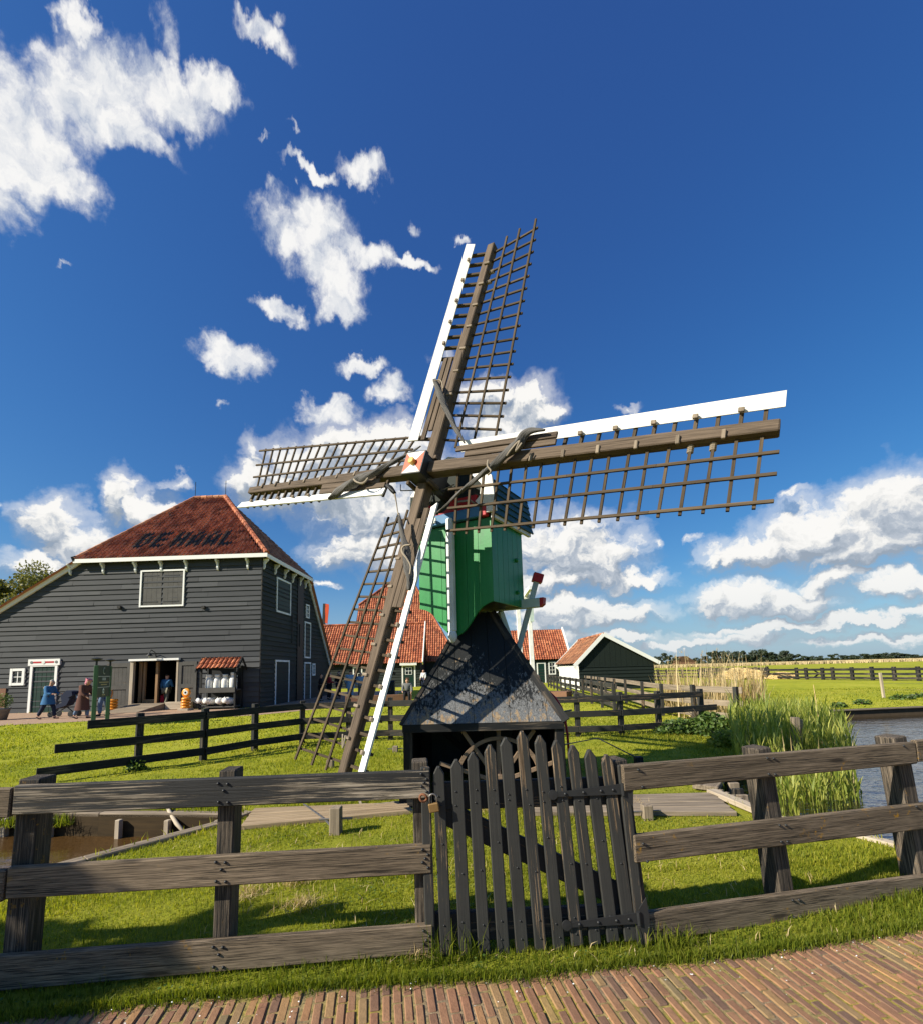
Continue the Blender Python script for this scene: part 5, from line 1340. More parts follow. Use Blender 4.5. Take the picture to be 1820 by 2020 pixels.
# red roofed house right of the mill
rh = thing('red_roofed_house', 'bright red tiled house with green door and small white window beyond the mill', 'house', (8, 50.3, 0))
xl2, xr2 = 3.6, 11.2
clap('front_wall', (xl2, 50.3, 0), X, -Y, [(0, 0), (xr2-.2-xl2, 0), (xr2-.2-xl2, 2.5), (0, 2.5)], .26, 'dark_green_siding', rh)
mb = MB(); mb.box(xl2, xr2-.15, 50.33, 57, 0, 2.45); mb.prism([(xr2-.15, 50.33, 2.45), (xr2-.15, 57, 2.45), (xr2-.15, 53.7, 5.7)], X*-.1); mb.build('wall_core', 'black_tar', rh)
tiles('roof', (xl2, 50, 2.42), X, Vector((0, 3.7, 3.4)), [(0, 0), (xr2-xl2, 0), (xr2-xl2, 5.03), (0, 5.03)], .26, .33, ['pantile_bright'], rh, amp=.055)
mb = MB(); mb.add([(xl2, 53.7, 5.82), (xr2, 53.7, 5.82), (xr2, 57.4, 2.4), (xl2, 57.4, 2.4)], [(0, 1, 2, 3)]); mb.build('rear_roof', 'pantile', rh)
MB().beam((xr2+.05, 49.9, 2.4), (xr2+.05, 53.7, 5.95), .12, .40, up=(0, -1, 1)).build('bargeboard', 'white_trim', rh)
def w2_(px): q = onplane(px, (0, 50.3, 0), Y); return q.x-xl2, q.z
u0, _ = w2_((1060, 1320)); u1, _ = w2_((1073, 1320)); framed('door', (xl2, 50.3, 0), X, -Y, u0, u1, .02, 2.0, 'green_door', rh, fw=.12)
u0, _ = w2_((1083, 1320)); u1, _ = w2_((1093, 1320)); framed('window', (xl2, 50.3, 0), X, -Y, u0, u1, .95, 2.05, 'glass_dark', rh, fw=.11, bars=(1, 2))
u0, _ = w2_((1040, 1320)); u1, _ = w2_((1047, 1320)); framed('window', (xl2, 50.3, 0), X, -Y, u0, u1, .95, 2.05, 'glass_dark', rh, fw=.11, bars=(1, 2))
# shed
sh = thing('shed', 'dark green boarded shed with white bargeboards and mossy red roof', 'shed', (10.3, 33, 0))
yF, yB = 32.6, 39.6; xL, xRg, xRt = 7.66, 9.66, 13.25; zL, zRg, zRt = 1.80, 3.72, 1.74
clap('front_wall', (xL+.2, yF+.15, 0), X, -Y, [(0, 0), (xRt-.25-xL-.2, 0), (xRt-.25-xL-.2, 1.55), (0, 1.55)], .27, 'shaded_dark_green', sh)
mb = MB(); nb = 14
for k in range(nb):
    x0 = xL+.2+(xRt-.25-xL-.2)*k/nb; x1 = xL+.2+(xRt-.25-xL-.2)*(k+1)/nb-.012
    def zr(x): return (zL+(zRg-zL)*(x-xL)/(xRg-xL) if x < xRg else zRg+(zRt-zRg)*(x-xRg)/(xRt-xRg))-.08
    pts = [(x0, 1.55), (x1, 1.55), (x1, zr(x1))]+([(xRg, zr(xRg))] if x0 < xRg < x1 else [])+[(x0, zr(x0))]
    mb.prism([(x, yF+.135, z) for x, z in pts], Y*.03)
mb.build('gable_boards', 'shaded_dark_green', sh)
mb = MB(); mb.box(xL+.25, xRt-.3, yF+.19, yB-.1, 0, 1.55); mb.prism([(xL+.25, yF+.19, 1.55), (xRt-.3, yF+.19, 1.55), (xRg, yF+.19, zRg-.12)], Y*6.8); mb.build('wall_core', 'black_tar', sh)
slv = Vector((xRg-xL, 0, zRg-zL)); 
tiles('roof', (xL, yF, zL), Y, slv, [(0, 0), (yB-yF, 0), (yB-yF, slv.length), (0, slv.length)], .26, .33, ['pantile_mossy'], sh, amp=.05)
mb = MB(); mb.prism([(xRg, yF, zRg), (xRt, yF, zRt), (xRt, yF, zRt-.06), (xRg, yF, zRg-.06)], Y*(yB-yF)); mb.build('rear_roof', 'pantile', sh)
ridge('ridge_tiles', [(xRg, yF, zRg+.05), (xRg, yB, zRg+.05)], .11, 'pantile', sh)
for (a, b) in (((xL-.12, yF-.06, zL-.16), (xRg, yF-.06, zRg+.03)), ((xRg-.02, yF-.062, zRg+.035), (xRt+.12, yF-.062, zRt-.04)), ((xL-.12, yB+.06, zL-.16), (xRg, yB+.06, zRg+.03))):
    MB().beam(a, b, .05, .24, up=ZU).build('bargeboard', 'white_trim', sh)
mb = MB(); mb.box(xL+.22, xL+.25, yF+.19, yB-.1, 0, 1.7); mb.build('white_side_wall', 'white_trim', sh)
for k in range(5):
    y = yF+.3+k*1.55; MB().prism([(xL+.21, y, 1.62), (xL-.12, y, 1.62), (xL-.06, y, 1.5), (xL+.1, y, 1.4), (xL+.17, y, 1.15), (xL+.21, y, 1.05)], Y*.10).build('eave_bracket', 'white_trim', sh)
# white bascule bridge posts behind the mill
dbg = thing('drawbridge_frame', 'white drawbridge posts standing behind the mill tail', 'drawbridge', (3.3, 25, 0))
qa = at(1051, 1326, 25.0); qb = at(1028, 1300, 26.5)
for q, zt in ((qa, 5.80), (qb, 5.95)): MB().beam((q.x, q.y, 0), (q.x-.10, q.y, zt), .21, .22, up=Y, c=.01).build('post', 'white_paint', dbg)
MB().beam((qa.x-1.2, qa.y-.02, 5.35), (qa.x+.2, qa.y+.01, 5.35), .25, .26, c=.01).build('cross_beam', 'white_paint', dbg)
MB().beam((qa.x-.25, 23.0, 5.5), (qa.x-.25, 28.5, 5.35), .16, .20, c=.01).build('balance_beam', 'post_paint', dbg)
MB().beam((qa.x+.03, qa.y-.15, 4.0), (qa.x+.03, qa.y-.15, 4.8), .20, .06, up=Y).build('weight_box', 'pale_green', dbg)
# sail of a further mill behind the roofs
fs = thing('orange_mill_sail', 'upright black sail with orange cloth showing above the low tiled roof', 'mill sail', at(643, 1330, 90))
q0, q1 = at(636, 1300, 90), at(641, 1191, 90)
MB().beam(q0, q1, .55, .4, up=Y).build('spar', 'black_iron', fs)
mb = MB(); mb.prism([at(641, 1228, 89.8), at(646, 1231, 89.8), at(649, 1200, 89.8), at(649, 1192, 89.8), at(642, 1191, 89.8)], Y*.15); mb.build('sail_cloth', 'orange_paint', fs)
# far farm on the horizon
fm = thing('far_farmhouse', 'tiny brown farmhouse with pointed roof on the horizon left of the poplars', 'house', at(1350, 1309, 420).to_tuple()[:2]+(0,))
c0 = at(1350, 1305, 420)
mb = MB(); mb.prism([(c0.x-9, 420, 0), (c0.x+9, 420, 0), (c0.x+9, 420, 3), (c0.x-9, 420, 3)], Y*10); mb.build('wall', 'brick_wall', fm)
mb = MB(); mb.prism([(c0.x-10, 420, 3), (c0.x+10, 420, 3), (c0.x+2, 420, 8.2), (c0.x-2, 420, 8.2)], Y*10); mb.build('roof', 'hair_brown', fm)
fm2 = copy_thing(fm, (c0.x-26, 430, 0), 0.2, (.8, .8, .62), 'lower brown farm shed beside the pointed farmhouse on the horizon')
# low brick walls on the yard
mb = MB(); a, b = at(682, 1376, 25.0), at(812, 1376, 25.6); mb.beam((a.x, a.y, .19), (b.x, b.y, .19), .30, .38, c=.01)
tag(mb.build('low_brick_wall', 'brick_wall'), 'low brick wall where the woman in grey sits, behind the dark fence', 'wall')
mb = MB(); a, b = at(1072, 1366, 24.5), at(1122, 1366, 23.8); mb.beam((a.x, a.y, .2), (b.x, b.y, .2), .8, .40, c=.01)
tag(mb.build('low_brick_wall', 'brick_wall'), 'short brick plinth right of the mill base behind the fence', 'wall')
# ------------------------------------------------------------------ field fences and posts
RZ = [(.10, .24), (.44, .58), (.78, .92)]
mids = [gnd(*p) for p in ((271, 1518), (400, 1500), (502, 1481), (595, 1466.5), (689, 1463), (771, 1460))]
mids += [Vector((.6, 11.2, 0)), Vector((1.6, 11.2, 0))]+[gnd(*p) for p in ((1140, 1453), (1225, 1450), (1300, 1445), (1385, 1438))]
# left part ends over the ditch
yf = thing('yard_fence', 'dark three-rail fence round the mill yard, its left end hanging over the ditch', 'fence', mids[0])
def railrun(t, P, zr, m, over0, over1, w=.035, side=1, pd=.12):
    for (z0, z1) in zr:
        for i in range(len(P)-1):
            a, b = P[i], P[i+1]; d = (b-a).normalized(); nrm = Vector((d.y, -d.x, 0))*side
            o = nrm*(pd/2+w/2+.002); k = zr.index((z0, z1))
            e0 = over0[k] if i == 0 else 0; e1 = over1[k] if i == len(P)-2 else -.005
            MB().beam(a-d*e0+o+ZU*(z0+z1)/2, b+d*e1+o+ZU*((z0+z1)/2+random.uniform(-.008, .008)), w, z1-z0, c=.005).build('rail', m, t)
def posts(t, P, h, m, w=.11, c=.006, lean=.02):
    for i, p in enumerate(P):
        d = (P[min(i+1, len(P)-1)]-P[max(i-1, 0)]).normalized()
        MB().beam(p-ZU*.35, p+ZU*(h+random.uniform(-.02, .02))+Vector((random.uniform(-lean, lean), random.uniform(-lean, lean), 0)), w, w, up=Vector((d.y, -d.x, 0)), c=c).build('post', m, t)
posts(yf, mids[:6], .97, 'fence_tar'); railrun(yf, mids[:6], RZ, 'fence_tar', [1.35, 1.15, .75], [0, 0, 0])
posts(yf, mids[6:], .97, 'gate_paint'); railrun(yf, mids[5:], RZ, 'gate_paint', [0, 0, 0], [.35, .42, .0])
# lane fences running back to the shed
ff = thing('lane_fence', 'grey three-rail lane fence running from the mill yard back toward the houses', 'fence', (5.1, 17, 0))
P = [Vector((6.85, 39, 0)).lerp(Vector((5.15, 16.6, 0)), k/11) for k in range(12)]
posts(ff, P, 1.0, 'gate_paint', .10); railrun(ff, P, [(.15, .30), (.48, .63), (.82, .98)], 'gate_paint', [0]*3, [.15]*3, side=-1, pd=.10)
fb = thing('lane_fence', 'grey lane fence passing close in front of the shed and sinking into the reeds', 'fence', (6.3, 13.4, 0))
P = [Vector((8.3, 34, 0)).lerp(Vector((6.9, 20.6, 0)), k/6) for k in range(6)]+[Vector((6.9, 20.6, 0)), Vector((6.5, 17.6, 0)), Vector((6.2, 15.2, 0)), Vector((6.35, 13.4, 0)), Vector((6.9, 12.3, 0))]
posts(fb, P, 1.0, 'gate_paint', .10); railrun(fb, P, [(.15, .30), (.48, .63), (.82, .98)], 'grey_timber', [0]*3, [.15]*3, side=-1, pd=.10)
# paddock fence across the far meadow
pf = thing('paddock_fence', 'long dark paddock fence across the far meadow with a small gate', 'fence', (28, 45, 0))
L0, L1 = Vector((22.5, 63, 0)), Vector((32.8, 28, 0))
pxs = [1250, 1280, 1297, 1314, 1345, 1378, 1400, 1428, 1460, 1494, 1514, 1571, 1590, 1622, 1642, 1680, 1720, 1763, 1811, 1860, 1915, 1980]
P = []
for x in pxs:
    v = ray(x, 1330); d = L1-L0   # meet the fence line
    t = (L0.x*d.y-L0.y*d.x)/(v.x*d.y-v.y*d.x); P.append(Vector((v.x*t, v.y*t, 0)))
posts(pf, P, 1.0, 'fence_tar', .20); railrun(pf, P, [(.10, .26), (.42, .56), (.74, .92)], 'fence_tar', [0]*3, [0]*3, w=.05, pd=.14, side=1)
mb = MB(); a, b = P[12]+Vector((.3, -.35, 0)), P[13]+Vector((0, -.35, 0))
mb.beam(a+ZU*.15, b+ZU*.85, .05, .10); mb.beam(a+ZU*.85, b+ZU*.15, .05, .10); mb.build('gate_braces', 'fence_tar', pf)
pf2 = thing('paddock_fence', 'short dark fence behind the straw heaps in the far meadow', 'fence', (24, 52, 0))
P = [at(1380+22*k, 1322, 58-1.6*k) for k in range(7)]
for p in P: p.z = 0
posts(pf2, P, 1.1, 'fence_tar', .20); railrun(pf2, P, [(.15, .32), (.5, .66), (.85, 1.02)], 'fence_tar', [0]*3, [0]*3, w=.05, pd=.14)
# straw heaps
def heap(name, label, c, rx, ry, h):
    bm = bmesh.new(); bmesh.ops.create_icosphere(bm, subdivisions=5, radius=1)
    mb = MB(); vs = []
    from mathutils import noise as mn
    for v in bm.verts:
        q = v.co.copy(); k = 1+.28*mn.fractal(q*2.2+Vector(c), 1, 2, 4); q.z = max(q.z, -.05)
        vs.append(Vector((c[0]+q.x*rx*k, c[1]+q.y*ry*k, max(0, q.z)*h*k)))
    mb.add(vs, [tuple(x.index for x in f.verts) for f in bm.faces]); bm.free()
    for k in range(900):
        a, r = random.uniform(0, 6.28), math.sqrt(random.random()); z = h*math.sqrt(max(0, 1-r*r))*1.0
        p = Vector((c[0]+rx*r*math.cos(a), c[1]+ry*r*math.sin(a), z)); d = Vector((random.gauss(0, .22), random.gauss(0, .22), random.gauss(0, .10))); w = Vector((.02, 0, .02))
        mb.add([p-w, p+w, p+d], [(0, 1, 2)])
    return tag(mb.build(name, 'straw'), label, 'straw heap')
s1 = at(1466, 1335, 46); heap('straw_heap', 'larger yellow straw heap behind the far fence and dry reeds', (s1.x, s1.y, 0), 2.5, 1.6, .95)
s2 = at(1541, 1333, 44); heap('straw_heap', 'smaller yellow straw heap at the gap in the paddock fence', (s2.x, s2.y, 0), 1.2, 1.0, .55)
# picnic table by the far fence
pt = thing('picnic_table', 'dark wooden picnic table in the meadow right of the shed', 'table', at(1311, 1349, 38).to_tuple()[:2]+(0,))
c0 = Vector(WORG[pt])
for k in range(5): MB().beam(c0+Vector((-.9, -.32+.16*k, .74)), c0+Vector((.9, -.32+.16*k, .74)), .14, .045).build('table_board', 'grey_timber', pt)
for y in (-.75, .75): MB().beam(c0+Vector((-.9, y, .44)), c0+Vector((.9, y, .44)), .26, .045).build('bench', 'grey_timber', pt)
for x in (-.65, .65):
    mb = MB(); mb.beam(c0+Vector((x, -.75, 0)), c0+Vector((x, -.25, .72)), .05, .10); mb.beam(c0+Vector((x, .75, 0)), c0+Vector((x, .25, .72)), .05, .10); mb.beam(c0+Vector((x, -.8, .40)), c0+Vector((x, .8, .40)), .05, .10); mb.build('trestle', 'fence_tar', pt)
copy_thing(pt, at(1285, 1340, 48).to_tuple()[:2]+(0,), .4, 1, 'second dark picnic table, further off, close to the shed corner')
# wire fence posts in the meadow
wp = thing('wire_fence', 'thin pale posts with wires along the meadow bank on the right', 'fence', (13, 15, 0))
q = [gnd(1743, 1377), Vector((22, 19.5, 0)), Vector((34, 22.5, 0))]; q[0].z = 0
for p in q: MB().beam(p-ZU*.2, p+ZU*1.02+Vector((-.03, 0, 0)), .085, .085, up=Y, c=.008).build('post', 'pale_timber', wp)
mb = MB()
for z in (.92, .58, .32): mb.tube([q[0]+ZU*z, (q[0]+q[1])/2+ZU*(z-.04), q[1]+ZU*z, q[2]+ZU*z], .006, 4)
mb.build('wire', 'galvanised', wp)
mb = MB(); p = gnd(1493, 1374); mb.beam(p-ZU*.2, p+ZU*.50+Vector((-.02, 0, 0)), .10, .09, up=Y, c=.008); mb.beam(p+ZU*.50+Vector((-.02, 0, 0)), p+ZU*.50+Vector((-.02, 0, .02)), .08, .07, up=Y, c=.006); tag(mb.build('meadow_post', 'grey_timber'), 'short grey post standing between the dry and green reeds', 'post')
# stakes round the mill
def stake(base, h, w, label, m='grey_timber', rod=True, lean=(0, 0)):
    t = thing('stake', label, 'stake', base, 'mooring stakes round the mill')
    top = base+Vector((lean[0], lean[1], h))
    mb = MB(); mb.beam(base-ZU*.25, top, w, w, up=Y, c=.008); mb.build('stake_post', m, t)
    if rod: MB().tube([base+Vector((-w*1.5, -.01, h*.55)), base+Vector((w*1.5, .01, h*.55))], .011, 6).build('iron_pin', 'galvanised', t)
    return t
stake(gnd(663, 1645), .26, .11, 'grey stake with iron pin standing on the grass below the pale boardwalk')
stake(gnd(652, 1515), .14, .11, 'low stub stake behind the tip of the lower sail', rod=False)
stake(gnd(780, 1484), .12, .10, 'small stake with pin on the grass just left of the mill base')
stake(gnd(1276, 1617), .15, .10, 'mossy stake with pin at the edge of the brown boardwalk')
stake(gnd(1259, 1509), .13, .12, 'dark stake on the shaded grass holding the mill chain', 'fence_tar', rod=False)
t = thing('leaning_post', 'split leaning post at the edge of the green reeds', 'post', gnd(1568, 1487))
p = gnd(1568, 1487); MB().beam(p-ZU*.5, p+Vector((.06, 0, .62)), .11, .10, up=Y, c=.008).build('half_post', 'grey_timber', t); MB().beam(p+Vector((.10, .02, .12)), p+Vector((.16, .02, .58)), .07, .07, up=Y, c=.008).build('half_post', 'deck_timber', t)
def chain(name, label, pts, r, m='galvanised'):
    P = []; 
    for i in range(len(pts)-1):
        a, b = Vector(pts[i]), Vector(pts[i+1]); n = max(2, int((b-a).length/.045))
        for k in range(n): P.append(a.lerp(b, k/n))
    P.append(Vector(pts[-1])); mb = MB()
    for k in range(len(P)-1):
        d = (P[k+1]-P[k]); up = Vector((0, 0, 1)) if k % 2 else Vector((d.y, -d.x, .3)); mb.beam(P[k]-d*.15, P[k+1]+d*.15, r*2.4, r*.9, up=up)
    return tag(mb.build(name, m), label, 'chain')
chain('anchor_chain', 'thin chain slanting down the boardwalk to the grey stake', [gnd(655, 1640)+ZU*.04, gnd(640, 1625)+ZU*.05, gnd(600, 1597)+ZU*.06], .009)
chain('anchor_chain', 'long chain from the right side of the mill down to the dark stake', [Vector((1.25, 6.3, .60)), gnd(1180, 1490)+ZU*.30, gnd(1259, 1509)+ZU*.10], .010, 'black_iron')
chain('anchor_chain', 'dark rope lying over the grass and boardwalk left of the mill base', [gnd(705, 1580)+ZU*.10, gnd(712, 1590)+ZU*.02, gnd(740, 1596)+ZU*.05, gnd(790, 1590)+ZU*.05], .011, 'rope')
# ------------------------------------------------------------------ people
def skin(name, V, E_, Rd, m, parent, sub=1):
    me = bpy.data.meshes.new(name); me.from_pydata([tuple(v) for v in V], E_, [])
    o = bpy.data.objects.new(name, me); C.objects.link(o)
    md = o.modifiers.new('s', 'SKIN'); md.use_smooth_shade = True
    for i, sv in enumerate(me.skin_vertices[0].data):
        r = Rd[i]; sv.radius = (r, r) if not hasattr(r, '__len__') else r
    me.skin_vertices[0].data[0].use_root = True
    if sub: o.modifiers.new('u', 'SUBSURF').levels = sub
    dg = bpy.context.evaluated_depsgraph_get(); dg.update(); ev = bpy.data.meshes.new_from_object(o.evaluated_get(dg))
    bpy.data.objects.remove(o); bpy.data.meshes.remove(me)
    mb = MB(); mb.add([v.co for v in ev.vertices], [tuple(p.vertices) for p in ev.polygons]); bpy.data.meshes.remove(ev)
    return mb.build(name, m, parent, smooth=True)
def person(loc, face, h, label, coat, legs, hair, shoes='shoe_dark', pose='stand', coat_len=.46, stride=.16, lean=0.0, arms=((.10, .02), (.10, .02)), head=(0, 0), hood=None, collar=None, bulk=1.0, group=None, hat=None, zoff=0.0):
    """face = heading in radians (0 looks along +Y); arms = (forward reach, elbow bend) left and right, as fractions of height"""
    loc = Vector(loc); t = thing('person', label, 'person', loc, group)
    rot = Matrix.Rotation(-face, 3, 'Z')
    def W(x, y, z): return loc + rot @ Vector((x*h, y*h, z*h+zoff))
    sit = pose == 'sit'
    pz = .30 if sit else .53
    def tp(x, y, z):   # torso point leaning forward about the pelvis
        dz = z-pz; return (x, y+dz*math.sin(lean), pz+dz*math.cos(lean))
    pel = (0, 0, pz); ch = tp(0, .005, pz+.18); ne = tp(0, .0, pz+.295); hb = tp(0, .012+head[0], pz+.335); hc = tp(head[1], .020+head[0], pz+.385); ht = tp(head[1], .015+head[0], pz+.445)
    J = {}
    for s, sd, sg in ((-1, 'l', 1), (1, 'r', -1)):
        J['sh'+sd] = tp(.105*s*bulk, 0, pz+.275); rf, eb = arms[0 if s < 0 else 1]
        J['el'+sd] = tp(.135*s*bulk, rf*.45-.01, pz+.105); J['wr'+sd] = tp(.125*s*bulk, rf+.02, pz-.02+eb)
        J['hp'+sd] = (.05*s, 0, pz-.02)
        st = stride*sg
        if sit:
            J['kn'+sd] = (.07*s, .24, pz-.005); J['an'+sd] = (.08*s, .22, .045); J['to'+sd] = (.085*s, .31, .02)
        else:
            J['kn'+sd] = (.055*s, st*.55+.02, .285); J['an'+sd] = (.055*s, st-.02, .045+(.03 if st < 0 else 0)); J['to'+sd] = (.06*s, st+.085, .018)
    def hand(sd, s):
        wr = Vector(J['wr'+sd]); el = Vector(J['el'+sd]); d = (wr-el).normalized(); q = Vector((1, 0, 0))*s
        V = [wr+d*.035]; pts = [wr+d*.035]
        f = [wr+d*.035+d*(.040+.006*(1-abs(k-1.5)))+Vector((0, (k-1.5)*.011, 0))-q*.006 for k in range(4)]; th = wr+d*.03+Vector((0, .024, 0))-q*.012
        return wr+d*.03, f+[th]
    # body: one continuous skin
    V = [pel, ch, ne, hb, hc, ht]; E_ = [(0, 1), (1, 2), (2, 3), (3, 4), (4, 5)]; Rr = [.075, .080, .034, .042, (.052, .060), .040]
    nose = tp(head[1], .020+head[0]+.066, pz+.375); V.append(nose); E_.append((4, 6)); Rr.append(.010)
    for s in (-1, 1): V.append(tp(head[1]+.056*s, .012+head[0], pz+.38)); E_.append((4, len(V)-1)); Rr.append(.012)
    for sd, s in (('l', -1), ('r', 1)):
        i = len(V); V += [J['sh'+sd], J['el'+sd], J['wr'+sd]]; E_ += [(1, i), (i, i+1), (i+1, i+2)]; Rr += [.036, .026, .018]
        palm, fin = hand(sd, s); V.append(palm); E_.append((i+2, i+3)); Rr.append(.020)
        for f in fin: V.append(f); E_.append((i+3, len(V)-1)); Rr.append(.0062)
        i = len(V); V += [J['hp'+sd], J['kn'+sd], J['an'+sd], J['to'+sd]]; E_ += [(0, i), (i, i+1), (i+1, i+2), (i+2, i+3)]; Rr += [.058, .040, .026, .022]
    body = skin('body', [W(*v) for v in V], E_, [(r[0]*h, r[1]*h) if hasattr(r, '__len__') else r*h for r in Rr], 'skin', t)
    mb = MB()
    for s in (-1, 1): mb.lathe(W(*tp(head[1]+.022*s, .020+head[0]+.056, pz+.392)), [(.001, -.004*h), (.007*h, 0), (.001, .005*h)], 8, rot @ Vector((0, 1, 0)))
    mb.beam(W(*tp(head[1]-.018, .020+head[0]+.057, pz+.352)), W(*tp(head[1]+.018, .020+head[0]+.057, pz+.352)), .004*h, .005*h)
    mb.build('face_features', 'hair_dark', body)
    # coat
    ck = 1.0*bulk; V = [tp(0, 0, pz+.02), tp(0, .005, pz+.16), tp(0, 0, pz+.275)]; E_ = [(0, 1), (1, 2)]; Rr = [.098*ck, .102*ck, .062*ck]
    if coat_len > .5: pass
    for sd in 'lr':
        i = len(V); a, b = Vector(J['el'+sd]), Vector(J['wr'+sd]); V += [J['sh'+sd], J['el'+sd], tuple(a.lerp(b, .88))]; E_ += [(1, i) if False else (2, i), (i, i+1), (i+1, i+2)]; Rr += [.050*ck, .040*ck, .033*ck]
    ct = skin('coat', [W(*v) for v in V], E_, [r*h for r in Rr], coat, t)
    if coat_len > .5 and not sit:
        zb__ = max(pz-(coat_len-.40), .2); top = tp(0, 0, pz+.10); mb = MB(); N_ = 18; vs, fs = [], []
        for i in range(7):
            f = i/6; c0 = Vector(top).lerp(Vector((0, .01, zb__)), f); rx = (.104+.026*f)*ck*(1+.02*(i % 2)); ry = (.088+.062*f)*ck*(1+.02*(i % 2))
            vs += [W(c0.x+rx*math.cos(2*math.pi*k/N_), c0.y+ry*math.sin(2*math.pi*k/N_), c0.z) for k in range(N_)]
        for i in range(6):
            for k in range(N_): fs.append((i*N_+k, i*N_+(k+1) % N_, (i+1)*N_+(k+1) % N_, (i+1)*N_+k))
        mb.add(vs, [f[::-1] for f in fs]+[tuple(range(N_))]); mb.build('coat_skirt', coat, ct, smooth=True)
    # trousers
    V = [(0, 0, pz-.01)]; E_ = []; Rr = [.092]
    for sd in 'lr':
        i = len(V); a, b = Vector(J['kn'+sd]), Vector(J['an'+sd]); V += [J['hp'+sd], J['kn'+sd], tuple(a.lerp(b, .95))]; E_ += [(0, i), (i, i+1), (i+1, i+2)]; Rr += [.068, .050, .041]
    skin('trousers', [W(*v) for v in V], E_, [r*h for r in Rr], legs, t)
    for sd in 'lr':
        V = [Vector(J['an'+sd])+Vector((0, -.03, -.005)), Vector(J['to'+sd])-Vector((0, .03, 0)), Vector(J['to'+sd])]
        skin('shoe', [W(*v) for v in V], [(0, 1), (1, 2)], [.033*h, .028*h, .022*h], shoes, t)
    # hair
    V = [tp(head[1], -.004+head[0], pz+.395), tp(head[1], .006+head[0], pz+.438), tp(head[1], .040+head[0], pz+.448)]; E_ = [(0, 1), (1, 2)]; Rr = [.058, .052, .024]
    if hood: V.append(tp(head[1], -.03+head[0], pz+.31)); E_.append((0, 3)); Rr.append(.05)
    skin('hair' if not hat else 'hat', [W(*v) for v in V], E_, [r*h for r in Rr], hat or hair, t)
    if collar:
        V = [tp(-.09, -.02, pz+.25), tp(-.06, -.065, pz+.26), tp(.06, -.065, pz+.26), tp(.09, -.02, pz+.25)]
        skin('hood', [W(*v) for v in V], [(0, 1), (1, 2), (2, 3)], [.058*h]*4, collar, t)
    return t, W, J
EAST = R_(90); WEST = R_(-90); SOUTH = R_(180)
g = lambda x, y: gnd(x, y)
p1 = person(g(92, 1419), EAST, 1.64, 'grey-haired walker in blue jacket with yellow hood beside the green door', 'cloth_blue', 'cloth_navy', 'hair_grey', stride=.17, lean=.12, coat_len=.56, arms=((.16, .12), (.20, .12)), collar='cloth_yellow', bulk=1.08, head=(.02, 0))
p2 = person(g(160, 1418), EAST, 1.66, 'bowed person in long brown quilted coat walking behind the sign', 'cloth_brown', 'denim', 'cloth_pink', stride=.12, lean=.22, arms=((.20, .02), (.20, .02)), coat_len=.72, collar='cloth_brown', hood=True, bulk=1.1, head=(.04, 0), hat='cloth_pink')
p3 = person(g(204, 1413), WEST, 1.78, 'person in black jacket and pale jeans half hidden behind the green sign', 'cloth_black', 'denim', 'hair_dark', stride=.07, lean=.28, arms=((.18, .06), (.24, .06)), bulk=1.2, head=(.06, 0))
ep = bp(fp(898, 1370, -.6)[0], 0, -.6)
p4 = person((ep.x, ep.y, .06), R_(6), 1.72, 'person in blue jacket seen from behind entering the barn with a red bag', 'cloth_blue', 'cloth_khaki', 'hair_dark', stride=.08, arms=((-.02, 0), (.12, .12)), bulk=1.12)
hb_ = p4[1](*p4[2]['wrl'])
bag = thing('handbag', 'red handbag hanging from the left hand of the person entering the barn', 'bag', hb_-ZU*.5)
q = hb_-ZU*.12
mb = MB(); b0 = [q+Vector((x, y, -.52)) for x, y in ((-.17, -.07), (.17, -.07), (.17, .07), (-.17, .07))]; b1 = [q+Vector((x, y, -.14)) for x, y in ((-.10, -.04), (.10, -.04), (.10, .04), (-.10, .04))]
mb.add(b0+b1, [(3, 2, 1, 0), (4, 5, 6, 7), (0, 1, 5, 4), (1, 2, 6, 5), (2, 3, 7, 6), (3, 0, 4, 7)]); mb.build('bag_body', 'bag_red', bag)
MB().tube([q+Vector((-.08, 0, -.15)), q+Vector((-.05, 0, .04)), q+Vector((0, 0, .10)), q+Vector((.05, 0, .04)), q+Vector((.08, 0, -.15))], .012, 6).build('bag_handle', 'bag_red', bag, smooth=True)
# visitors on the yard behind the lower sail
def yard(px, D): q = at(px, 1350, D); return (q.x, q.y, 0)
person(yard(633, 28), R_(75), 1.58, 'short-haired person in black standing at the barn side, leftmost of the yard group', 'cloth_black', 'cloth_black', 'hair_brown', stride=.03, arms=((.08, .05), (.12, .1)))
person(yard(650, 29), R_(80), 1.66, 'person in dark red jacket standing in the yard group behind the lattice', 'cloth_red', 'cloth_black', 'hair_dark', stride=.03, arms=((.12, .10), (.18, .12)))
person(yard(669, 30), R_(200), 1.72, 'dark-haired person in black top in the middle of the yard group', 'cloth_black', 'cloth_navy', 'hair_dark', stride=.03)
person(yard(692, 28.5), R_(-20), 1.74, 'person in pale blue denim jacket seen from behind in the yard group', 'cloth_light_blue', 'cloth_light_blue', 'hair_dark', stride=.05, coat_len=.55, bulk=1.2)
person(yard(712, 29), R_(160), 1.60, 'brown-haired person in grey-blue top, right end of the yard group', 'cloth_light_blue', 'cloth_grey', 'hair_brown', stride=.03, bulk=1.15)
person(at(804, 1371, 25.1).to_tuple()[:2]+(0,), R_(178), 1.64, 'seated woman in grey coat with loose brown hair on the low brick wall', 'cloth_grey', 'cloth_black', 'hair_brown', pose='sit', stride=0, arms=((.20, .04), (.16, .06)), hood=True, bulk=1.1, zoff=-.02)
person(at(836, 1350, 41).to_tuple()[:2]+(0,), R_(200), 1.70, 'person in white top partly hidden behind the slope of the mill base', 'cloth_white', 'cloth_navy', 'hair_dark', stride=.02)
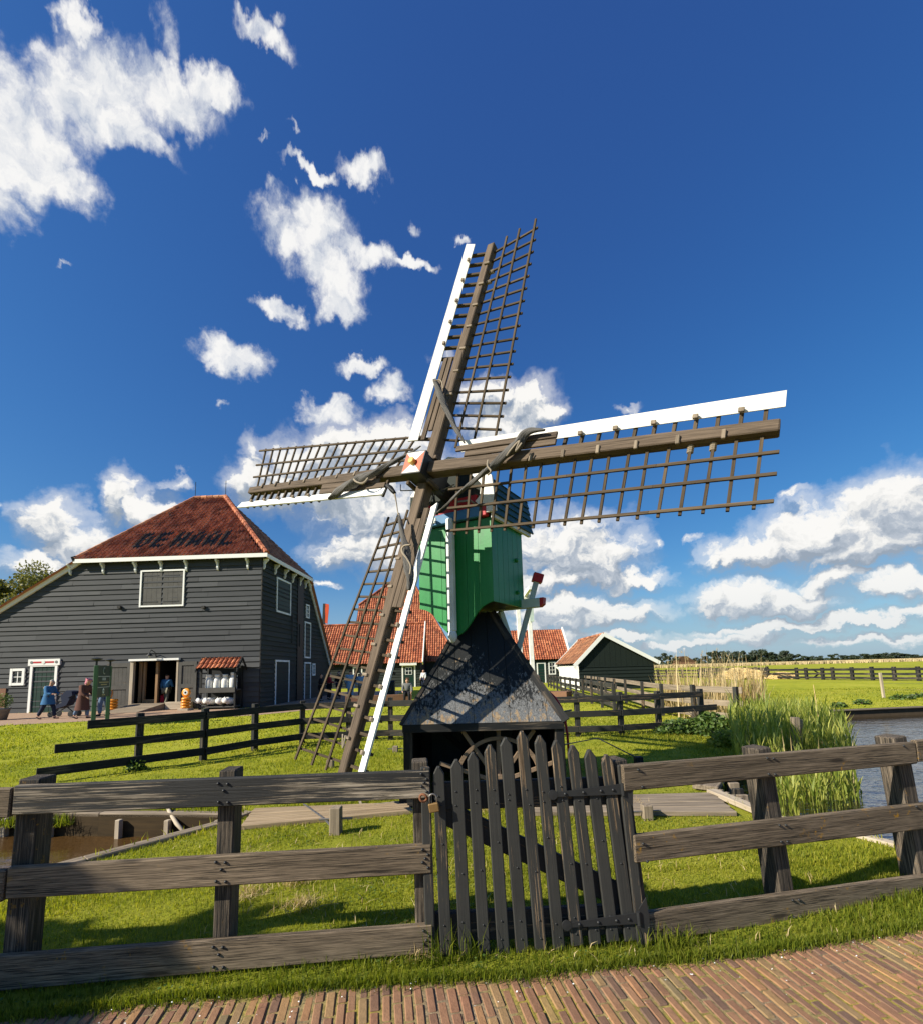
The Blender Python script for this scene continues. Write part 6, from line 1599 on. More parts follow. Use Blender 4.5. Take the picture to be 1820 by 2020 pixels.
person(at(1060, 1360, 24.1).to_tuple()[:2]+(0,), R_(100), 1.62, 'grey-haired person in black sitting on the brick plinth behind the mill', 'cloth_black', 'cloth_black', 'hair_grey', pose='sit', stride=0, arms=((.16, .05), (.16, .05)), zoff=.02)
# pushchair
pc_ = g(131, 1414)
pr = thing('pushchair', 'dark folding pushchair standing between the two walkers', 'pushchair', pc_)
MB().tube([pc_+Vector((-.55, 0, .30)), pc_+Vector((.05, 0, .55)), pc_+Vector((.45, 0, 1.02))], .022, 6).build('handle_frame', 'black_iron', pr)
MB().tube([pc_+Vector((-.55, 0, .12)), pc_+Vector((.0, 0, .42)), pc_+Vector((.35, 0, .15))], .022, 6).build('lower_frame', 'black_iron', pr)
mb = MB(); mb.prism([pc_+Vector(p) for p in ((-.32, -.2, .36), (.12, -.2, .50), (.34, -.2, .98), (.10, -.2, 1.08), (-.16, -.2, .92), (-.08, -.2, .62), (-.36, -.2, .50))], Vector((0, .4, 0))); mb.build('seat', 'cloth_navy', pr)
mb = MB(); mb.prism([pc_+Vector(p) for p in ((-.1, -.23, .96), (.12, -.23, 1.14), (.34, -.23, 1.10), (.38, -.23, .92), (.2, -.23, .82))], Vector((0, .46, 0))); mb.build('canopy', 'cloth_navy', pr)
for x in (-.52, .36):
    for y in (-.22, .22): MB().lathe(pc_+Vector((x, y-.02, .13)), [(.05, 0), (.125, .005), (.13, .02), (.125, .035), (.05, .04)], 14, Y).build('wheel', 'black_iron', pr)
# ------------------------------------------------------------------ props by the barn
sg0, sg1 = g(183, 1437), g(211, 1428)
sd = Vector((sg1.x-sg0.x, sg1.y-sg0.y, 0)).normalized(); sn = Vector((sd.y, -sd.x, 0)); sw_ = (sg1-sg0).length
sign = thing('visitor_sign', 'dark green visitor sign between two green posts on the barn path', 'sign', (sg0+sg1)/2)
for q in (sg0, sg1):
    o = MB().beam(q-ZU*.1, q+ZU*2.05, .11, .11, up=sn, c=.01).build('post', 'sign_post', sign)
    mb = MB(); mb.beam(q+ZU*2.05, q+ZU*2.22, .05, .05, up=sn); mb.lathe(q+ZU*2.22, [(.05, 0), (.16, .03), (.17, .06), (.03, .10)], 12); mb.build('post_light', 'black_iron', o)
bo = sg0+sd*.06+ZU*.98+sn*.03
bdw = sw_-.12
mb = MB(); mb.prism([bo, bo+sd*bdw, bo+sd*bdw+ZU*1.08, bo+ZU*1.08], -sn*.05); brd = mb.build('board', 'sign_green', sign)
cx_ = bo+sd*bdw/2
mb = MB(); mb.lathe(cx_+ZU*.90, [(.115, 0), (.115, .006), (.001, .007)], 20, sn); mb.build('emblem', 'sign_white', brd)
mb = MB(); mb.lathe(cx_+ZU*.90+sn*.007, [(.10, 0), (.10, .003), (.082, .004), (.08, .0)], 20, sn)
mb.prism([cx_+ZU*.87+sn*.008+sd*x+ZU*z for x, z in ((-.05, -.03), (.05, -.03), (.05, .05), (0, .10), (-.05, .05))], sn*.004); mb.build('emblem_house', 'sign_green', brd)
mb = MB()
for (x0, x1, z0, z1) in ((.03, bdw-.03, .70, .715), (.03, bdw-.03, .33, .345), (.03, .045, .345, .70), (bdw-.045, bdw-.03, .345, .70)): mb.prism([bo+sd*x0+ZU*z0+sn*.002, bo+sd*x1+ZU*z0+sn*.002, bo+sd*x1+ZU*z1+sn*.002, bo+sd*x0+ZU*z1+sn*.002], sn*.005)
mb.build('border_line', 'sign_white', brd)
text_mesh('lettering', 'CHEESE', .105 if bdw < .6 else .13, bo+sd*(bdw*.5-.22)+ZU*.575+sn*.004, sd, ZU, .002, 'sign_white', brd)
mb = MB()
for z, w in ((.49, .40), (.41, .24)):
    x = -w/2*bdw/.55
    while x < w/2*bdw/.55:
        l = random.uniform(.02, .05); mb.prism([cx_+sd*x+ZU*z+sn*.003, cx_+sd*(x+l)+ZU*z+sn*.003, cx_+sd*(x+l)+ZU*(z+.035)+sn*.003, cx_+sd*x+ZU*(z+.035)+sn*.003], sn*.004); x += l+.012
z, x = .06, -.16
while x < .16:
    l = random.uniform(.02, .05); mb.prism([cx_+sd*x+ZU*z+sn*.003, cx_+sd*(x+l)+ZU*z+sn*.003, cx_+sd*(x+l)+ZU*(z+.035)+sn*.003, cx_+sd*x+ZU*(z+.035)+sn*.003], sn*.004); x += l+.012
mb.build('small_print', 'sign_gold', brd)
mb = MB(); mb.lathe(cx_+ZU*.21, [(.095, 0), (.095, .006), (.001, .007)], 20, sn); rd_ = mb.build('arrow_disc', 'sign_white', brd)
mb = MB()
mb.prism([cx_+ZU*.21+sn*.008+sd*a+ZU*b for a, b in ((-.06, -.014), (.012, -.014), (.012, -.045), (.065, 0), (.012, .045), (.012, .014), (-.06, .014))], sn*.003); mb.build('arrow', 'sign_green', rd_)
# milk can shelter
mu0, _ = fp(1098, 1250, .6); mu1, _ = fp(1284, 1250, .6)
ms = thing('milk_can_shelter', 'little black shelter with a red tiled roof holding white milk cans', 'shelter', bp((mu0+mu1)/2, 0, .5))
mb = MB(); mb.prism([bp(mu0, .0, .06), bp(mu1, .0, .06), bp(mu1, 2.1, .06), bp(mu0, 2.1, .06)], BN*.04)
for u in (mu0, mu1): mb.beam(bp(u, 0, .75), bp(u, 1.98, .75), .09, .09, up=BN); mb.beam(bp(u, 0, .12), bp(u, 2.1, .12), .09, .09, up=BN)
mb.build('frame', 'black_tar', ms)
mb = MB(); mb.beam(bp(mu0, .92, .43), bp(mu1, .92, .43), .72, .06); mb.beam(bp(mu0-.03, .92, .82), bp(mu1+.03, .92, .82), .04, .24); mb.build('shelf', 'grey_shutter', ms)
mb = MB(); mb.beam(bp(mu0, .30, .45), bp(mu1, .14, .45), .72, .05) if False else mb.beam(bp(mu0, .12, .45), bp(mu1, .12, .45), .72, .06); mb.build('low_shelf', 'grey_shutter', ms)
ra = bp(mu0-.12, 1.98, .98); rv = (bp(mu0-.12, 2.48, .50)-ra)
tiles('roof', ra, BU, rv, [(0, 0), (mu1-mu0+.24, 0), (mu1-mu0+.24, rv.length), (0, rv.length)], .22, .30, ['pantile_bright'], ms, amp=.05)
for u in (mu0-.17, mu1+.17):
    mb = MB(); mb.prism([bp(u, 1.92, 1.02), bp(u, 1.78, 1.02), bp(u, 2.38, .48), bp(u, 1.85, .04), bp(u, 2.0, .04), bp(u, 2.54, .50)], BU*.05); mb.build('verge_board', 'black_tar', ms)
can_prof = [(.001, 0), (.165, .0), (.175, .02), (.175, .42), (.165, .47), (.115, .54), (.105, .58), (.105, .63), (.128, .64), (.132, .70), (.118, .72), (.001, .725)]
def milk_can(base, axis, label):
    t = thing('milk_can', label, 'milk can', base, 'white milk cans in the shelter')
    mb = MB(); mb.lathe(base, can_prof, 18, axis); b = mb.build('can_body', 'milk_can', t, smooth=True)
    ax = Vector(axis).normalized(); sdv = ax.cross(Vector((0, -1, .2))).normalized() if abs(ax.z) < .9 else Vector(BU)
    for s in (-1, 1):
        q = Vector(base)+ax*.50; MB().tube([q+sdv*s*.13, q+sdv*s*.20+ax*.06, q+sdv*s*.13+ax*.12], .012, 6).build('handle', 'milk_can', t, smooth=True)
    return t
first_can = None
for k, x in enumerate((1135, 1178, 1222, 1265)):
    u, _ = fp(x, 1250, .5); nm = ('first', 'second', 'third', 'fourth, tallest looking')[k]
    lb = f'upright white milk can on the upper shelf, {nm} from the left'
    if first_can is None: first_can = milk_can(bp(u, .951, .50), ZU, lb); fc0 = WORG[first_can]
    else: copy_thing(first_can, bp(u, .951, .50), 0, 1.0 if k < 3 else (1, 1, 1.12), lb)
MATS['pale_can_mouth'] = plain('pale_can_mouth', (.35, .35, .33), .6)
lying = None
for k, x in enumerate((1115, 1160, 1205, 1252)):
    u, _ = fp(x, 1330, .4); nm = ('leftmost, tilted', 'second from left', 'third from left', 'rightmost')[k]
    lb = f'white milk can lying with its mouth outward on the low shelf, {nm}'
    if lying is None: lying = milk_can(bp(u, .36, .22), BN+BU*-.15+ZU*.12, lb); 
    else: copy_thing(lying, bp(u, .33+.02*(k % 2), .22), R_((-6, 14, 4)[k-1]), 1, lb)
# cheeses
ch_prof = [(.001, 0), (.13, .0), (.19, .015), (.215, .055), (.215, .075), (.19, .115), (.13, .13), (.001, .13)]
def cheese(base, axis, label, grp, face=False):
    mb = MB(); mb.lathe(base, ch_prof, 20, axis)
    if not face: return tag(mb.build('cheese', 'cheese_wax', smooth=True, loc=base), label, 'cheese', grp)
    t = thing('cheese', label, 'cheese', base, grp); b = mb.build('wax_body', 'cheese_wax', t, smooth=True)
    ax = Vector(axis).normalized(); q = Vector(base)+ax*.131
    mb = MB(); mb.lathe(q, [(.105, 0), (.105, .004), (.001, .005)], 18, ax); l = mb.build('label_disc', 'sign_white', b)
    mb = MB(); mb.lathe(q+ax*.005, [(.055, 0), (.055, .003), (.001, .004)], 14, ax); mb.build('label_mark', 'hair_dark', l)
    return t
c1 = None; cb1 = bp(fp(610, 1390, .9)[0], 0, .9); cb2 = bp(fp(1007, 1380, 1.0)[0], 0, 1.0)
for st_, cb, nm in ((0, cb1, 'stack behind the sign person'), (1, cb2, 'stack at the right door')):
    for k in range(4):
        pos_ = ('lowest', 'second lowest', 'third', 'topmost flat')[k]; lb = f'orange cheese wheel, {pos_} of the {nm}'
        q = cb+ZU*(.10+.132*k)+BU*random.uniform(-.012, .012)
        if c1 is None: c1 = cheese(q, ZU, lb, 'orange cheese wheels stacked by the entrance')
        else: copy_thing(c1, q, random.uniform(0, 6), 1, lb)
cheese(cb1+ZU*(.10+.132*4+.21)+BN*.02+BU*-.06, BU*-1+BN*.4+ZU*.15, 'orange cheese wheel standing on edge on the left stack', 'orange cheese wheels stacked by the entrance')
cheese(cb2+ZU*(.10+.132*4+.21)-BN*.06, BN+ZU*.08, 'orange cheese wheel with round white label propped upright on the right stack', 'orange cheese wheels stacked by the entrance', True)
for cb, nm in ((cb1, 'left'), (cb2, 'right')):
    tag(MB().beam(cb-BU*.25+ZU*.05, cb+BU*.25+ZU*.05, .5, .099, c=.01).build('cheese_plinth', 'pale_timber'), f'low wooden block under the {nm} stack of cheese wheels', 'plinth')
# tub with plant at the far left
pb = g(-2, 1421); tub = thing('plant_tub', 'grey tub with a leafy shrub at the left end of the barn', 'plant', pb)
MB().lathe(pb, [(.24, 0), (.33, .42), (.36, .44), (.36, .50), (.31, .50), (.30, .44)], 18).build('tub', 'pot_grey', tub, smooth=True)
mb = MB()
for k in range(500):
    d = Vector((random.gauss(0, 1), random.gauss(0, 1), random.gauss(0, 1))).normalized(); r = random.random()**.4
    q = pb+Vector((d.x*.42*r, d.y*.42*r, .78+d.z*.36*r)); a = Vector((random.gauss(0, 1), random.gauss(0, 1), random.gauss(0, .5))).normalized()*.05; b = a.cross(Vector((random.gauss(0, 1), random.gauss(0, 1), 1))).normalized()*.022
    mb.add([q-a, q+b, q+a, q-b], [(0, 1, 2, 3)])
mb.build('foliage', 'bramble_leaf', tub)
# litter bin by the house
q = at(770, 1352, 30); q.z = 0; lb_ = thing('litter_bin', 'dark blue-lidded litter bin against the wall of the low house', 'bin', q)
MB().beam(q, q+ZU*.95, .55, .5, up=Y, c=.02).build('bin_body', 'black_tar', lb_); MB().beam(q+ZU*.95, q+ZU*1.03, .60, .55, up=Y, c=.02).build('bin_lid', 'cloth_navy', lb_)
# white scraps by the road fence
def scrap(c, label, r):
    bm = bmesh.new(); bmesh.ops.create_icosphere(bm, subdivisions=3, radius=1); mb = MB(); from mathutils import noise as mn
    vs = [Vector(c)+Vector((v.co.x*r[0], v.co.y*r[1], v.co.z*r[2]))*(1+.35*mn.noise(v.co*2.6+Vector(c))) for v in bm.verts]
    mb.add(vs, [tuple(x.index for x in f.verts) for f in bm.faces]); bm.free(); return tag(mb.build('paper_scrap', 'paper', smooth=True), label, 'litter')
w_ = gnd(1510, 1700); 
bm = bmesh.new(); mb = MB(); from mathutils import noise as mn
for (o, r) in ((Vector((0, 0, .045)), .045), (Vector((.02, .01, .12)), .034), (Vector((.045, 0, .06)), .04)):
    b2 = bmesh.new(); bmesh.ops.create_icosphere(b2, subdivisions=3, radius=1)
    mb.add([w_+o+v.co*r*(1+.35*mn.noise(v.co*2.2+o*40)) for v in b2.verts], [tuple(x.index for x in f.verts) for f in b2.faces]); b2.free()
bm.free()
tag(mb.build('paper_scrap', 'paper', smooth=True), 'crumpled white scrap in the grass behind the leaning fence post', 'litter')
# ------------------------------------------------------------------ grass
def np_mesh(name, verts, tris, m, kind='stuff', label=None, cat=None, group=None, parent=None, loc=(0, 0, 0), gcv=None):
    me = bpy.data.meshes.new(name); nv, nt_ = len(verts), len(tris); k = tris.shape[1]
    me.vertices.add(nv); me.vertices.foreach_set('co', verts.astype(np.float32).ravel())
    me.loops.add(nt_*k); me.loops.foreach_set('vertex_index', tris.astype(np.int32).ravel())
    me.polygons.add(nt_); me.polygons.foreach_set('loop_start', np.arange(0, nt_*k, k, dtype=np.int32)); me.polygons.foreach_set('loop_total', np.full(nt_, k, dtype=np.int32))
    me.update(); me.validate(); me.materials.append(MATS[m])
    o = bpy.data.objects.new(name, me); C.objects.link(o)
    if parent is not None: o.parent = parent
    else: o.location = loc
    WORG[o] = Vector(loc)
    return tag(o, label, cat, group, kind)
def fbm(x, y, f=1.0, seed=0):
    r = np.random.default_rng(seed); v = np.zeros_like(x)
    for o in range(5):
        for k in range(4):
            a = r.uniform(0, 6.28); q = f*(2**o)*r.uniform(.7, 1.3); v += np.sin((x*np.cos(a)+y*np.sin(a))*q+r.uniform(0, 6.28))/(1.7**o)
    return v/8
def blades(x, y, h, w, lean, z0=0.0, seg=2):
    n = len(x); a = rng.uniform(0, 2*np.pi, n); la = rng.uniform(0, 2*np.pi, n); ln = np.abs(rng.normal(0, lean, n))*h
    dx, dy = np.cos(a)*w/2, np.sin(a)*w/2; lx, ly = np.cos(la)*ln, np.sin(la)*ln
    hz = np.sqrt(np.maximum(h*h-ln*ln*.6, h*h*.15))
    Vv = np.empty((n, 5, 3)); z = np.zeros(n)+z0
    Vv[:, 0] = np.stack([x-dx, y-dy, z-.01], 1); Vv[:, 1] = np.stack([x+dx, y+dy, z-.01], 1)
    Vv[:, 2] = np.stack([x-dx*.8+lx*.35, y-dy*.8+ly*.35, z+hz*.6], 1); Vv[:, 3] = np.stack([x+dx*.8+lx*.35, y+dy*.8+ly*.35, z+hz*.6], 1)
    Vv[:, 4] = np.stack([x+lx, y+ly, z+hz], 1)
    b = (np.arange(n)*5)[:, None]
    T = np.concatenate([b+np.array([[0, 1, 3]]), b+np.array([[0, 3, 2]]), b+np.array([[2, 3, 4]])], 0)
    return Vv.reshape(-1, 3), T
excl = [DITCH, POND, PATH, BPATH]
decks = [[xy(gnd(*p)) for p in ((502, 1603), (817, 1591), (817, 1607), (474, 1639))], [xy(gnd(*p)) for p in ((1060, 1578), (1405, 1569), (1500, 1611), (1050, 1613))], [(-.72, 5.93), (1.18, 5.93), (1.18, 7.9), (-.72, 7.9)],
         [xy(gnd(*p)) for p in ((1388, 1568), (1425, 1541), (1450, 1560), (1405, 1572))], [xy(p) for p in (B_+Vector((.0, -.10, 0)), A_+(A_-B_)*2+Vector((0, -.10, 0)), A_+(A_-B_)*2, B_)]]
def scatter(n, x0, x1, y0, y1, fan=True):
    x = rng.uniform(x0, x1, n); y = rng.uniform(y0, y1, n)
    k = (np.abs(x) < 1.12*y+1.0)
    for p in excl+decks: k &= ~inpoly(x, y, p)
    return x[k], y[k]
GV, GT = [], []; base_n = 0; VV, VT = [], []; vn = 0
def addg(v, t, verge=False):
    global base_n, vn
    if verge:
        VV.append(v); VT.append(t+vn); vn += len(v); return
    GV.append(v); GT.append(t+base_n); base_n += len(v)
# verge between bricks and fence, meadow, yard, lawn
for (n, x0, x1, y0, y1, h0, w0, ln) in ((120000, -3.6, 4.2, 2.35, 4.0, .024, .0042, .8), (110000, -5, 5.5, 3.9, 6.2, .027, .0058, .8), (95000, -9, 10, 6.0, 10, .032, .009, .8), (75000, -15, 13, 10, 16, .036, .016, .75), (45000, -26, 24, 16, 27, .04, .03, .75)):
    x, y = scatter(n, x0, x1, y0, y1)
    f = fbm(x, y, 1.1, 3); keep = rng.uniform(0, 1, len(x)) < np.clip(.82+f*.5, .25, 1); x, y, f = x[keep], y[keep], f[keep]
    f3 = fbm(x, y, 5.0, 13)
    h = h0*np.clip(1+f*1.0+f3*1.2+rng.normal(0, .3, len(x)), .3, 3.0)
    # longer tufts at the foot of the fence and gate
    d1 = np.abs((y-2.70)-(x+2.45)*.0932); d2 = np.abs(y-2.95-(x-1.0)*.264)
    foot = np.where((x < .98), np.exp(-(d1/.22)**2), np.exp(-(d2/.22)**2))*(y < 4.2)
    h = h*(1+foot*.9)
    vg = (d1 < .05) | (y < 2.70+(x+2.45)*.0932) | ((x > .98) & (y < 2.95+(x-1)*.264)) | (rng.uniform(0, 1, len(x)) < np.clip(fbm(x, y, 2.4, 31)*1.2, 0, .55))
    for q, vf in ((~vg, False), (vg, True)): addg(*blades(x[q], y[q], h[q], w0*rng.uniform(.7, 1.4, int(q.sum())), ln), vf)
# rough fringe over the path edge
x = rng.uniform(-3, 4, 16000); ye = np.interp(x, P2[2:12, 0], P2[2:12, 1]); y = ye+.01-np.abs(rng.normal(0, .035+.03*np.clip(fbm(x, x*0, 2.2, 9), 0, 1)*2, len(x)))
addg(*blades(x, y, rng.uniform(.015, .05, len(x)), .004, .8, .012), True)
# moss and sprouts between the bricks
x = rng.uniform(-3, 4, 9000); y = rng.uniform(1.7, 3.1, 9000); k = inpoly(x, y, PATH) & (fbm(x, y, 1.5, 5) > .05); addg(*blades(x[k], y[k], rng.uniform(.008, .022, k.sum()), .004, .9, .008))
# tall tufts by the gate posts
for (cx, cy, n, hh, r) in ((-.17, 2.82, 40, .26, .04), (-.02, 2.83, 26, .22, .04), (-.3, 2.80, 30, .12, .06), (1.10, 2.90, 90, .16, .06), (1.22, 2.94, 50, .14, .06), (-2.1, 2.95, 50, .16, .1)):
    x = cx+rng.normal(0, r, n); y = cy+rng.normal(0, r*.6, n); addg(*blades(x, y, hh*rng.uniform(.4, 1, n), .006*rng.uniform(.6, 1.2, n), .65), True)
# bank fringe along ditch and pond
for poly in (DITCH, POND):
    pts = ring(poly, .03); pts = [p for p in pts if abs(p.x) < 14 and 2 < p.y < 17]
    if pts:
        P = np.array([[p.x, p.y] for p in pts]); P = np.repeat(P, 3, 0); P += rng.normal(0, .04, P.shape)
        k = ~(inpoly(P[:, 0], P[:, 1], PATH)); addg(*blades(P[k, 0], P[k, 1], .09*rng.uniform(.4, 1.6, k.sum()), .010, .7, -.02))

x, y = scatter(5200, -3.4, 4.2, 2.4, 5.2); k = fbm(x, y, 1.7, 41) > .12; x, y = x[k], y[k]; n = len(x)
a = rng.uniform(0, 6.28, n); r = rng.uniform(.005, .011, n); z = rng.uniform(.012, .035, n)
V = np.stack([np.stack([x+np.cos(a+t)*r, y+np.sin(a+t)*r, z+rng.normal(0, .003, n)], 1) for t in (0, 1.4, 3.1, 4.8)], 1).reshape(-1, 3)
np_mesh('clover', V, (np.arange(n)*4)[:, None]+np.array([[0, 1, 2, 3]]), 'bramble_leaf', label='small clover leaves scattered low in the grass near the fence', cat='clover')
# rank grass hanging over the far bank of the ditch
x = rng.uniform(Dl.x-3.5, C_.x-.1, 2600); y = Dl.y+rng.normal(.02, .05, len(x)); k = fbm(x, y*0, 3.0, 51) > -.05
addg(*blades(x[k], y[k]-.05, rng.uniform(.05, .20, k.sum()), .007, .8, -.12), True)
# dead wisps
x, y = scatter(7000, -5, 6, 2.7, 9); f = fbm(x, y, .8, 21); k = f > .22
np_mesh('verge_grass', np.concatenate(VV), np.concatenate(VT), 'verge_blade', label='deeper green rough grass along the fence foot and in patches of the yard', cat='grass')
np_mesh('grass', np.concatenate(GV), np.concatenate(GT), 'grass_blade', label='short sunlit green grass covering the mill yard and verge', cat='grass')
v, t = blades(x[k], y[k], rng.uniform(.03, .08, k.sum()), .006, 1.2)
GV2, GT2 = [v], [t]; bn = len(v)
for (px, py) in ((590, 1790), (490, 1770), (830, 1885), (575, 1745), (680, 1700), (1250, 1590), (960, 1600), (470, 1700)):
    q = gnd(px, py); n = 160; x = q.x+rng.normal(0, .07, n); y = q.y+rng.normal(0, .05, n); v, t = blades(x, y, rng.uniform(.04, .09, n), .004, 1.5, .02); GV2.append(v); GT2.append(t+bn); bn += len(v)
np_mesh('dry_grass', np.concatenate(GV2), np.concatenate(GT2), 'reed_dry', label='scattered dry mown grass wisps lying on the lawn', cat='grass')

# ------------------------------------------------------------------ reeds
def leafy(x, y, z0, h, w, nl, name, m, label):
    """upright stems with bent ribbon leaves"""
    Vs, Ts = [], []; bn = 0
    n = len(x); la = rng.uniform(0, 6.28, n); ln = np.abs(rng.normal(0, .10, n))*h
    v, t = blades(x, y, h, w*.7, .09, z0); Vs.append(v); Ts.append(t); bn += len(v)
    for k in range(nl):
        f = rng.uniform(.15, .9, n); a = rng.uniform(0, 6.28, n); L = rng.uniform(.20, .42, n)*np.minimum(1, h); zz = z0+h*f*.95
        dx, dy = np.cos(a), np.sin(a); px, py = -dy*w*.6, dx*w*.6; up = rng.uniform(.75, 1.5, n)
        V5 = np.empty((n, 5, 3)); V5[:, 0] = np.stack([x-px*.5, y-py*.5, zz], 1); V5[:, 1] = np.stack([x+px*.5, y+py*.5, zz], 1)
        mx, my, mz = x+dx*L*.20, y+dy*L*.20, zz+L*.55*up
        V5[:, 2] = np.stack([mx-px, my-py, mz], 1); V5[:, 3] = np.stack([mx+px, my+py, mz], 1); V5[:, 4] = np.stack([x+dx*L*.5, y+dy*L*.5, zz+L*(up-.12)], 1)
        b = (np.arange(n)*5)[:, None]; T = np.concatenate([b+np.array([[0, 1, 3]]), b+np.array([[0, 3, 2]]), b+np.array([[2, 3, 4]])], 0)
        Vs.append(V5.reshape(-1, 3)); Ts.append(T+bn); bn += n*5
    return np_mesh(name, np.concatenate(Vs), np.concatenate(Ts), m, label=label, cat='reeds')
def inside(poly, n):
    P = np.array(poly); x = rng.uniform(P[:, 0].min(), P[:, 0].max(), n); y = rng.uniform(P[:, 1].min(), P[:, 1].max(), n); k = inpoly(x, y, poly); return x[k], y[k]
rp = [xy(gnd(*p)) for p in ((1440, 1462), (1445, 1492), (1480, 1520), (1480, 1560), (1560, 1583), (1640, 1560), (1690, 1532), (1685, 1490), (1655, 1452), (1620, 1425), (1560, 1408), (1500, 1404), (1470, 1412), (1440, 1425))]
x, y = inside(rp, 5200)
cxr, cyr = np.mean([p[0] for p in rp]), np.mean([p[1] for p in rp])
hh = (1.02+.10*fbm(x, y, 1.2, 4)+rng.normal(0, .12, len(x)))*np.clip(1.0-.05*(np.hypot(x-cxr, y-cyr)), .55, 1.05)*np.where(y < 8.0, .52, .86)
leafy(x, y, WZ, np.maximum(hh, .3), .019, 5, 'green_reeds', 'reed_green', 'dense clump of fresh green reeds at the pond edge')
dp = [xy(gnd(*p)) for p in ((1335, 1420), (1420, 1430), (1500, 1408), (1515, 1392), (1440, 1385), (1330, 1392), (1300, 1378), (1290, 1390))]
x, y = inside(dp, 1300)
v, t = blades(x, y, rng.uniform(.5, 1.35, len(x)), .020, .16, -.05)
x2, y2 = inside(dp, 420); tall = rng.uniform(1.3, 2.25, len(x2))
v2, t2_ = blades(x2, y2, tall, .030, .16, -.05); x3, y3 = inside(rp, 220); v3, t3 = blades(x3, y3, rng.uniform(.5, 1.0, len(x3)), .016, .25, WZ)
# bundled dry stalks
Vs, Ts, bn = [v, v2, v3], [t, t2_+len(v), t3+len(v)+len(v2)], len(v)+len(v2)+len(v3)
for (px, py) in ((1345, 1400), (1372, 1402), (1405, 1405), (1430, 1408), (1468, 1408), (1488, 1408), (1325, 1398), (1500, 1400)):
    q = gnd(px, py); n = 46; x = q.x+rng.normal(0, .10, n); y = q.y+rng.normal(0, .10, n); v, t = blades(x, y, rng.uniform(.9, 1.75, n), .024, .13, -.05); Vs.append(v); Ts.append(t+bn); bn += len(v)
for k in range(len(x2)):     # plumes
    if k % 5: continue
    i = k*5+4; tip = v2[i]; n = 8
    x = tip[0]+rng.normal(0, .02, n); y = tip[1]+rng.normal(0, .02, n); vv, tt = blades(x, y, rng.uniform(.06, .14, n), .009, .45, tip[2]-.1); Vs.append(vv); Ts.append(tt+bn); bn += len(vv)
np_mesh('dry_reeds', np.concatenate(Vs), np.concatenate(Ts), 'reed_dry', label='tall pale dry reed stalks standing behind the green reeds', cat='reeds')
q = gnd(1621, 1478, WZ); tag(MB().tube([q, q+Vector((-.01, 0, .75)), q+Vector((-.03, .01, 1.35))], [.014, .011, .006], 6).build('reed_stalk', 'straw'), 'single long straw-coloured stalk at the right edge of the green reeds', 'reed')
# low water plants in front of the reeds
x, y = inside([xy(gnd(*p)) for p in ((1490, 1556), (1640, 1566), (1700, 1548), (1690, 1530), (1560, 1545))], 160)
leafy(x, y, WZ, rng.uniform(.18, .42, len(x)), .020, 3, 'iris_leaves', 'reed_green', 'low drooping water leaves in front of the reed clump')
# brambles under the fence end
def bush(name, label, c, r, n, m, cat, leaf=.05):
    t = thing(name, label, cat, c); mb = MB(); c = Vector(c)
    for k in range(7): 
        a = random.uniform(0, 6.28); mb.tube([c+Vector((random.uniform(-.1, .1), random.uniform(-.1, .1), 0)), c+Vector((math.cos(a)*r[0]*.5, math.sin(a)*r[1]*.5, r[2]*.7)), c+Vector((math.cos(a)*r[0]*.9, math.sin(a)*r[1]*.9, r[2]*random.uniform(.5, 1.1)))], [.012, .009, .004], 5)
    mb.build('stems', 'bark', t)
    u = rng.normal(0, 1, (n, 3)); u /= np.linalg.norm(u, axis=1)[:, None]; rad = rng.uniform(0, 1, n)**.45
    pos_ = np.stack([u[:, 0]*rad*r[0], u[:, 1]*rad*r[1], np.abs(u[:, 2])*rad*r[2]], 1); pos_ *= (1+.35*fbm(pos_[:, 0]*3, pos_[:, 2]*3+pos_[:, 1], 2, 8))[:, None]
    a = rng.normal(0, 1, (n, 3)); a[:, 2] *= .5; a /= np.linalg.norm(a, axis=1)[:, None]; b = np.cross(a, rng.normal(0, 1, (n, 3))); b /= np.linalg.norm(b, axis=1)[:, None]
    s = (leaf*rng.uniform(.6, 1.3, n))[:, None]
    V = np.stack([pos_-a*s, pos_+b*s*.55, pos_+a*s, pos_-b*s*.55], 1).reshape(-1, 3); T = (np.arange(n)*4)[:, None]+np.array([[0, 1, 2, 3]])
    np_mesh('foliage', V, T, m, kind=None, parent=t)
    return t
bush('bramble', 'dark bramble tangle under the broken end of the yard fence', gnd(1398, 1448), (.5, .45, .5), 1700, 'bramble_leaf', 'shrub')
bush('bramble', 'low nettle patch at the foot of the last two yard fence posts', gnd(1345, 1447), (.8, .35, .34), 1500, 'bramble_leaf', 'shrub')
bush('nettle', 'leafy green nettles between the fence end and the reeds', gnd(1432, 1472), (.32, .3, .30), 800, 'reed_green', 'shrub', .06)
bush('weed_tuft', 'small weed clump at the foot of the first yard fence post', gnd(266, 1520), (.16, .14, .20), 160, 'bramble_leaf', 'weed', .05)
x = rng.uniform(0, 1, 500); 
for (px, py, r) in ((1700, 1390, .3), (1780, 1380, .5), (1820, 1376, .6), (1655, 1396, .25)):
    q = gnd(px, py); bush('weed_tuft', {1700: 'small weed tuft on the far pond bank by the wire post', 1780: 'dark green weed patch on the far pond bank', 1820: 'weed patch at the right picture edge on the pond bank', 1655: 'little weed tuft at the left end of the far bank'}[px], q, (r, r*.6, .18), 260, 'bramble_leaf', 'weed', .06)
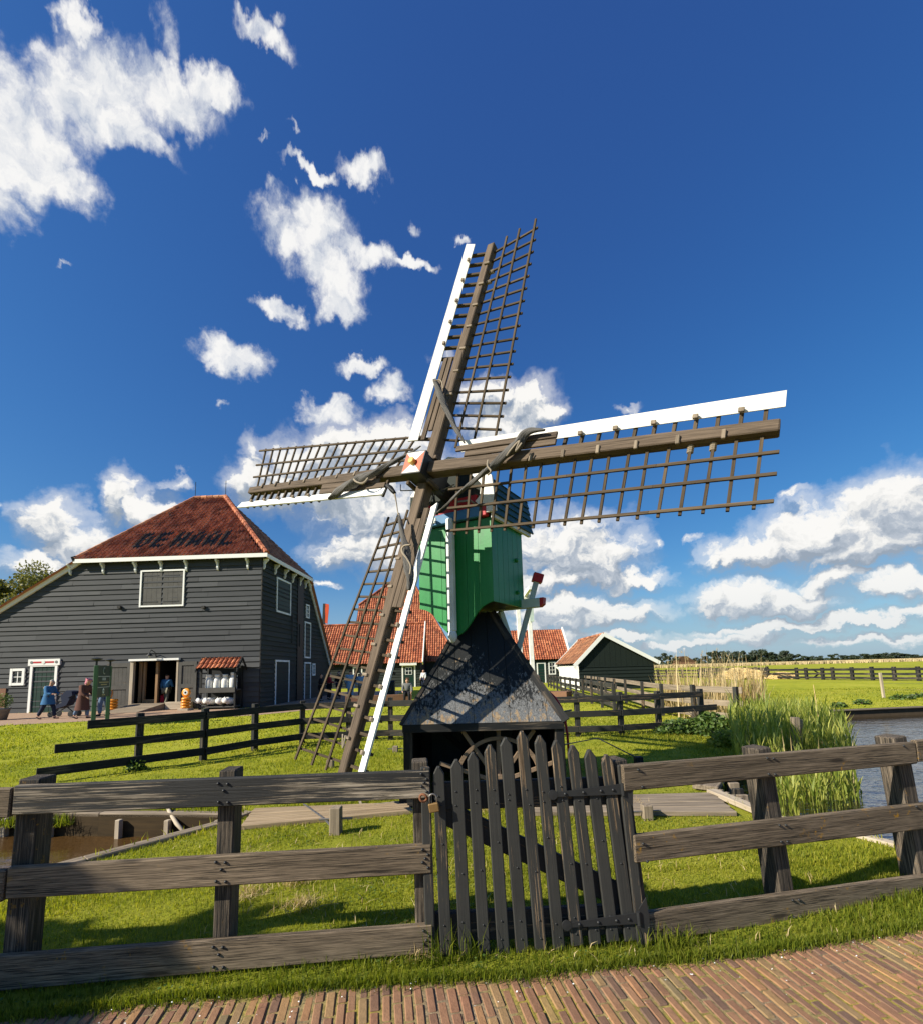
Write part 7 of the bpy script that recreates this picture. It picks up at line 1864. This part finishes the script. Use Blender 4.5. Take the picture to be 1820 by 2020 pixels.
# ------------------------------------------------------------------ trees
def tree(name, label, base, h, cr, n, leaf, m, group=None, trunk=.3, clumps=22, low=.25, cat='tree'):
    base = Vector(base); t = thing(name, label, cat, base, group); mb = MB(); limbs = []
    top = base+Vector((random.uniform(-.04, .04)*h, 0, h*.72))
    mb.tube([base-ZU*.2, base+ZU*h*.3+Vector((random.uniform(-.03, .03)*h, 0, 0)), top], [trunk, trunk*.7, trunk*.2], 8)
    cs = []
    for k in range(clumps):
        a = random.uniform(0, 6.28); f = random.uniform(low, 1.0); env = math.sqrt(max(.05, 1-((f-.58)/.50)**2)) if f > .1 else .3
        r = cr*env*math.sqrt(random.random()); c = base+Vector((math.cos(a)*r, math.sin(a)*r, h*f)); cs.append((c, cr*random.uniform(.26, .46)))
        s = base+ZU*h*min(f*.7, .65); mb.tube([s, (s+c)/2+ZU*h*.02, c], [trunk*.28, trunk*.16, trunk*.05], 5)
    mb.build('trunk', 'bark', t)
    P = []
    per = n//clumps
    for c, r in cs:
        u = rng.normal(0, 1, (per, 3)); u /= np.linalg.norm(u, axis=1)[:, None]; P.append(np.array(c-base)+u*(r*rng.uniform(.15, 1.1, per)**.6)[:, None]*np.array([1, 1, .8]))
    P = np.concatenate(P); n = len(P)
    a = rng.normal(0, 1, (n, 3)); a /= np.linalg.norm(a, axis=1)[:, None]; b = np.cross(a, rng.normal(0, 1, (n, 3))); b /= np.linalg.norm(b, axis=1)[:, None]; s = (leaf*rng.uniform(.6, 1.3, n))[:, None]
    V = np.stack([P-a*s, P+b*s*.5, P+a*s, P-b*s*.5], 1).reshape(-1, 3); T = (np.arange(n)*4)[:, None]+np.array([[0, 1, 2, 3]])
    np_mesh('crown', V, T, m, kind=None, parent=t)
    return t
tr_ = at(15, 1340, 46); tree('willow_tree', 'olive leafy tree behind the left slope of the barn roof', (tr_.x, tr_.y, 0), 12.6, 3.6, 16000, .16, 'willow_leaf', 'trees behind the barn', .35, 30)
tr_ = at(105, 1340, 50); tree('willow_tree', 'thinner tree top showing just left of the barn eave', (tr_.x, tr_.y, 0), 12.0, 2.6, 8000, .16, 'willow_leaf', 'trees behind the barn', .3, 22)
tr_ = at(-75, 1340, 44); tree('willow_tree', 'tree at the left picture edge behind the barn', (tr_.x, tr_.y, 0), 11.0, 3.4, 6000, .16, 'willow_leaf', 'trees behind the barn', .3, 26)
protos = []
def far_tree(px, D, top, w, lab, proto):
    q = at(px, 1320, D); q.z = 0
    hor = 1321-.0262*(px-910); h = 1.6+(hor-top)/940*D
    return q, h, w/940*D/2
rowspec = [(1296,1297,16),(1308,1291,18),(1322,1294,14),(1335,1296,12),(1372,1299,18),(1390,1296,20),(1408,1286,20),(1421,1286,20),(1436,1287,16),(1449,1288,20),(1462,1286,18),(1474,1292,18),(1490,1285,24),(1503,1284,22),(1515,1285,24),(1528,1290,18),(1543,1287,20),(1557,1286,20),(1570,1292,18),(1590,1294,14),(1604,1295,14),(1618,1295,12),(1646,1291,16),(1664,1293,22),(1684,1293,18),(1703,1291,22),(1716,1291,18),(1733,1290,20),(1748,1289,22),(1764,1289,20),(1778,1289,18),(1796,1290,20),(1816,1294,20),(1836,1291,22),(1860,1290,24),(1630,1298,12),(1350,1300,14),(1260,1297,20),(1235,1299,18)]
src = []
for i, (px, top, w) in enumerate(rowspec):
    D = 430+random.uniform(-25, 40); q, h, r = far_tree(px, D, top, w, '', i)
    lab = 'small dark tree in the long row on the horizon beyond the pale reed field'
    if i < 4: src.append((tree('horizon_tree', lab, q, h, r*1.15, 1900, .62, 'far_leaf', 'trees along the horizon', .35, 18, .06), h, r))
    else:
        s_, h0, r0 = src[i % 4]; copy_thing(s_, q, random.uniform(0, 6.28), (r/r0, r/r0, h/h0), lab)
# unseen tree added at the left to cast the shade on the fence end
tree('added_shade_tree', 'small leafy tree left of the viewer shading the left end of the fence', (-7.3, .55, 0), 3.9, .82, 3600, .08, 'willow_leaf', None, .09, 22, .55)
# hedge line that reads as one mass, and the pale reed bed in front of it
n = 9000; x = rng.uniform(60, 560, n); y = 445+rng.uniform(-8, 8, n); z = rng.uniform(0, 1, n)**1.2*(3.2+1.6*fbm(x, y*0, .05, 2)); a = rng.normal(0, 1, (n, 3)); a /= np.linalg.norm(a, axis=1)[:, None]; b = np.cross(a, rng.normal(0, 1, (n, 3))); b /= np.linalg.norm(b, axis=1)[:, None]
P = np.stack([x, y, z], 1); V = np.stack([P-a*.8, P+b*.45, P+a*.8, P-b*.45], 1).reshape(-1, 3)
np_mesh('hedge', V, (np.arange(n)*4)[:, None]+np.array([[0, 1, 2, 3]]), 'far_leaf', label='low dark hedge mass along the horizon under the far trees', cat='hedge')
n = 90000; x = rng.uniform(30, 480, n); y = rng.uniform(205, 330, n); v, t = blades(x, y, rng.uniform(1.0, 1.5, n), .45, .5)
np_mesh('reed_bed', v, t, 'far_reed', label='pale straw-coloured reed bed across the far meadow', cat='reeds')
